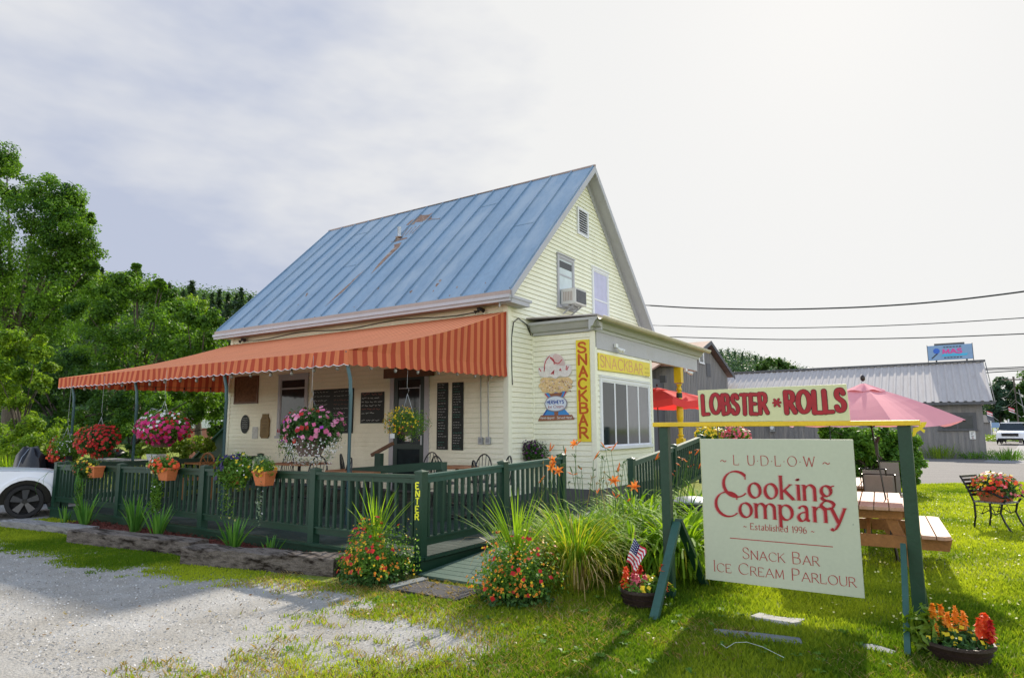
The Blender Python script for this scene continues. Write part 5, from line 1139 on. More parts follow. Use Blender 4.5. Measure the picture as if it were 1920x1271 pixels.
q = ony(7.17, 306, 800); t = hang('hanging_basket', (q.x, 7.17, q.z), 'wide hanging basket of magenta and white petunias over the railing', 2.86)
bucket(t, .16, .24, .26, 'coir', 'basket', z=-.40); plant(t, (0, 0, .0), (.70, .50, .34), 5200, .055, 'leaf_plant', [('petal_magenta', 230, .085, (.1, -.5, -.5)), ('petal_white', 105, .070, (-.1, -.1, .6)), ('petal_red', 60, .07, (.6, -.2, -.2))], amt=.22)
q = ony(7.17, 583, 800); t = hang('hanging_basket', (q.x, 7.17, q.z-.05), 'largest hanging basket, pink and red impatiens over trailing tiny white flowers', 2.86, rw=.26)
bucket(t, .17, .31, .32, 'grey_basket', 'basket', z=-.42); plant(t, (0, 0, .02), (.60, .46, .36), 5600, .062, 'leaf_plant_dark', [('petal_pink', 75, .085, (.3, -.4, .5)), ('petal_red', 26, .08, (-.5, -.6, .3)), ('petal_violet', 7, .07, (.1, -.9, -.3))], amt=.22)
plant(t, (0, 0, -.26), (.62, .40, .30), 1300, .03, 'leaf_grey', [('petal_white', 330, .026, (.3, -.4, -.5))], name='trailing_stems', shell=.75); plant(t, (-.45, -.05, -.18), (.16, .22, .26), 1000, .035, 'leaf_plant', [('petal_violet', 20, .03, (0, -1, 0))], name='side_trail')
q = onx(-7.93, 763, 790); t = hang('hanging_basket', (q.x, q.y, q.z-.03), 'small hanging basket of yellow flowers in front of the porch door', 2.92)
bucket(t, .09, .15, .17, 'grey_basket', 'basket', z=-.20); plant(t, (0, 0, .0), (.42, .40, .30), 4200, .034, 'leaf_plant', [('petal_yellow', 210, .032, (-.3, -.6, .2)), ('petal_coral', 26, .03, (.2, -.2, -.3))], amt=.22)
mb = MB(); mb.box((-.05, -.37, -.26), (.05, -.362, -.18)); mb.build('plant_tag', 'paper_white', t)
# wall basket near the bay corner
q = onx(-7.62, 1002, 850); t = thing('wall_basket', (q.x, q.y, q.z), 'dark leaved basket with purple flowers hung at the inner corner of the bay', 'hanging basket')
bucket(t, .08, .13, .18, 'grey_basket', 'basket', z=-.3); plant(t, (0, 0, 0), (.34, .26, .30), 2200, .055, 'leaf_plant_dark', [('petal_purple', 90, .06, (-.3, -.3, .6))]); mb = MB(); mb.tube([(-.22, 0, .25), (-.1, 0, .28), (0, 0, .2), (0, 0, -.1)], .006, 5); mb.build('bracket', 'black_metal', t)
# pots hooked on the railing
def rpot(px_, py_, label, w=.30):
    q = ony(5.76, px_, py_); t = thing('railing_pot', (q.x, 5.755, q.z), label, 'flower pot', 'orange pots hooked on the deck railing')
    mb = MB(); mb.add([(-w*.36, -.07, -.10), (w*.36, -.07, -.10), (w*.36, .07, -.10), (-w*.36, .07, -.10), (-w/2, -.10, .07), (w/2, -.10, .07), (w/2, .08, .07), (-w/2, .08, .07)], [(0, 3, 2, 1), (0, 1, 5, 4), (1, 2, 6, 5), (2, 3, 7, 6), (3, 0, 4, 7)]); mb.box((-w/2-.01, -.11, .07), (w/2+.01, .085, .10)); mb.build('pot', 'terracotta', t, bevel=.004)
    return t
t = rpot(180, 884, 'orange railing pot with yellow blooms under the red baskets', .30); plant(t, (-.30, -.03, .05), (.42, .18, .20), 2200, .05, 'leaf_plant_dark', [('petal_yellow', 16, .06, (.6, -.4, .3)), ('petal_brown', 24, .05, (-.3, -.3, .6))]); straps(t, (-.45, -.06, .0), 26, .75, .012, 'iris_blade', name='trailing_vine', arch=1.3, spread=1.3, base=.1)
plant(t, (-.42, -.05, -.42), (.10, .06, .38), 420, .035, 'leaf_plant', [], name='vine_leaves')
t = rpot(315, 888, 'orange railing pot with orange marigolds and cream and white flowers', .32); plant(t, (-.12, -.03, .13), (.34, .16, .14), 1500, .045, 'leaf_plant', [('petal_orange', 6, .05, (.5, -.5, .3)), ('petal_coral', 46, .062, (.5, -.5, .3)), ('petal_white', 26, .06, (-.9, -.2, .3)), ('petal_cream', 30, .055, (-.8, -.3, -.5))]); plant(t, (-.18, -.06, -.32), (.16, .07, .34), 900, .045, 'leaf_plant', [('petal_white', 12, .025)], name='trailing_vine')
t = rpot(497, 896, 'orange railing pot with yellow flowers and grey foliage', .28); plant(t, (0, -.02, .13), (.20, .14, .13), 1000, .04, 'leaf_plant', [('petal_yellow', 14, .055, (.6, -.5, .3)), ('petal_orange', 4, .05, (.6, -.5, 0))]); plant(t, (-.10, .02, .22), (.16, .10, .10), 500, .035, 'leaf_grey', [], name='silver_leaves'); plant(t, (.04, -.09, -.34), (.05, .04, .34), 70, .04, 'leaf_grey', [('petal_white', 8, .03)], name='trailing_vine')
t = rpot(447, 893, 'railing pot almost hidden under bright green leaves and navy petunias', .26); plant(t, (-.02, -.05, .08), (.40, .17, .26), 2300, .055, 'leaf_plant', [('petal_navy', 40, .085, (-.5, -.5, .4)), ('petal_yellow', 12, .05, (.5, -.3, .6)), ('petal_white', 26, .024, (.4, 0, .9))], amt=.35); plant(t, (-.1, -.08, -.36), (.24, .06, .32), 160, .04, 'leaf_plant', [('petal_cream', 8, .04)], name='trailing_vine')
# celosia bowls by the sign
def celosia(t, x, y, z, h, r, mt_, n=90):
    P = []; D = []
    for k in range(n):
        f = (k+.5)/n; a = RNG.uniform(0, 6.28); rad = r*(1-f)**.7*RNG.uniform(.5, 1); P.append((x+rad*math.cos(a), y+rad*math.sin(a), z+h*f)); D.append((math.cos(a), math.sin(a), 1.2))
    return npmesh('plume', leaves(np.array(P), np.array(D), r*1.3, .45, .4, droop=-1.5), 4, mt_, t)
def bowl(x, y, r, label):
    t = thing('flower_bowl', (x, y, 0), label, 'flower bowl', 'dark bowls of celosia by the sign posts'); bucket(t, r*.72, r, .17, 'dark_bowl', 'bowl', n=24, rim=.012)
    mb = MB(); [mb.lathe([(r*.8+.018*k+.012, .03+.05*k), (r*.83+.018*k+.012, .045+.05*k)], n=24) for k in range(2)]; mb.build('bowl_band', 'dark_bowl', t); return t
t = bowl(-2.46, 5.99, .215, 'dark flower bowl with red and pink celosia and a small flag')
plant(t, (0, 0, .16), (.24, .22, .12), 900, .07, 'leaf_plant', [('petal_yellow', 14, .05, (.4, -.3, .5))], top=True, asp=.35)
for x, y, h, r, mm_ in ((-.16, -.02, .17, .05, 'petal_coral'), (-.10, .05, .20, .05, 'petal_red'), (-.13, -.10, .15, .05, 'petal_coral'), (-.05, -.10, .13, .045, 'petal_rose'), (0, -.12, .14, .045, 'petal_rose'), (.05, -.07, .13, .04, 'petal_rose'), (.19, .03, .22, .05, 'petal_coral'), (.21, -.02, .17, .04, 'petal_coral'), (-.03, .03, .19, .045, 'petal_red')): celosia(t, x, y, .17, h, r, mm_, 70)
t2 = thing('small_flag', (-2.53, 5.92, .17), 'small stars and stripes flag stuck in the celosia bowl', 'flag')
mb = MB(); mb.tube([(0, 0, 0), (.04, -.01, .50)], .004, 5); mb.tube([(.04, -.01, .50), (.041, -.01, .52)], [.008, .002], 6); mb.build('flag_stick', 'carved_wood', t2)
def fpt(u, v):    # folds of the drooping flag
    return (.036+u*.13-.10*v*u*.4-.08*v, -.012-.03*math.sin(u*7+v*2)*(.4+u)-.01, .46-.22*v-.12*u*(1-.2*v)+.01*math.sin(u*9))
mb = MB(); nu = 16
for j in range(13):
    for i in range(nu):
        u0, u1, v0, v1 = i/nu, (i+1)/nu, j/13, (j+1)/13; mi = 2 if (u0 < .42 and j < 7) else (j % 2); mb.quad(fpt(u0, v1), fpt(u1, v1), fpt(u1, v0), fpt(u0, v0), mi=mi)
mb.build('flag_cloth', ['flag_red', 'flag_white', 'flag_blue'], t2)
mb = MB()
for j in range(5):
    for i in range(5):
        c = Vector(fpt(.05+.08*i, .05+.10*j)); mb.quad(*[c+Vector((.0045*math.cos(a), -.0035, .0045*math.sin(a))) for a in (0, 1.26, 2.5, 3.77, 5.03)])
mb.build('flag_stars', 'flag_white', t2)
t = bowl(-.02, 5.84, .275, 'dark flower bowl with orange and red celosia, right of the sign'); t.scale = (.80, .80, .82)
plant(t, (0, 0, .16), (.27, .24, .14), 1100, .07, 'leaf_plant_dark', [('petal_yellow', 22, .05, (.2, -.5, .3))], top=True, asp=.35); plant(t, (-.22, 0, .22), (.17, .16, .2), 420, .14, 'leaf_lime', [], name='light_leaves', asp=.3)
for x, y, h, r, mm_ in ((-.17, -.02, .26, .055, 'petal_orange'), (-.11, .05, .24, .055, 'petal_orange'), (-.06, -.05, .20, .045, 'petal_orange'), (0, .04, .24, .05, 'petal_orange'), (.06, .02, .21, .045, 'petal_orange'), (-.15, -.12, .12, .025, 'petal_orange'), (.22, .0, .22, .05, 'petal_coral'), (.17, -.06, .19, .05, 'petal_coral'), (.25, -.05, .19, .045, 'petal_red'), (.20, .06, .21, .045, 'petal_coral')): celosia(t, x, y, .20, h, r, mm_, 80)
# flower pots on the far side rail, leafy bush behind tables
for px_, bl, lab in ((1330, 'petal_yellow', 'yellow flowers in a pot seen just above the hanging board'), (1378, 'petal_rose', 'pink and red flowers in a pot seen just above the hanging board')):
    q = ony(15.5, px_, 812); t = thing('flower_pot', (q.x, 15.5, q.z-.15), lab, 'flower pot', 'flower pots standing on the far table'); bucket(t, .12, .17, .2, 'terracotta', 'pot', z=-.28)
    plant(t, (0, 0, .08), (.36, .3, .24), 900, .08, 'leaf_plant', [(bl, 110, .075, (0, -.4, .5)), ('petal_red' if 'pink' in lab else 'petal_yellow', 40, .06, (.3, -.4, .3))])
q = ony(15.5, 1355, 830); mb = MB(); mb.box((-1.6, -.35, -.04), (1.6, .35, 0)); mb.box((-1.3, -.05, -q.z+.0), (-1.2, .05, -.041)); mb.box((1.2, -.05, -q.z), (1.3, .05, -.041)); tag(mb.build('pot_table', 'picnic_leg', loc=(q.x, 15.5, q.z)), 'long wooden bench table carrying flower pots behind the hanging board', 'table')
# ---------------------------------------------------------------- furniture on the deck
def windsor(label, x, y, rz, first=[None]):
    if first[0] is None:
        t = thing('windsor_chair', (x, y, .18), label, 'chair', 'black hoop back chairs on the deck', rz); first[0] = t
        mb = MB(); mb.lathe([(.19, .44), (.215, .455), (.205, .475)], n=18, sx=1, sy=.95); mb.build('seat', 'chair_black', t, smooth=True)
        H = lambda a: (.205*math.cos(a), .17+.07*math.sin(a), .47+.50*math.sin(a)**.8 if math.sin(a) > 0 else .47)
        mb = MB(); mb.tube([H(math.pi*i/16) for i in range(17)], .013, 6); mb.build('back_hoop', 'chair_black', t, smooth=True)
        for k in range(6):
            a = math.pi*(.18+.128*k); top = H(a); mb = MB(); mb.tube([(top[0]*.75, .17, .47), top], .007, 5); mb.build('spindle', 'chair_black', t)
        for sx in (-1, 1):
            for sy in (-1, 1): mb = MB(); mb.tube([(sx*.13, sy*.12, .45), (sx*.20, sy*.19, 0)], [.018, .013], 6); mb.build('leg', 'chair_black', t)
        mb = MB(); mb.tube([(-.165, -.155, .22), (-.165, .155, .22)], .009, 5); mb.tube([(.165, -.155, .22), (.165, .155, .22)], .009, 5); mb.tube([(-.165, 0, .22), (.165, 0, .22)], .009, 5); mb.build('stretcher', 'chair_black', t)
        return t
    return copy_tree(first[0], None, (x, y, .18), rz, label=label)
def at_chair(px_, py_, Y): q = ony(Y, px_, py_); return q.x, Y
CH = [(525, 869, 9.2, 0, 'black hoop back chair just right of the orange railing pots'), (587, 877, 8.3, .4, 'black hoop back chair low behind the railing under the largest basket'), (632, 871, 8.0, -.5, 'black hoop back chair left of the thick inner post'),
      (660, 880, 9.6, 2.6, 'black hoop back chair behind the thick inner post'), (800, 853, 10.8, .2, 'black hoop back chair in front of the porch door'), (835, 866, 9.8, 3.0, 'black hoop back chair facing the wall by the door'),
      (897, 856, 10.4, .1, 'black hoop back chair nearest to the house corner, left of two'), (933, 862, 9.9, -.6, 'black hoop back chair near the house corner, right of two'), (915, 885, 8.6, 2.5, 'black hoop back chair seen through the ramp railing')]
for px_, py_, Y, rz, lab in CH:
    x, y = at_chair(px_, py_+8, Y); windsor(lab, x, y, rz)
def table(name, x, y, r, mt_, label, sq=False):
    t = thing(name, (x, y, .18), label, 'table'); mb = MB()
    if sq: mb.box((-r, -r*.8, .71), (r, r*.8, .745))
    else: mb.lathe([(r, .71), (r+.01, .73), (r, .745)], n=28)
    mb.build('tabletop', mt_, t, bevel=.004); mb = MB(); mb.tube([(0, 0, .02), (0, 0, .71)], .035, 10); mb.build('pedestal', 'black_metal', t)
    mb = MB(); mb.bar((-.3, 0, .02), (.3, 0, .02), .05, .03); mb.bar((0, -.3, .02), (0, .3, .02), .05, .03); mb.build('foot', 'black_metal', t); return t
q = ony(10.3, 857, 880); table('cafe_table', q.x, 10.3, .42, 'table_wood', 'round wooden table by the house corner chairs')
q = ony(8.9, 868, 913); table('cafe_table', q.x, 8.9, .38, 'table_blue', 'teal blue table seen through the ramp railing', True)
q = ony(8.6, 690, 900); table('cafe_table', q.x, 8.6, .60, 'table_wood', 'long reddish wooden table behind the front railing', True)
q = ony(9.6, 560, 905); table('cafe_table', q.x, 9.6, .55, 'table_wood', 'brown wooden table under the porch window', True)
q = ony(8.8, 380, 905); t = table('cafe_table', q.x, 8.8, .5, 'picnic_leg', 'honey brown table near the far house corner', True)
# wagon wheel backed chairs
for px_, Y, lab in ((372, 8.2, 'wooden chair with a spoked wheel back by the far house corner'),):
    q = ony(Y, px_, 880); t = thing('wheel_back_chair', (q.x, Y, .18), lab, 'chair'); mb = MB()
    mb.tube([(.27*math.cos(a), .2, .72+.25*math.sin(a)) for a in [math.pi*2*i/20 for i in range(21)]], .022, 6); mb.build('wheel_back', 'picnic_leg', t)
    for k in range(8): a = k*math.pi/4; mb = MB(); mb.tube([(.04*math.cos(a), .2, .72+.04*math.sin(a)), (.26*math.cos(a), .2, .72+.24*math.sin(a))], .012, 5); mb.build('spoke', 'picnic_leg', t)
    mb = MB(); mb.box((-.24, -.24, .42), (.24, .2, .46)); mb.build('seat', 'picnic_leg', t)
    for sx in (-1, 1):
        for sy in (-1, 1): mb = MB(); mb.box((sx*.2-.025, sy*.18-.025, 0), (sx*.2+.025, sy*.18+.025, .42)); mb.build('leg', 'picnic_leg', t)
# serving counter, grill and planter at the far left of the awning
q0 = ony(9.4, 172, 858); q1 = ony(9.4, 312, 851); t = thing('counter_table', (q0.x, 9.4, 0), 'long pale counter table under the far end of the awning', 'table')
mb = MB(); mb.box((q0.x, 9.1, q0.z-.05), (q1.x+.2, 9.7, q0.z)); mb.build('counter_top', 'timber_pale', t, world=True)
for x in (q0.x+.15, (q0.x+q1.x)/2, q1.x): mb = MB(); mb.box((x, 9.3, 0), (x+.08, 9.38, q0.z-.051)); mb.build('leg', 'green_paint', t, world=True)
q = ony(9.35, 294, 838); t = thing('square_planter', (q.x, 9.35, q0.z), 'white square planter standing on the far counter', 'planter'); mb = MB(); mb.add([(-.22, -.1, 0), (.22, -.1, 0), (.22, .1, 0), (-.22, .1, 0), (-.26, -.13, .17), (.26, -.13, .17), (.26, .13, .17), (-.26, .13, .17)], [(0, 3, 2, 1), (4, 5, 6, 7), (0, 1, 5, 4), (1, 2, 6, 5), (2, 3, 7, 6), (3, 0, 4, 7)]); mb.build('box', 'white_plastic', t); plant(t, (0, 0, .2), (.24, .14, .10), 260, .05, 'leaf_plant', [])
q = ony(10.4, 214, 862); t = thing('kettle_grill', (q.x, 10.4, 0), 'round black kettle grill behind the far counter', 'grill'); mb = MB(); mb.lathe([(.05, .55), (.28, .66), (.34, .84), (.345, .86)], n=18); mb.build('bowl', 'black_metal', t, smooth=True)
mb = MB(); mb.lathe([(.35, .862), (.33, .95), (.22, 1.05), (.04, 1.09)], n=18); mb.build('lid', 'black_metal', t, smooth=True)
for a in (0, 2.1, 4.2): mb = MB(); mb.tube([(.2*math.cos(a), .2*math.sin(a), .6), (.34*math.cos(a), .34*math.sin(a), 0)], .014, 6); mb.build('leg', 'grey_metal', t)
# green stair wall to the cellar, red container behind
a, b = ony(12.2, 345, 878), ony(12.2, 428, 797); t = thing('stair_side', (b.x, 12.2, 0), 'dark green sloping stair side wall at the far corner of the house', 'stair wall')
mb = MB(); mb.prism([(a.x, 12.2, 0), (b.x, 12.2, 0), (b.x, 12.2, b.z-.05), (a.x, 12.2, a.z-.05)], (0, .08, 0)); mb.build('panel', 'green_paint', t, world=True)
mb = MB(); mb.bar(Vector((a.x, 12.2, a.z)), Vector((b.x, 12.2, b.z)), .16, .05, side=(0, 1, 0)); mb.build('cap_rail', 'green_worn', t, world=True)
q = ony(21, 392, 823); t = thing('red_shed', (q.x, 21, 0), 'low rusty red shed with a rounded pale roof beyond the stair wall', 'shed'); mb = MB(); mb.box((-2.2, 0, 0), (1.6, 4, 1.75)); mb.build('wall', 'container_red', t)
mb = MB(); mb.prism([(-2.3, -.05, 1.75)]+[(-.3-2.0*math.cos(a_), -.05, 1.75+.45*math.sin(a_)) for a_ in [math.pi*i/10 for i in range(1, 10)]]+[(1.7, -.05, 1.75)], (0, 4.2, 0)); mb.build('roof', 'hoop_grey', t)
# ---------------------------------------------------------------- lawn furniture
def picnic(x, y, rz, label, first=[None]):
    if first[0]: return copy_tree(first[0], None, (x, y, 0), rz, label=label)
    t = thing('picnic_table', (x, y, 0), label, 'picnic table', 'picnic tables on the lawn', rz); first[0] = t; L_ = .95
    for i in range(5): mb = MB(); xa = -.375+i*.152; mb.box((xa, -L_, .71), (xa+.142, L_, .75)); mb.build('top_board', 'picnic_top', t, bevel=.005)
    for s in (-1, 1):
        mb = MB(); mb.prism([(s*.52, -L_, .42), (s*.52, L_, .42), (s*.655, L_, .42), (s*.655, -L_, .42)], (0, 0, .04)); mb.build('bench_board', 'picnic_top', t, bevel=.005)
        mb = MB(); c = .06; mb.prism([(s*.665, -L_, .42), (s*.665, L_, .42), (s*(.80-c), L_, .42), (s*.80, L_-c, .42), (s*.80, -L_+c, .42), (s*(.80-c), -L_, .42)], (0, 0, .04)); mb.build('bench_board', 'picnic_top', t)
    for y_ in (-.72, .72):
        for s in (-1, 1): mb = MB(); mb.bar((s*.20, y_, .70), (s*.46, y_, 0), .12, .04, side=(1, 0, 0)); mb.build('leg', 'picnic_leg', t)
        mb = MB(); mb.prism([(-.82, y_-.06, .42), (-.78, y_-.06, .28), (.78, y_-.06, .28), (.82, y_-.06, .42)], (0, .038, 0)); mb.build('bench_beam', 'picnic_leg', t)
        mb = MB(); mb.box((-.36, y_-.06, .60), (.36, y_-.022, .70)); mb.build('top_beam', 'picnic_leg', t)
        mb = MB(); mb.bar((0, y_*.94, .32), (0, y_*.25, .70), .04, .09, side=(1, 0, 0)); mb.build('brace', 'picnic_leg', t)
    return t
PX, PY = -.86, 9.60
picnic(PX, PY, R(4), 'reddish wooden picnic table nearest to the hanging board')
q2 = onz(.75, 1680, 890); picnic(-1.25, 12.5, R(2), 'second picnic table standing farther back behind the grey sling chairs')
def umbrella(name, x, y, zt_, r, fab, label, k=6, lean=(0, 0), z0=0, ph=0, drop=.42, val=.16):
    t = thing(name, (x, y, 0), label, 'umbrella'); lx, ly = lean; P = lambda z: (lx*z, ly*z, z)
    mb = MB(); mb.tube([P(z0), P(zt_-.04)], .02, 8); mb.build('pole', 'umbrella_pole', t, smooth=True)
    top = Vector(P(zt_)); mb = MB(); m2_ = MB(); m3 = MB()
    E = [top+Vector((r*math.cos(ph+2*math.pi*i/k), r*math.sin(ph+2*math.pi*i/k), -drop)) for i in range(k)]
    for i in range(k):
        a, b = E[i], E[(i+1) % k]; n = 6
        for u in range(n):
            for v in range(n):
                def g(u_, v_):
                    p = top.lerp(a.lerp(b, v_), u_); sag = -.06*math.sin(math.pi*v_)*u_*1.4+.03*math.sin(math.pi*u_); q = p+Vector((0, 0, sag)); c_ = Vector((top.x, top.y, q.z)); return c_+(q-c_)*(1-.05*math.sin(math.pi*v_)*u_)
                mb.quad(g(u/n, v/n), g(u/n, (v+1)/n), g((u+1)/n, (v+1)/n), g((u+1)/n, v/n), sh=.5)
        if val:
            for v in range(n):
                p, q = g(1, v/n), g(1, (v+1)/n); m2_.quad(p, q, q+Vector((0, 0, -val+.01*math.sin(v))), p+Vector((0, 0, -val+.01*math.sin(v+1))), sh=.5)
        for v in range(n):
            p = lambda s_, v_: (lambda w: Vector((top.x, top.y, top.z+.03))+Vector((w.x-top.x, w.y-top.y, 0))*s_+Vector((0, 0, -drop*s_+.025*math.sin(v_*math.pi*2)*s_*2)))(top.lerp(a.lerp(b, v_), 1))
            m3.quad(p(.02, v/n), p(.02, (v+1)/n), p(.24, (v+1)/n), p(.24, v/n), sh=.4)
        rb = MB(); rb.tube([top+Vector((0, 0, -.03)), a+Vector((0, 0, -.02))], .008, 5); rb.build('rib', 'umbrella_pole', t); rb = MB(); h = Vector(P(zt_-.55)); rb.tube([h, top.lerp(a, .5)+Vector((0, 0, -.01))], .006, 5); rb.build('strut', 'umbrella_pole', t)
    mb.build('canopy', fab, t, smooth=True)
    if val: m2_.build('valance', fab, t, smooth=True)
    m3.build('vent_flap', fab, t, smooth=True)
    mb = MB(); mb.lathe([(.01, .05), (.028, .07), (.028, .11), (.01, .13)], top, 10); mb.build('finial', 'umbrella_pole', t, smooth=True); return t
q = ony(9.6, 1617, 722); ub = ony(9.6, 1652, 935)
t = umbrella('patio_umbrella', q.x+.24, 9.6, q.z, 1.08, 'umb_pink', 'faded pink umbrella over the nearest picnic table', k=6, lean=(-.105, 0), ph=R(-12), drop=.46, val=0); 
mb = MB(); mb.tube([(-.09, -.04, 1.25), (-.13, -.06, 1.30), (-.13, -.06, 1.45), (-.10, -.02, 1.52)], .02, 7); mb.build('crank', 'umbrella_pole', t)
q = ony(12.4, 1668, 880); mb = MB(); mb.tube([(0, 0, 0), (-.02, 0, 2.0)], .02, 8); tag(mb.build('umbrella_post', 'umbrella_pole', loc=(ony(12.4, 1655, 850).x, 12.4, 0)), 'bare dark umbrella pole at the second picnic table', 'umbrella pole')
q = ony(19, 1232, 728); umbrella('patio_umbrella', q.x, 19, q.z, 1.36, 'umb_red', 'bright red umbrella nearest to the bay window', lean=(0, 0), ph=.15, drop=.34, val=.20)
q = ony(23, 1273, 735); umbrella('patio_umbrella', q.x, 23, q.z, 1.36, 'umb_red', 'bright red umbrella standing behind the yellow porch post', lean=(0, 0), ph=.5, drop=.34, val=.20)
def sling(px0, px1, pyt, Y, label, rz=0):
    a, b = ony(Y, px0, pyt), ony(Y, px1, pyt); w = b.x-a.x; t = thing('sling_chair', ((a.x+b.x)/2, Y, 0), label, 'chair', 'grey sling chairs at the lawn tables', rz); h = a.z; w2 = w/2
    mb = MB(); mb.add([(-w2+.03, .0, h-.02), (w2-.03, .0, h-.02), (w2-.03, .14, .42), (-w2+.03, .14, .42), (-w2+.03, .012, h-.02), (w2-.03, .012, h-.02), (w2-.03, .152, .42), (-w2+.03, .152, .42)], [(0, 1, 2, 3), (7, 6, 5, 4), (0, 4, 5, 1)]); mb.build('backrest', 'sling_fabric', t)
    mb = MB(); mb.box((-w2+.03, .15, .40), (w2-.03, .62, .42)); mb.build('seat', 'sling_fabric', t)
    for s in (-1, 1): mb = MB(); mb.tube([(s*w2, 0, h), (s*w2, .15, .40), (s*w2, .05, 0)], .014, 6); mb.tube([(s*w2, .1, .62), (s*w2, .55, .62), (s*w2, .6, .0)], .014, 6); mb.build('frame_leg', 'umbrella_pole', t)
    mb = MB(); mb.tube([(-w2, 0, h), (w2, 0, h)], .014, 6); mb.build('back_rail', 'umbrella_pole', t)
sling(1617, 1677, 888, 10.9, 'grey sling chair back at the end of the nearest picnic table'); sling(1612, 1660, 878, 11.25, 'grey sling chair partly behind another, nearer the hanging board'); sling(1646, 1688, 864, 13.9, 'farthest grey sling chair, at the end of the second table')
# metal arm chair with planter
q = onz(0, 1872, 992); CX, CY = q.x, q.y; t = thing('garden_chair', (CX, CY, 0), 'black cast iron garden chair holding a terracotta flower trough', 'chair', rz=R(-28))
for s in (-1, 1):
    y = s*.24; mb = MB()
    mb.tube([(-.24, y, 0), (-.20, y, .20), (-.20, y, .42), (-.27, y, .62), (-.38, y, .84)], [.02, .017, .017, .016, .014], 7); mb.build('back_leg', 'black_metal', t, smooth=True)
    mb = MB(); mb.tube([(.30, y, 0), (.22, y, .14), (.17, y, .28), (.20, y, .42), (.26, y, .50)], [.02, .016, .015, .017, .017], 7); mb.build('front_leg', 'black_metal', t, smooth=True)
    mb = MB(); mb.tube([(-.26, y, .60), (-.12, y, .63), (.05, y, .60), (.20, y, .53), (.28, y, .55), (.31, y, .52)], [.014, .016, .016, .018, .02, .012], 7); mb.build('arm', 'black_metal', t, smooth=True)
    mb = MB(); mb.tube([(-.20, y, .30), (-.10, y, .25), (0, y, .31), (.09, y, .25), (.18, y, .30)], .009, 5); mb.tube([(-.2, y, .38), (.2, y, .38)], .010, 5); mb.tube([(-.1, y, .25), (-.05, y, .37), (0, y, .31), (.05, y, .37), (.1, y, .25)], .007, 5); mb.build('scroll_work', 'black_metal', t)
for i in range(5): mb = MB(); x = -.20+i*.09; mb.box((x, -.26, .43), (x+.07, .26, .45)); mb.build('seat_slat', 'timber_pale', t)
for i in range(6): mb = MB(); z = .52+i*.058; x = -.205-.43*(z-.42); mb.box((x-.01, -.25, z), (x+.008, .25, z+.040)); mb.build('back_slat', 'black_metal', t)
q = Vector((CX, CY, .452)); t = thing('trough_planter', q, 'terracotta trough of red, yellow and pink flowers on the iron chair', 'planter', rz=R(-28)); mb = MB(); mb.add([(-.12, -.20, 0), (.16, -.20, 0), (.16, .20, 0), (-.12, .20, 0), (-.16, -.24, .16), (.20, -.24, .16), (.20, .24, .16), (-.16, .24, .16)], [(0, 3, 2, 1), (4, 5, 6, 7), (0, 1, 5, 4), (1, 2, 6, 5), (2, 3, 7, 6), (3, 0, 4, 7)]); mb.build('trough', 'terracotta_worn', t)
plant(t, (.02, 0, .22), (.34, .30, .22), 2300, .055, 'leaf_plant_dark', [('petal_yellow', 60, .055, (-.6, 0, .8)), ('petal_coral', 60, .06, (-.2, -.6, .3)), ('petal_rose', 50, .06, (.6, .2, .6)), ('petal_red', 30, .055, (.2, -.6, .2))])
# rubbish bin
q = onz(0, 1300, 990); t = thing('rubbish_bin', (-3.42, 10.4, 0), 'navy blue rubbish bin behind the day lilies', 'bin'); mb = MB(); mb.lathe([(.24, 0), (.29, .68), (.31, .68), (.31, .72)], n=20); mb.build('bin_body', 'bin_navy', t, smooth=True); mb = MB(); mb.lathe([(.325, .722), (.33, .75), (.25, .80), (.05, .82)], n=20); mb.build('lid', 'grey_metal', t, smooth=True)
t.location = (ony(9.0, 1297, 930).x, 9.0, 0); t.scale = (.78, .78, ony(9.0, 1297, 930).z/.82)
# ---------------------------------------------------------------- barn and long shed
BXP = -11.6
a, b = onx(BXP, 1322, 643), onx(BXP, 1366, 706); BH, BR = a.z, a.y; bs = (a.z-b.z)/(b.y-a.y)
t = thing('old_barn', (BXP, BR, 0), 'weathered grey board barn with a rusty roof, gable toward the yard', 'barn'); hw = b.y-a.y-.3
mb = MB(); pr = [(BXP, BR-hw, 0), (BXP, BR+hw, 0), (BXP, BR+hw, BH-bs*hw-.15), (BXP, BR, BH-.15), (BXP, BR-hw, BH-bs*hw-.15)]; mb.prism(pr, (-9, 0, 0)); 
for i in range(int(hw*2/.3)):
    y = BR-hw+.3*i; h = BH-.3-abs(y-BR)*bs; mb.box((BXP+.001, y, 0), (BXP+.018, y+.035, h))
mb.build('wall', 'barn_grey', t, world=True)
mb = MB()
for s in (-1, 1):
    y1 = BR+s*(hw+.45); z1 = BH-bs*(hw+.45); mb.prism([(BXP+.35, BR, BH), (BXP+.35, BR, BH+.10), (BXP+.35, y1, z1+.10), (BXP+.35, y1, z1)][::s], (-9.6, 0, 0))
mb.build('roof', 'rust_roof', t, world=True)
mb = MB()
for s in (-1, 1): y1 = BR+s*(hw+.45); z1 = BH-bs*(hw+.45); mb.prism([(BXP+.352, BR, BH-.12), (BXP+.352, BR, BH+.11), (BXP+.352, y1, z1+.11), (BXP+.352, y1, z1-.12)][::s], (.04, 0, 0))
mb.build('rake_board', 'barn_dark', t, world=True)
FBN = Face('B', BXP); u0, v1 = FBN.px(1309, 658); u1, v0 = FBN.px(1319, 682); window(FBN, t, u0, u1, v0, v1, 'glass', meet=0, fw=.12, trim='white_plastic')
u, v = FBN.px(1328, 694); mb = MB(); FBN.box(mb, u-.4, u+.4, v-.4, v+.4, .012, .03); mb.build('hay_door', 'barn_dark', t, world=True)
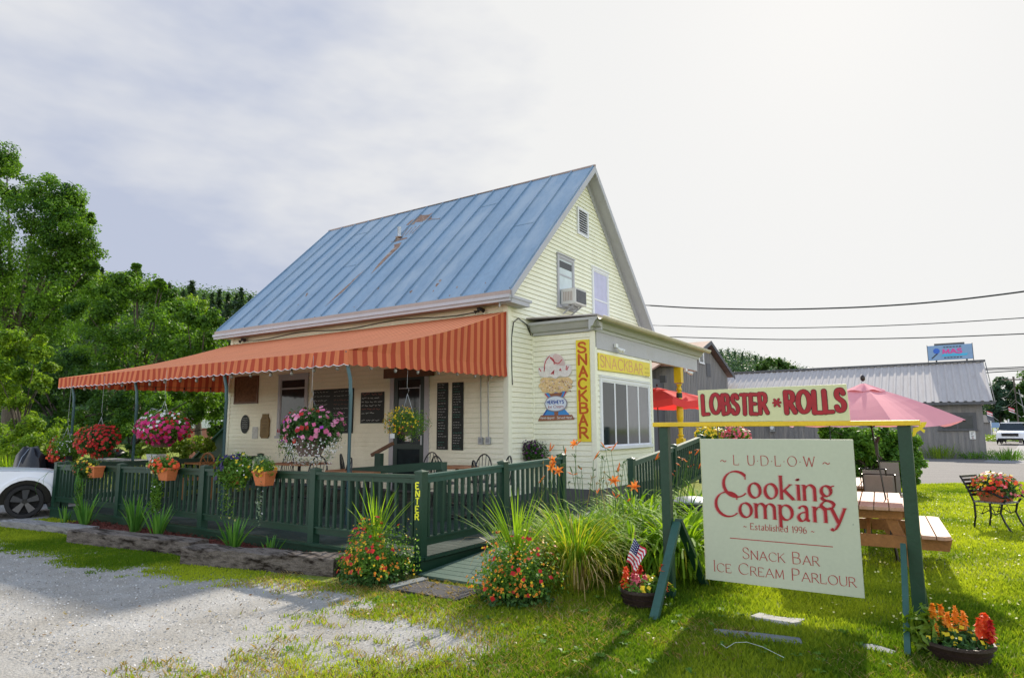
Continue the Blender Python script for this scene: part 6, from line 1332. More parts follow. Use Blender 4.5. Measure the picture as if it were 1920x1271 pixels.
# lean-to front
a = ony(BR-hw-1.5, 1222, 683); c = ony(BR-hw-3.5, 1270, 700)
mb = MB(); mb.box((BXP-7, BR-hw-3.0, 0), (BXP-1.0, BR-hw, c.z-.05)); mb.build('lean_to_wall', 'barn_dark', t, world=True)
mb = MB(); mb.prism([(BXP-.8, BR-hw-3.4, c.z-.05), (BXP-.8, BR-hw-.02, c.z+1.0), (BXP-.8, BR-hw-.02, c.z+1.1), (BXP-.8, BR-hw-3.4, c.z+.05)], (-6.6, 0, 0)); mb.build('lean_to_roof', 'rust_roof', t, world=True)
u = ony(BR-hw-3.0, 1245, 711); mb = MB(); mb.cb((u.x, u.y-.1, u.z), (.3, .2, .35)); mb.build('wall_lamp', 'black_metal', t, world=True)
# long shed
SHY = 42.0; FSH = Face('A', SHY); er = ony(SHY-.4, 1866, 752); rR = ony(SHY+4.2, 1838, 679); xE = er.x; xL2 = -27; zE2, zR2 = er.z, rR.z
t = thing('long_shed', ((xE+xL2)/2, SHY, 0), 'long low weathered grey shed with a corrugated tin roof', 'shed'); xw = xE-.55
mb = MB(); mb.prism([(xw, SHY, 0), (xw, SHY+8.4, 0), (xw, SHY+8.4, zE2-.1), (xw, SHY+4.2, zR2-.12), (xw, SHY, zE2+.02)], (xL2-xw+.3, 0, 0))
x = xw-.3
while x > -14: FSH.box(mb, x, x+.02, 0, zE2-.1, .001, .022); x -= .28
mb.build('wall', 'barn_grey', t, world=True)
mb = MB(); x = xL2; k = 0
P = []
while x < xE:
    P.append((x, .0)); P.append((x+.07, .05)); P.append((x+.14, .05)); P.append((x+.19, 0)); x += .36
def rq(x, dz, s): return [(x, SHY+4.2+s*4.6, zE2+dz+.0), (x, SHY+4.2, zR2+dz)]
for (a, b) in zip(P[:-1], P[1:]):
    for s in (-1, 1):
        q = rq(a[0], a[1], s)+rq(b[0], b[1], s)[::-1]; mb.quad(*(q if s < 0 else q[::-1]))
mb.build('roof', 'tin_roof', t, world=True)
mb = MB(); mb.box((xL2, SHY+4.05, zR2+.02), (xE, SHY+4.35, zR2+.13)); mb.build('ridge_cap', 'barn_dark', t, world=True)
mb = MB(); mb.box((xL2, SHY-.42, zE2-.14), (xE-.02, SHY-.36, zE2-.01)); mb.prism([(xE-.02, SHY-.4, zE2-.12), (xE-.02, SHY+4.2, zR2-.12), (xE-.02, SHY+4.2, zR2-.01), (xE-.02, SHY-.4, zE2-.01)], (.03, 0, 0)); mb.build('eave_board', 'barn_dark', t, world=True)
u0, v1 = FSH.px(1757, 774); u1, v0 = FSH.px(1833, 806); window(FSH, t, u0, u1, v0, v1, 'glass', meet=0, fw=.14, trim='barn_dark', hood=False, cols=2)
u0, v1 = FSH.px(1817, 807); u1, v0 = FSH.px(1830, 823); mb = MB(); FSH.box(mb, u0, u1, v0, v1, .025, .04); n_ = mb.build('notice', 'paper_white', t, world=True)
mb = MB(); [FSH.box(mb, u0+.08, u1-.08-.05*(i % 2), v1-.12-i*.085, v1-.09-i*.085, .041, .044) for i in range(4)]; mb.build('notice_lines', 'black_metal', n_, world=True); mb = MB(); FSH.box(mb, u0+.1, u1-.1, v0+.05, v0+.10, .041, .044); mb.build('notice_band', 'letter_red', n_, world=True)
for px_, w, hz in ((1305, .9, 2.0), (1575, 0, 0)):
    if w: q = FSH.px(px_, 840); mb = MB(); FSH.box(mb, q[0]-w, q[0]+w, 0, 2.1, .025, .05); mb.build('shed_door', 'barn_dark', t, world=True)
q = FSH.px(1449, 803); t2 = thing('meter_box', (q[0], SHY-.1, q[1]), 'small grey electricity meter on the long shed wall', 'meter'); mb = MB(); mb.cb((0, 0, 0), (.3, .15, .4)); mb.build('box', 'steel_grey', t2); mb = MB(); mb.tube([(0, -.08, .05), (0, -.16, .05)], .11, 12); mb.build('dial', 'white_plastic', t2)
# roof top sign
a = ony(SHY+4.2, 1740, 676); b = ony(SHY+4.2, 1826, 671); c = ony(SHY+4.2, 1738, 649); d = ony(SHY+4.2, 1823, 643)
FR = Face('A', SHY+4.0); A_, B_ = FR.px(1741, 676), FR.px(1825, 671); C_, D_ = FR.px(1739, 649), FR.px(1823, 645)
t = thing('roof_sign', ((A_[0]+B_[0])/2, SHY+4.2, zR2), 'blue and pink shop sign on legs on the long shed ridge', 'sign'); mb = MB(); w_ = B_[0]-A_[0]; hh = C_[1]-A_[1]
mb = MB(); FR.box(mb, A_[0], B_[0], A_[1], C_[1], -.25, 0); mb.build('cabinet', 'roofsign_white', t, world=True)
mb = MB(); FR.box(mb, A_[0]+.35, B_[0]-.35, C_[1]+.01, C_[1]+.12, -.2, -.05); [FR.box(mb, A_[0]-.03+i*(w_+.03), A_[0]+i*(w_+.03), A_[1]-.1, C_[1]+.05, -.26, .01) for i in (0, 1)]; mb.build('cabinet_trim', 'barn_dark', t, world=True)
for f in (.18, .86): mb = MB(); x = A_[0]+w_*f; mb.box((x-.04, SHY+4.1, zR2-.05), (x+.04, SHY+4.18, A_[1])); mb.build('leg', 'barn_dark', t, world=True)
mb = MB(); text(mb, FR, 'MAS', A_[0]+w_*.34, A_[1]+hh*.42, hh*.30, w_*.42, thick=.30, thin=.22, serif=0, d=.012); mb.build('lettering', 'sign_pink', t, world=True)
mb = MB(); FR.poly(mb, [(A_[0]+w_*.30, A_[1]+hh*.24), (A_[0]+w_*.86, A_[1]+hh*.24), (A_[0]+w_*.90, A_[1]+hh*.38), (A_[0]+w_*.34, A_[1]+hh*.38)], .004, .012); mb.build('blue_band', 'sign_cyan', t, world=True)
mb = MB(); FR.poly(mb, [(A_[0]+w_*.20+hh*.19*math.cos(a_), A_[1]+hh*.62+hh*.19*math.sin(a_)) for a_ in [i*.4488 for i in range(14)]], .004, .014); mb.build('blue_disc', 'sign_blue', t, world=True)
mb = MB(); stroke(mb, FR, [(A_[0]+w_*.08, A_[1]+hh*.12), (A_[0]+w_*.22, A_[1]+hh*.45)], .013, lambda a, b: .06); [stroke(mb, FR, [(A_[0]+w_*(.36+.07*i), A_[1]+hh*y_), (A_[0]+w_*(.41+.07*i), A_[1]+hh*y_)], .013, lambda a, b: .05) for i in range(6) for y_ in (.14, .86)]; mb.build('small_lines', 'black_metal', t, world=True)
# ---------------------------------------------------------------- vehicles
def wheel(t, x, y, r, side, wt=.24, rim='car_black', tyre='tyre'):
    """axle along local Y"""
    w = thing('wheel', (x, y, r), None, None); w.parent = t
    for k in ('label', 'category'): 
        if k in w: del w[k]
    S_ = lambda prof: [(a, b) for a, b in prof]
    def lat(prof, name, mt_, n=28):
        mb = MB(); vs = []; fs = []
        for rr_, yy in prof:
            for k in range(n): a = 2*math.pi*k/n; vs.append((rr_*math.cos(a), yy*side, rr_*math.sin(a)))
        for i in range(len(prof)-1):
            for k in range(n): fs.append((i*n+k, (i+1)*n+k, (i+1)*n+(k+1) % n, i*n+(k+1) % n))
        mb.add(vs, fs); return mb.build(name, mt_, w, smooth=True)
    lat([(r*.74, -wt/2), (r*.96, -wt/2), (r, -wt/2+.03), (r, wt/2-.03), (r*.95, wt/2), (r*.77, wt/2), (r*.74, wt/2-.03)], 'tyre', tyre); lat([(r*.74, wt/2-.03), (r*.72, wt/2-.015), (r*.70, wt/2-.12), (.01, wt/2-.12)], 'rim', 'dark_gap')
    for k in range(5):
        a = 2*math.pi*k/5+.3; c, s = math.cos(a), math.sin(a); mb = MB(); W = r*.16
        mb.prism([(c*.05-s*W*.6, (wt/2-.035)*side, s*.05+c*W*.6), (c*.05+s*W*.6, (wt/2-.035)*side, s*.05-c*W*.6), (c*r*.71+s*W*1.25, (wt/2-.02)*side, s*r*.71-c*W*1.25), (c*r*.71-s*W*1.25, (wt/2-.02)*side, s*r*.71+c*W*1.25)], (0, -.03*side, 0)); mb.build('spoke', 'car_dark_gloss' if 'car_dark_gloss' in M else mat('car_dark_gloss', (.055, .055, .06), .25, .1, spec=.6), w)
    mb = MB(); mb.tube([(0, (wt/2-.07)*side, 0), (0, (wt/2-.015)*side, 0)], r*.13, 14); mb.build('hub', 'car_black', w); return w
# white car entering at the left: lies along local +X, near side is -Y
WX = ony(5.75, 44, 940); WQ = onz(0, 43, 971)+Vector((-.66*math.cos(R(-20)), .66*math.sin(R(20)), 0)); t = thing('white_car', (WQ.x, WQ.y, 0), 'white car with black wheels parked at the left edge, front end showing', 'car', rz=R(70)); t.scale = (.81, .81, .81)
HW = .93; rw = .385
def yb_(z): return -HW+.10*max(0, (z-.85)/.25)**1.5+.05*max(0, (.45-z)/.3)     # body side bulge
mb = MB(); xs_ = []
prof_top = [(-4.2, .72), (-4.1, 1.15), (-3.6, 1.68), (-2.0, 1.72), (-1.05, 1.15), (-.9, 1.11), (-.2, 1.065), (.35, 1.00), (.60, .93), (.74, .80), (.80, .62), (.80, .40), (.70, .30)]
arc_pts = [(.52*math.cos(a)*1.0, .50*math.sin(a)+.385) for a in [math.radians(170-16.0*i) for i in range(11)]]
low = [(.70, .30), (.50, .33)]+[(x, z) for x, z in arc_pts[::-1]][0:0]
# side skin with wheel arch cut-out
side_poly = [(-4.2, .40), (-.55, .32)]+[(x, z) for x, z in arc_pts]+[(.56, .33), (.70, .30), (.80, .40), (.81, .66), (.77, .88), (.64, 1.00), (.35, 1.05), (-.2, 1.09), (-.9, 1.12), (-1.05, 1.14), (-4.1, 1.16)]
bmv = [(x, yb_(z), z) for x, z in side_poly]; nS = len(bmv)
hood = [(-1.05, 1.14), (-.9, 1.125), (-.2, 1.095), (.35, 1.055), (.64, 1.005), (.77, .88), (.81, .66), (.80, .40), (.70, .30)]
mb = MB(); mb.add(bmv, [tuple(range(nS))]); mb.add([(x, -y, z) for x, y, z in bmv], [tuple(range(nS-1, -1, -1))])
cols_ = [-1, -.93, -.75, -.4, 0, .4, .75, .93, 1]
def hp(i, c): x, z = hood[i]; k = abs(c); return (x-(.16 if z > .5 else .14)*k**5*(1 if x > .3 else 0), c*(HW-.10*max(0, (z-.85)/.25)**1.5-.05*max(0, (.45-z)/.3)), z+.045*(1-k**3)*(1 if z > .85 else 0))
vs = [hp(i, c) for i in range(len(hood)) for c in cols_]; nc = len(cols_)
mb.add(vs, [(i*nc+k, (i+1)*nc+k, (i+1)*nc+k+1, i*nc+k+1) for i in range(len(hood)-1) for k in range(nc-1)]); mb.build('body', 'car_white', t, smooth=True)
mb = MB(); mb.prism([(-4.1, -.78, 1.13), (-3.7, -.72, 1.62), (-2.1, -.70, 1.66), (-1.1, -.80, 1.12)], (0, 1.55, 0)); mb.build('cabin', 'glass', t); mb = MB(); mb.prism([(-3.75, -.70, 1.62), (-2.1, -.70, 1.665), (-2.1, .70, 1.665), (-3.75, .70, 1.62)], (0, 0, .05)); mb.build('roof', 'car_white', t)
mb = MB()
for i in range(10):
    (x0, z0), (x1, z1) = arc_pts[i], arc_pts[i+1]; k = 1.14; f = lambda x, z, k_: (x*k_, z*1 if k_ == 1 else .385+(z-.385)*k_)
    a0, a1 = f(x0, z0, 1.0), f(x1, z1, 1.0); b0, b1 = f(x0, z0, k), f(x1, z1, k)
    mb.add([(a0[0], -HW-.035, a0[1]), (a1[0], -HW-.035, a1[1]), (b1[0], -HW-.03, b1[1]), (b0[0], -HW-.03, b0[1]), (a0[0], -HW+.02, a0[1]), (a1[0], -HW+.02, a1[1]), (b1[0], -HW+.02, b1[1]), (b0[0], -HW+.02, b0[1])], [(0, 1, 2, 3), (0, 4, 5, 1), (3, 2, 6, 7)])
mb.build('wheel_arch', 'car_white', t, smooth=True)
mb = MB(); [mb.add([(x0, -HW+.02, z0), (x1, -HW+.02, z1), (x1, -.45, z1), (x0, -.45, z0)], [(0, 1, 2, 3)]) for (x0, z0), (x1, z1) in zip(arc_pts[:-1], arc_pts[1:])]; mb.box((-.6, -.46, .3), (.6, -.44, 1.0)); mb.build('arch_liner', 'car_black', t)
mb = MB(); mb.box((-4.1, -.88, .22), (-.55, .88, .36)); mb.box((.45, -.8, .22), (.74, .8, .32)); mb.build('underbody', 'car_black', t)
mb = MB(); mb.add([(.62, -.875, .90), (.735, -.84, .80), (.745, -.83, .72), (.655, -.875, .74)], [(0, 1, 2, 3)]); mb.v = [(x+.012, y-.016, z) for x, y, z in mb.v]; mb.add([(.735, -.80, .80), (.76, -.5, .80), (.77, -.5, .70), (.75, -.80, .70), (.79, -.80, .80), (.80, -.5, .80), (.81, -.5, .70), (.80, -.80, .70)], [(4, 5, 6, 7), (0, 4, 7, 3), (0, 1, 5, 4)]); mb.build('headlight', 'glass_blind', t)
for y_ in (-.55, .55): mb = MB(); mb.box((.755, y_-.22, .44), (.812, y_+.22, .54)); mb.build('fog_lamp', 'car_black', t)
mb = MB(); mb.box((.74, -.48, .64), (.815, .48, .78)); mb.build('grille', 'car_black', t)
mb = MB(); mb.box((-.985, -HW-.004, .40), (-.975, -HW+.02, 1.08)); mb.build('door_gap', 'car_black', t)
wheel(t, 0, -.79, rw, -1, .26, tyre='tyre'); wheel(t, 0, .79, rw, 1, .26); wheel(t, -2.92, -.79, rw, -1, .26); wheel(t, -2.92, .79, rw, 1, .26)
# covered grill behind the car
q = ony(6.7, 58, 880); t = thing('covered_grill', (q.x, 6.7, 0), 'barbecue under a crumpled black cover behind the white car', 'covered grill')
ht = ony(6.7, 52, 838).z; mb = MB(); n = 22; vs = []; rr = random.Random(3); prof = [(.54, 0), (.53, .4), (.50, .72), (.40, ht*.80), (.24, ht*.93), (.07, ht*1.0)]
for i, (r, z) in enumerate(prof):
    for k in range(n): a = 2*math.pi*k/n; w = 1+.07*math.sin(k*2.9+i*.6)*(1 if i < 5 else .3); vs.append((r*math.cos(a)*w+.0-(.12*i/5), r*.6*math.sin(a)*w, z+(.12*math.sin(k*1.3) if i in (3, 4) else 0)))
fs = [(i*n+k, i*n+(k+1) % n, (i+1)*n+(k+1) % n, (i+1)*n+k) for i in range(len(prof)-1) for k in range(n)]+[tuple(range((len(prof)-1)*n, len(prof)*n))]
mb.add(vs, fs); mb.build('cover', 'grill_cover', t, smooth=True)
mb = MB(); mb.tube([(-.06, -.05, ht*.98), (.10, -.24, ht*.83), (.20, -.36, ht*.6)], .008, 5); mb.build('cover_seam', 'grey_metal', t)
q = ony(7.0, 96, 905); t = thing('dark_screen', (q.x, 7.0, 0), 'black panel between the covered grill and the deck railing', 'screen'); mb = MB(); mb.box((-.45, 0, 0), (.7, .06, 1.0)); mb.build('panel', 'grill_cover', t); [MB().box((x, -.03, 0), (x+.06, .09, 1.08)).build('post', 'black_metal', t) for x in (-.49, .66)]
# pickup on the road
q = onz(0, 1896, 832); D = 60; p = Vector((q.x, q.y, 0))*(D/84.0); t = thing('approaching_pickup', (onz(.0, 1896, 834.5).x, onz(.0, 1896, 834.5).y, 0), 'white pickup truck driving toward the viewer on the road', 'pickup truck', rz=R(-9)); 
W = 1.0; t.scale = (1.1, 1.1, 1.1)
def loft(mb, secs):
    n = len(secs[0]); vs = [p for s in secs for p in s]; mb.add(vs, [(i*n+k, (i+1)*n+k, (i+1)*n+(k+1) % n, i*n+(k+1) % n) for i in range(len(secs)-1) for k in range(n)]+[tuple(range(n))[::-1], tuple(range((len(secs)-1)*n, len(secs)*n))][::-1])
sec = lambda y, w, z0, z1: [(-w, y, z0), (-w*1.0, y, (z0+z1)/2), (-w*.93, y, z1-.05), (-w*.80, y, z1), (w*.80, y, z1), (w*.93, y, z1-.05), (w, y, (z0+z1)/2), (w, y, z0)]
mb = MB(); loft(mb, [sec(-.06, .86, .45, .98), sec(.05, .95, .42, 1.06), sec(1.35, W, .42, 1.18), sec(1.5, W, .42, 1.20), sec(5.4, W, .45, 1.20)]); mb.build('body', 'car_white', t, smooth=True)
mb = MB(); cs = lambda y, w, z: [(-w, y, z), (w, y, z)]; mb.add([(-.90, 1.3, 1.18), (.90, 1.3, 1.18), (.72, 1.95, 1.78), (-.72, 1.95, 1.78), (-.90, 3.9, 1.2), (.90, 3.9, 1.2), (.72, 3.4, 1.78), (-.72, 3.4, 1.78)], [(0, 1, 2, 3), (1, 5, 6, 2), (5, 4, 7, 6), (4, 0, 3, 7)]); mb.build('windscreen', 'glass', t)
mb = MB(); mb.prism([(-.74, 1.93, 1.775), (.74, 1.93, 1.775), (.72, 3.45, 1.775), (-.72, 3.45, 1.775)], (0, 0, .07)); mb.build('roof', 'car_white', t)
mb = MB(); mb.box((-.55, -.09, .72), (.55, .0, .96)); mb.box((-.82, -.10, .42), (.82, .02, .56)); mb.build('grille', 'car_black', t); mb = MB(); mb.box((-.20, -.115, .56), (.20, -.095, .68)); mb.build('number_plate', 'paper_white', t)
for s in (-1, 1): mb = MB(); mb.box((min(s*.58, s*.88), -.07, .78), (max(s*.58, s*.88), .06, .94)); mb.build('headlight', 'white_plastic', t); mb = MB(); mb.cb((s*1.10, 1.75, 1.22), (.22, .12, .2)); mb.build('mirror', 'car_white', t)
for s in (-1, 1):
    for y in (.85, 4.3): mb = MB(); mb.tube([(s*.72, y, .38), (s*.98, y, .38)], .38, 18); mb.build('wheel', 'tyre', t)
# ---------------------------------------------------------------- trees and woods
def fwd(px_, py_, D): return CAMP+ray(px_, py_)*(D/FPX)        # D = depth along the view axis
def crown(t, lobes, leafsize, per, mt_, name='crown', sub=16, gap=.0):
    Pq, Nq, Sq = [], [], []
    for c, r in lobes:
        c = np.array(c); k = max(6, int(sub)); C, dd = ellip(k, c, (r, r, r*.85), .55); rad = r*RNG.uniform(.24, .48, k)
        P, Nn_, ci = clumpcloud(C, rad, int(per/k)); sh = np.clip(RNG.normal(.45, .22, k), 0, 1); keep = P[:, 2] > .15
        Pq.append(P[keep]); Nq.append(Nn_[keep]); Sq.append(np.clip(sh[ci]+RNG.normal(0, .2, len(P)), 0, 1)[keep])
    P = np.concatenate(Pq); o = npmesh(name, leaves(P, np.concatenate(Nq)+np.array([0, 0, .3]), leafsize, .55, .6, droop=.3), 4, mt_, t, shade=np.concatenate(Sq)); return o
def tree(label, base_px, D, lobes_px, mt_, ls=.17, per=2600, name='broadleaf_tree', group='trees behind the snack bar', tr=.22, bark='bark', sub=16, dj=1.2):
    b = fwd(base_px, 850, D); base = Vector((b.x, b.y, 0)); t = thing(name, base, label, 'tree' if 'bush' not in name else 'bush', group)
    rr = random.Random(int(base_px)+int(D)); lobes = []
    for (x, y, r) in lobes_px: p = fwd(x, y, D+rr.uniform(-dj, dj)); lobes.append(((p-base), r*D/FPX))
    crown(t, lobes, ls, per, mt_, sub=sub)
    if tr:
        top = max(lobes, key=lambda l: l[0].z)[0]; mb = MB(); mid = Vector((top.x*.25, top.y*.25, top.z*.45)); mb.tube([(0, 0, -.1), (tr*.15, 0, .6), mid*.6, mid, top*.62], [tr*1.25, tr, tr*.8, tr*.6, tr*.15], 9)
        for c, r in lobes:
            if rr.random() < .8: st_ = mid*rr.uniform(.55, 1.0); mb.tube([st_, (st_+c)/2+Vector((0, 0, .25)), c], [tr*.34, tr*.2, tr*.06], 6)
        mb.build('trunk', bark, t, smooth=True)
    return t
tree('tallest broadleaf tree at the left edge, rising above all others', 15, 30, [(-60, 420, 70), (5, 345, 48), (-20, 300, 40), (100, 365, 44), (65, 400, 46), (130, 420, 40), (150, 470, 34), (105, 470, 44), (40, 460, 60), (20, 540, 66), (90, 540, 52), (150, 520, 26), (-50, 540, 70), (40, 620, 66), (110, 600, 50), (128, 385, 26), (12, 312, 22), (160, 410, 16), (170, 500, 12)], 'leaf_tree', .135, 4600, tr=.34, sub=24)
tree('dense green tree with a pointed top left of the house', 255, 27, [(250, 540, 38), (205, 555, 36), (165, 590, 42), (300, 560, 30), (330, 600, 38), (220, 600, 50), (280, 620, 52), (180, 650, 50), (340, 650, 42), (240, 680, 52), (258, 515, 10), (255, 500, 7), (300, 530, 8), (305, 540, 8)], 'leaf_tree', .14, 2600, tr=.2)
tree('lower rounded tree nearest to the far eave of the house', 375, 25, [(385, 600, 26), (350, 590, 24), (400, 640, 30), (365, 650, 40), (425, 680, 28), (395, 700, 38), (350, 720, 36), (330, 760, 30)], 'leaf_tree', .13, 2400, tr=.16)
tree('yellow green tree behind the pointed tree', 190, 36, [(175, 535, 26), (215, 530, 24), (150, 560, 26), (345, 575, 26), (375, 585, 20), (280, 545, 20)], 'leaf_tree_yellow', .18, 1600, tr=.16)
tree('dark shady tree low behind the red hanging baskets', 130, 24, [(60, 680, 44), (120, 700, 46), (180, 720, 44), (90, 740, 46), (150, 770, 40), (210, 770, 40), (110, 800, 36), (60, 760, 34), (255, 760, 34), (30, 720, 40)], 'leaf_tree_deep', .13, 2200, tr=.16, bark='bark_dark')
tree('mid green tree seen under the middle of the awning', 245, 21, [(270, 730, 34), (310, 760, 32), (230, 800, 30), (350, 780, 30), (290, 800, 30), (400, 760, 30), (420, 800, 26), (375, 740, 28)], 'leaf_tree', .11, 2000, tr=.13, bark='bark_dark')
tree('bright yellow green bush at the left edge above the white car', 40, 20, [(25, 640, 28), (70, 655, 26), (-10, 690, 36), (40, 700, 26), (20, 750, 34), (75, 720, 18), (95, 690, 14), (50, 790, 26)], 'leaf_tree_yellow', .12, 1700, name='leafy_bush', group='bushes behind the parked car', tr=.08)
tree('low green bush directly behind the covered grill', 70, 17.5, [(80, 830, 30), (30, 830, 28), (120, 810, 26), (-10, 820, 30), (60, 800, 22)], 'leaf_tree_yellow', .09, 1500, name='leafy_bush', group='bushes behind the parked car', tr=.05)
tree('lime green weedy bush visible through the gap by the stair wall', 345, 18.5, [(330, 825, 20), (365, 828, 20), (300, 835, 18), (390, 835, 16), (340, 850, 18), (270, 842, 16)], 'leaf_lime', .08, 900, name='leafy_bush', group='bushes behind the parked car', tr=.04)
tree('dark hedge like bush behind the deck at the far left', 180, 19.5, [(110, 850, 22), (150, 852, 22), (200, 850, 22), (240, 850, 20), (160, 880, 22), (210, 880, 20), (110, 890, 20)], 'leaf_tree_deep', .08, 900, name='leafy_bush', group='bushes behind the parked car', tr=.04)
tree('large dark leafy bush behind the picnic tables', 1640, 16.5, [(1560, 820, 20), (1600, 815, 24), (1650, 815, 24), (1695, 830, 24), (1580, 850, 26), (1630, 855, 30), (1680, 865, 28), (1712, 860, 18), (1560, 890, 20), (1610, 895, 26), (1665, 900, 26), (1705, 890, 18), (1545, 800, 8), (1620, 835, 30), (1670, 840, 30)], 'leaf_plant', .10, 3400, name='leafy_bush', group=None, tr=.05, dj=.3, sub=30)
def weeds(x, y, r, n, h, mt_, label, flo=None):
    t = thing('weed_patch', (x, y, 0), label, 'weeds', 'weeds'); straps(t, (0, 0, 0), n, h, .03, mt_, name='stems', arch=.4, spread=.3, base=r, seg=4)
    P, d = ellip(n*3, (0, 0, h*.4), (r, r, h*.45), .3); npmesh('leaves', leaves(P, d, .09, .5), 4, mt_, t)
weeds(-.2, 41.2, .9, 90, .8, 'leaf_lime', 'yellowish weeds at the foot of the long shed wall under the window'); weeds(2.6, 41.0, 1.4, 160, .6, 'leaf_plant', 'green weeds sprawling round the corner of the long shed')
weeds(-1.6, 41.4, .8, 70, .5, 'leaf_plant', 'low weeds by the shed wall next to the dark bush'); weeds(1.3, 41.4, .7, 60, .45, 'leaf_plant', 'short weeds below the notice on the shed wall')
for px_, D, h, lab in ((20, 18, 1.5, 'tall weeds behind the hood of the white car'), (110, 16.5, 1.0, 'tall weeds between the covered grill and the deck'), (300, 17, 1.0, 'tall weeds seen through the far deck railing')):
    p = fwd(px_, 860, D); weeds(p.x, p.y, 1.1, 240, h, 'leaf_tree_yellow', lab)
# hills with woods
def hill(name, ridge, D0, D1, mt_, seed, ntree, tsize, leaf, label, woodname, dens=120):
    rows = 14; g = []; 
    for j in range(rows+1):
        f = j/rows; row = []
        for (x, y) in ridge:
            D = D0+(D1-D0)*f; p = fwd(x, 803, D); z = (fwd(x, y, D1).z-tsize*.85)*(math.sin(f*math.pi/2)**1.1); row.append((p.x, p.y, z if j else -.5))
        g.append(row)
    mb = MB(); n = len(ridge); mb.add([p for r in g for p in r], [(j*n+i, j*n+i+1, (j+1)*n+i+1, (j+1)*n+i) for j in range(rows) for i in range(n-1)])
    m_ = mb.build(name, mt_, kind='structure')
    A = np.array(g); rs = np.random.default_rng(seed); u = rs.random(ntree)*(n-1.001); v = (1-rs.random(ntree)**1.6)*(rows-.01); i = u.astype(int); j = v.astype(int); fu = (u-i)[:, None]; fv = (v-j)[:, None]
    P = (A[j, i]*(1-fu)+A[j, i+1]*fu)*(1-fv)+(A[j+1, i]*(1-fu)+A[j+1, i+1]*fu)*fv
    r = tsize*rs.uniform(.5, 1.0, ntree); P[:, 2] += r*.5; Q, Nq, ci = clumpcloud(P, r, dens); Q[:, 2] += np.abs(rs.normal(0, .04, len(Q)))*tsize
    sh = np.clip(rs.normal(.45, .28, ntree)[ci]+rs.normal(0, .15, len(Q)), 0, 1)
    o = npmesh(woodname, leaves(Q, Nq, tsize*.13, .7, .6), 4, leaf, None, shade=sh); tag(o, label, 'woodland', kind='stuff')
mat('hill_ground', (.03, .06, .02), .95, .3, .1, 2)
hill('hill', [(-200, 520), (0, 525), (150, 530), (290, 548), (340, 556), (400, 560), (440, 566), (480, 572), (540, 590), (640, 620), (760, 660)], 80, 150, 'hill_ground', 5, 1500, 4.2, 'leaf_far', 'wooded hillside rising behind the left side of the house', 'wooded_hillside')
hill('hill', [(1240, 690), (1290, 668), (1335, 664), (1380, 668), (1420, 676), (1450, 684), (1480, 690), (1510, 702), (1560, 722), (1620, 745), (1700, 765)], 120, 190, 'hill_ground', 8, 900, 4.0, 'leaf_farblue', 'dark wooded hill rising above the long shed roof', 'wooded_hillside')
def conifer(px_, ytop, D, h, label, group, mt_='leaf_conifer', w=.26, n=1500, ls=None):
    top = fwd(px_, ytop, D); t = thing('conifer_tree', (top.x, top.y, top.z-h), label, 'tree', group); f = RNG.random(n)**.75; a = RNG.uniform(0, 6.28, n); whorl = .55+.45*np.sin(f*40+a*1.5); r = (f*w*1.35*h)*RNG.uniform(.02, 1, n)**.6*whorl+.04*h*f
    P = np.stack([r*np.cos(a), r*np.sin(a), h*(1-f)-r*.25+.0*h], 1); D_ = np.stack([np.cos(a)*.4, np.sin(a)*.4, np.ones(n)], 1)
    npmesh('crown', leaves(P, D_, ls or h*.085, .45, .6), 4, mt_, t); mb = MB(); mb.tube([(0, 0, -h*.2), (0, 0, h*.97)], [h*.014, h*.003], 6); mb.build('trunk', 'bark_dark', t)
for k, (x, y, D, h, w) in enumerate(((196, 508, 60, 6, .26), (210, 514, 60, 5, .26), (320, 533, 90, 8, .28), (362, 533, 88, 12, .30), (345, 545, 92, 8, .3), (398, 548, 110, 9, .26), (410, 549, 112, 9, .25), (425, 552, 118, 9, .24), (440, 550, 115, 10, .24), (457, 543, 110, 11, .28), (472, 556, 118, 8, .26), (385, 552, 115, 7, .28))):
    lab = {0: 'left dark pine tip showing above the yellow green tree', 1: 'right dark pine tip showing above the yellow green tree', 2: 'lone tufted pine on the hill skyline right of the pointed tree', 3: 'broadest dark pine on the hill skyline', 4: 'small pine between the lone tufted pine and the broadest one', 9: 'tallest pine on the skyline nearest to the blue roof', 10: 'last small pine touching the blue roof edge on the skyline', 11: 'small pine just right of the broadest pine on the left skyline'}.get(k, ['first', 'second', 'third', 'fourth'][min(3, max(0, k-5))]+' small pine after the broadest one along the left hill skyline')
    conifer(x+(k*37 % 9)-4, y-2-5*(k % 3 == 0)+4*(k % 4 == 1), D*.86, h*1.15*(.85+.1*(k % 4)), lab, 'pines on the left hill skyline', w=w*(.85+.22*(k % 3)), n=900)
for k, (x, y, h) in enumerate(((1340, 652, 9), (1352, 655, 9), (1365, 654, 10), (1378, 657, 9), (1392, 661, 9), (1405, 664, 8), (1416, 666, 8), (1427, 668, 7))):
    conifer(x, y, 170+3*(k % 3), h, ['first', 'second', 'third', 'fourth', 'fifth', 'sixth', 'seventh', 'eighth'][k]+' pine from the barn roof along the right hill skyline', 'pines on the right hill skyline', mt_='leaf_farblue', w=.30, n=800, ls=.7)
tree('rounded broadleaf tree on the right hill above the shed roof', 1450, 150, [(1440, 683, 14), (1460, 686, 14), (1476, 692, 12), (1425, 690, 12), (1490, 698, 9)], 'leaf_far', .8, 900, group='trees on the right hill', tr=.3, dj=2)
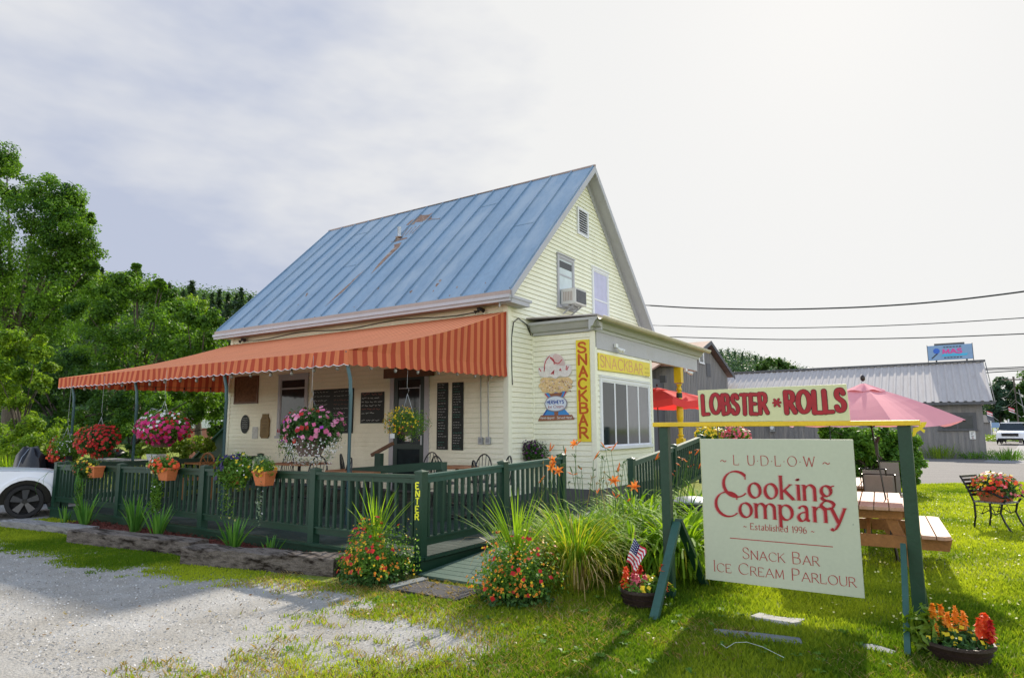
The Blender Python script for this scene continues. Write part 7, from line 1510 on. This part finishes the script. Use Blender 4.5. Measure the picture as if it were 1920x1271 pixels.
# trees beyond the road
for k, (x, D, L_) in enumerate(((1880, 88, [(1880, 722, 16), (1868, 740, 20), (1890, 745, 22), (1875, 765, 22), (1895, 775, 20), (1862, 775, 16)]), (1935, 84, [(1925, 728, 20), (1945, 715, 26), (1925, 760, 26), (1950, 760, 30), (1915, 780, 20)]), (1850, 100, [(1850, 760, 14), (1845, 780, 16), (1862, 790, 14), (1835, 785, 12)]), (2000, 80, [(1990, 700, 40), (2010, 750, 40), (1975, 770, 30)]))):
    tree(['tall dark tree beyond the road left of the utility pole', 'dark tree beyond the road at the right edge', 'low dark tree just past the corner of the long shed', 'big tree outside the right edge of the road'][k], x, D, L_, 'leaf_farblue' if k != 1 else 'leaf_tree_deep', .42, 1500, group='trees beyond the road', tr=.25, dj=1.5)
p = fwd(1890, 812, 88); mb = MB(); mb.quad((p.x-9, p.y-12, .03), (p.x+22, p.y-22, .03), (p.x+40, p.y+30, .03), (p.x-12, p.y+30, .03)); 
mat('verge_grass', (.09, .16, .02), .95, .3, .5, 6)
# ---------------------------------------------------------------- poles and wires
def upole(px0, yt, D, label, arm=True, r=.14):
    p = fwd(px0, yt, D); t = thing('utility_pole', (p.x, p.y, 0), label, 'utility pole'); mb = MB(); mb.tube([(0, 0, 0), (0, 0, p.z)], [r, r*.7], 8); mb.build('pole', 'pole_wood', t)
    if arm:
        mb = MB(); u = RT; mb.bar(Vector((0, 0, p.z-.3))-u*1.2, Vector((0, 0, p.z-.3))+u*1.2, .10, .12); mb.build('cross_arm', 'pole_wood', t)
        for s in (-1, -.5, .5, 1): mb = MB(); c = Vector((0, 0, p.z-.24))+u*1.15*s; mb.tube([c, c+Vector((0, 0, .22))], .05, 6); mb.build('insulator', 'steel_grey', t)
    return p
pa_ = upole(1900, 706, 66, 'tall wooden utility pole with a crossarm beyond the pickup'); pb_ = upole(1864, 757, 96, 'thin distant utility pole without a crossarm', False, .12)
mb = MB(); mb.tube([pa_+RT*.4-Vector((0, 0, 1.3)), Vector((pa_.x, pa_.y, 0))+RT*1.1], .05, 6); tag(mb.build('guy_pole', 'steel_grey', loc=(pa_.x, pa_.y, 0)), 'slanting grey brace beside the tall utility pole', 'brace')
def wire(pts, Y, r, label, mt_='wire', nm='overhead_wire'):
    P = [ony(Y, x, y) for x, y in pts]; ds = []
    mb = MB(); Q = []
    for i in range(len(P)-1):
        for k in range(6): Q.append(P[i].lerp(P[i+1], k/6))
    Q.append(P[-1]); n = len(Q)
    for it in range(6): Q = [Q[0]]+[(Q[i-1]+Q[i]*2+Q[i+1])/4 for i in range(1, n-1)]+[Q[-1]]
    mb.tube(Q, r, 5); return tag(mb.build(nm, mt_, loc=Q[0]), label, 'wire', 'overhead wires')
wire([(1205, 572), (1300, 578), (1450, 581), (1600, 577), (1700, 571), (1800, 562), (1920, 547), (2100, 520)], 24, .026, 'thickest and highest overhead wire crossing right of the gable')
wire([(1222, 610), (1430, 616), (1600, 613), (1750, 607), (1920, 596), (2100, 584)], 27, .016, 'middle thin overhead wire crossing right of the gable')
wire([(1235, 631), (1440, 637), (1600, 636), (1750, 633), (1920, 626), (2100, 617)], 27, .019, 'lowest of the three overhead wires above the sheds')
for i, (y0, y1) in enumerate(((693, 688), (695, 691), (700, 694))):
    wire([(1800+30*(i == 2), y0), (1920, y1), (2000, y1-5)], 60, .035, ['highest', 'middle', 'lowest'][i]+' of three thin distant wires above the end of the shed roof')
for i, (x0, y0, x1, y1) in enumerate(((1868, 742, 1900, 727), (1866, 758, 1904, 748), (1866, 763, 1906, 752), (1906, 736, 1960, 742), (1906, 752, 1960, 758), (1850, 745, 1868, 751))):
    a, b = fwd(x0, y0, 95 if x0 < 1900 else 66), fwd(x1, y1, 66 if x0 < 1900 else 60); mb = MB(); mb.tube([a.lerp(b, k/8)-Vector((0, 0, 1.1*math.sin(math.pi*k/8)*(.6 if i != 3 else .3))) for k in range(9)], .03, 4); tag(mb.build('overhead_wire', 'steel_grey', loc=a), ['topmost wire sagging left from the tall pole', 'second wire sagging left from the tall pole', 'lowest wire sagging left from the tall pole', 'upper wire leaving the tall pole to the right', 'lower wire leaving the tall pole to the right', 'short wire between the thin pole and the shed corner'][i], 'wire', 'sagging wires beyond the road')
for i, (x, y, D, lab) in enumerate(((1855, 776, 70, 'small red and white flag left of the tall pole, lower one'), (1896, 769, 66, 'small red and white flag on the tall utility pole'))):
    p = fwd(x, y, D); t = thing('street_flag', p, lab, 'flag'); mb = MB(); mb.bar((0, 0, 0), tuple(RT*.9+Vector((0, 0, -.7))), .04, .04); mb.build('staff', 'steel_grey', t)
    mb = MB(); [mb.quad(tuple(RT*(-.25+.0)+Vector((0, 0, .35-.12*k))), tuple(RT*.35+Vector((0, 0, .15-.12*k))), tuple(RT*.35+Vector((0, 0, .03-.12*k))), tuple(RT*(-.25)+Vector((0, 0, .23-.12*k))), mi=k % 2) for k in range(4)]; mb.build('cloth', ['flag_red', 'flag_white'], t)
for i, (x0, x1, y0, y1, D, m1, lab) in enumerate(((1859, 1873, 792, 802, 80, 'roofsign_white', 'small pale roadside sign beyond the road'), (1893, 1909, 789, 802, 72, 'green_paint', 'dark green oval like sign with a white post beyond the road'))):
    a, b = fwd(x0, y0, D), fwd(x1, y1, D); c = (a+b)/2; w_ = (b-a).length*.45; t = thing('road_sign', (c.x, c.y, 0), lab, 'sign'); mb = MB(); mb.bar(Vector((0, 0, c.z))-RT*w_, Vector((0, 0, c.z))+RT*w_, .06, (a.z-b.z)); mb.build('panel', m1, t); mb = MB(); mb.tube([tuple(-RT*w_), tuple(-RT*w_+Vector((0, 0, a.z+.2)))], .08, 6); mb.tube([tuple(RT*w_), tuple(RT*w_+Vector((0, 0, a.z-.1)))], .05, 6); mb.build('post', 'white_plastic', t)
p = fwd(1850, 800, 85); t = thing('grey_hut', (p.x, p.y, 0), 'small grey building showing past the end of the long shed', 'building'); mb = MB(); mb.box((-3, 0, 0), (.6, 4, 2.2)); mb.build('wall', 'barn_grey', t); mb = MB(); mb.prism([(-3.2, -.3, 2.2), (-3.2, 2, 3.2), (-3.2, 4.3, 2.2)], (4.1, 0, 0)); mb.build('roof', 'barn_dark', t)
mb = MB(); q = [fwd(1845, 811, 82), fwd(1980, 811, 70), fwd(1980, 806, 90), fwd(1845, 806, 110)]
t = thing('verge_plants', (fwd(1880, 808, 72).x, fwd(1880, 808, 72).y, 0), 'low bright green plants along the far edge of the road', 'plants'); P = np.stack([RNG.uniform(-4.5, 9, 3500), RNG.uniform(-1.5, 6, 3500), RNG.uniform(.05, .7, 3500)], 1); npmesh('leaves', leaves(P, np.tile([[0, -.4, 1.]], (3500, 1)), .3, .6), 4, 'leaf_lime', t)
# ---------------------------------------------------------------- small things in the grass and on the wall
x, y = scatter(-1.2, 3.2, 6.5, 20, 22); k = y < lotedge(x)-.3
P = np.stack([x[k], y[k], RNG.uniform(.03, .06, k.sum())], 1)
tag(npmesh('clover_flowers', discs(P, np.tile([[0, -.3, 1.]], (len(P), 1)), .022, 6, .5), 6, 'petal_cream'), 'tiny pale clover flowers dotted over the lawn', 'clover', kind='stuff')
x, y = scatter(-6.8, .6, 2.4, 5.4, 26); P = np.stack([x, y, RNG.uniform(.015, .045, len(x))], 1)
leafmat('litter', (.14, .07, .03), (.42, .34, .18), .1)
tag(npmesh('leaf_litter', leaves(P, np.tile([[0, 0, 1.]], (len(P), 1)), .035, .45, .6), 4, 'litter'), 'dry leaf scraps and clippings scattered at the gravel edge', 'leaf litter', kind='stuff')
# broad leaved weeds in the near turf
x, y = scatter(-5, .4, 3.0, 6.2, 7); Q = []
for a, b in zip(x, y):
    if grassmask(np.array([a]), np.array([b]))[0] < .35: continue
    c = np.array([a, b, .012]); n = 9; an = RNG.uniform(0, 6.28, n); l = RNG.uniform(.03, .06, n)
    for q, l_ in zip(an, l):
        d = np.array([math.cos(q), math.sin(q), 0]); s = np.array([-d[1], d[0], 0]); Q += [c, c+d*l_*.55+s*l_*.22+[0, 0, l_*.5], c+d*l_+[0, 0, l_*.45], c+d*l_*.55-s*l_*.22+[0, 0, l_*.5]]
tag(npmesh('turf_weeds', np.array(Q), 4, 'leaf_plant'), 'low broad leaved weeds growing among the turf near the sign', 'weeds', kind='stuff')
pts = [onz(.05, a, b) for a, b in ((1352, 1206), (1362, 1214), (1378, 1204), (1400, 1203), (1430, 1212), (1470, 1232))]
mb = MB(); mb.tube([Vector(p) for p in pts], .0016, 5); tag(mb.build('cord', 'chalk', loc=pts[0]), 'thin pale cord lying in the grass below the long grey plank', 'cord')
u0, v1 = FA.px(473, 800, .03); mb = MB(); FA.box(mb, u0, u0+.26, v1-.34, v1, .021, .026); tag(mb.build('paper_notice', 'chalk', loc=FA.p(u0, v1, 0)), 'faded pale notice between the oval board and the carved plaque', 'notice')
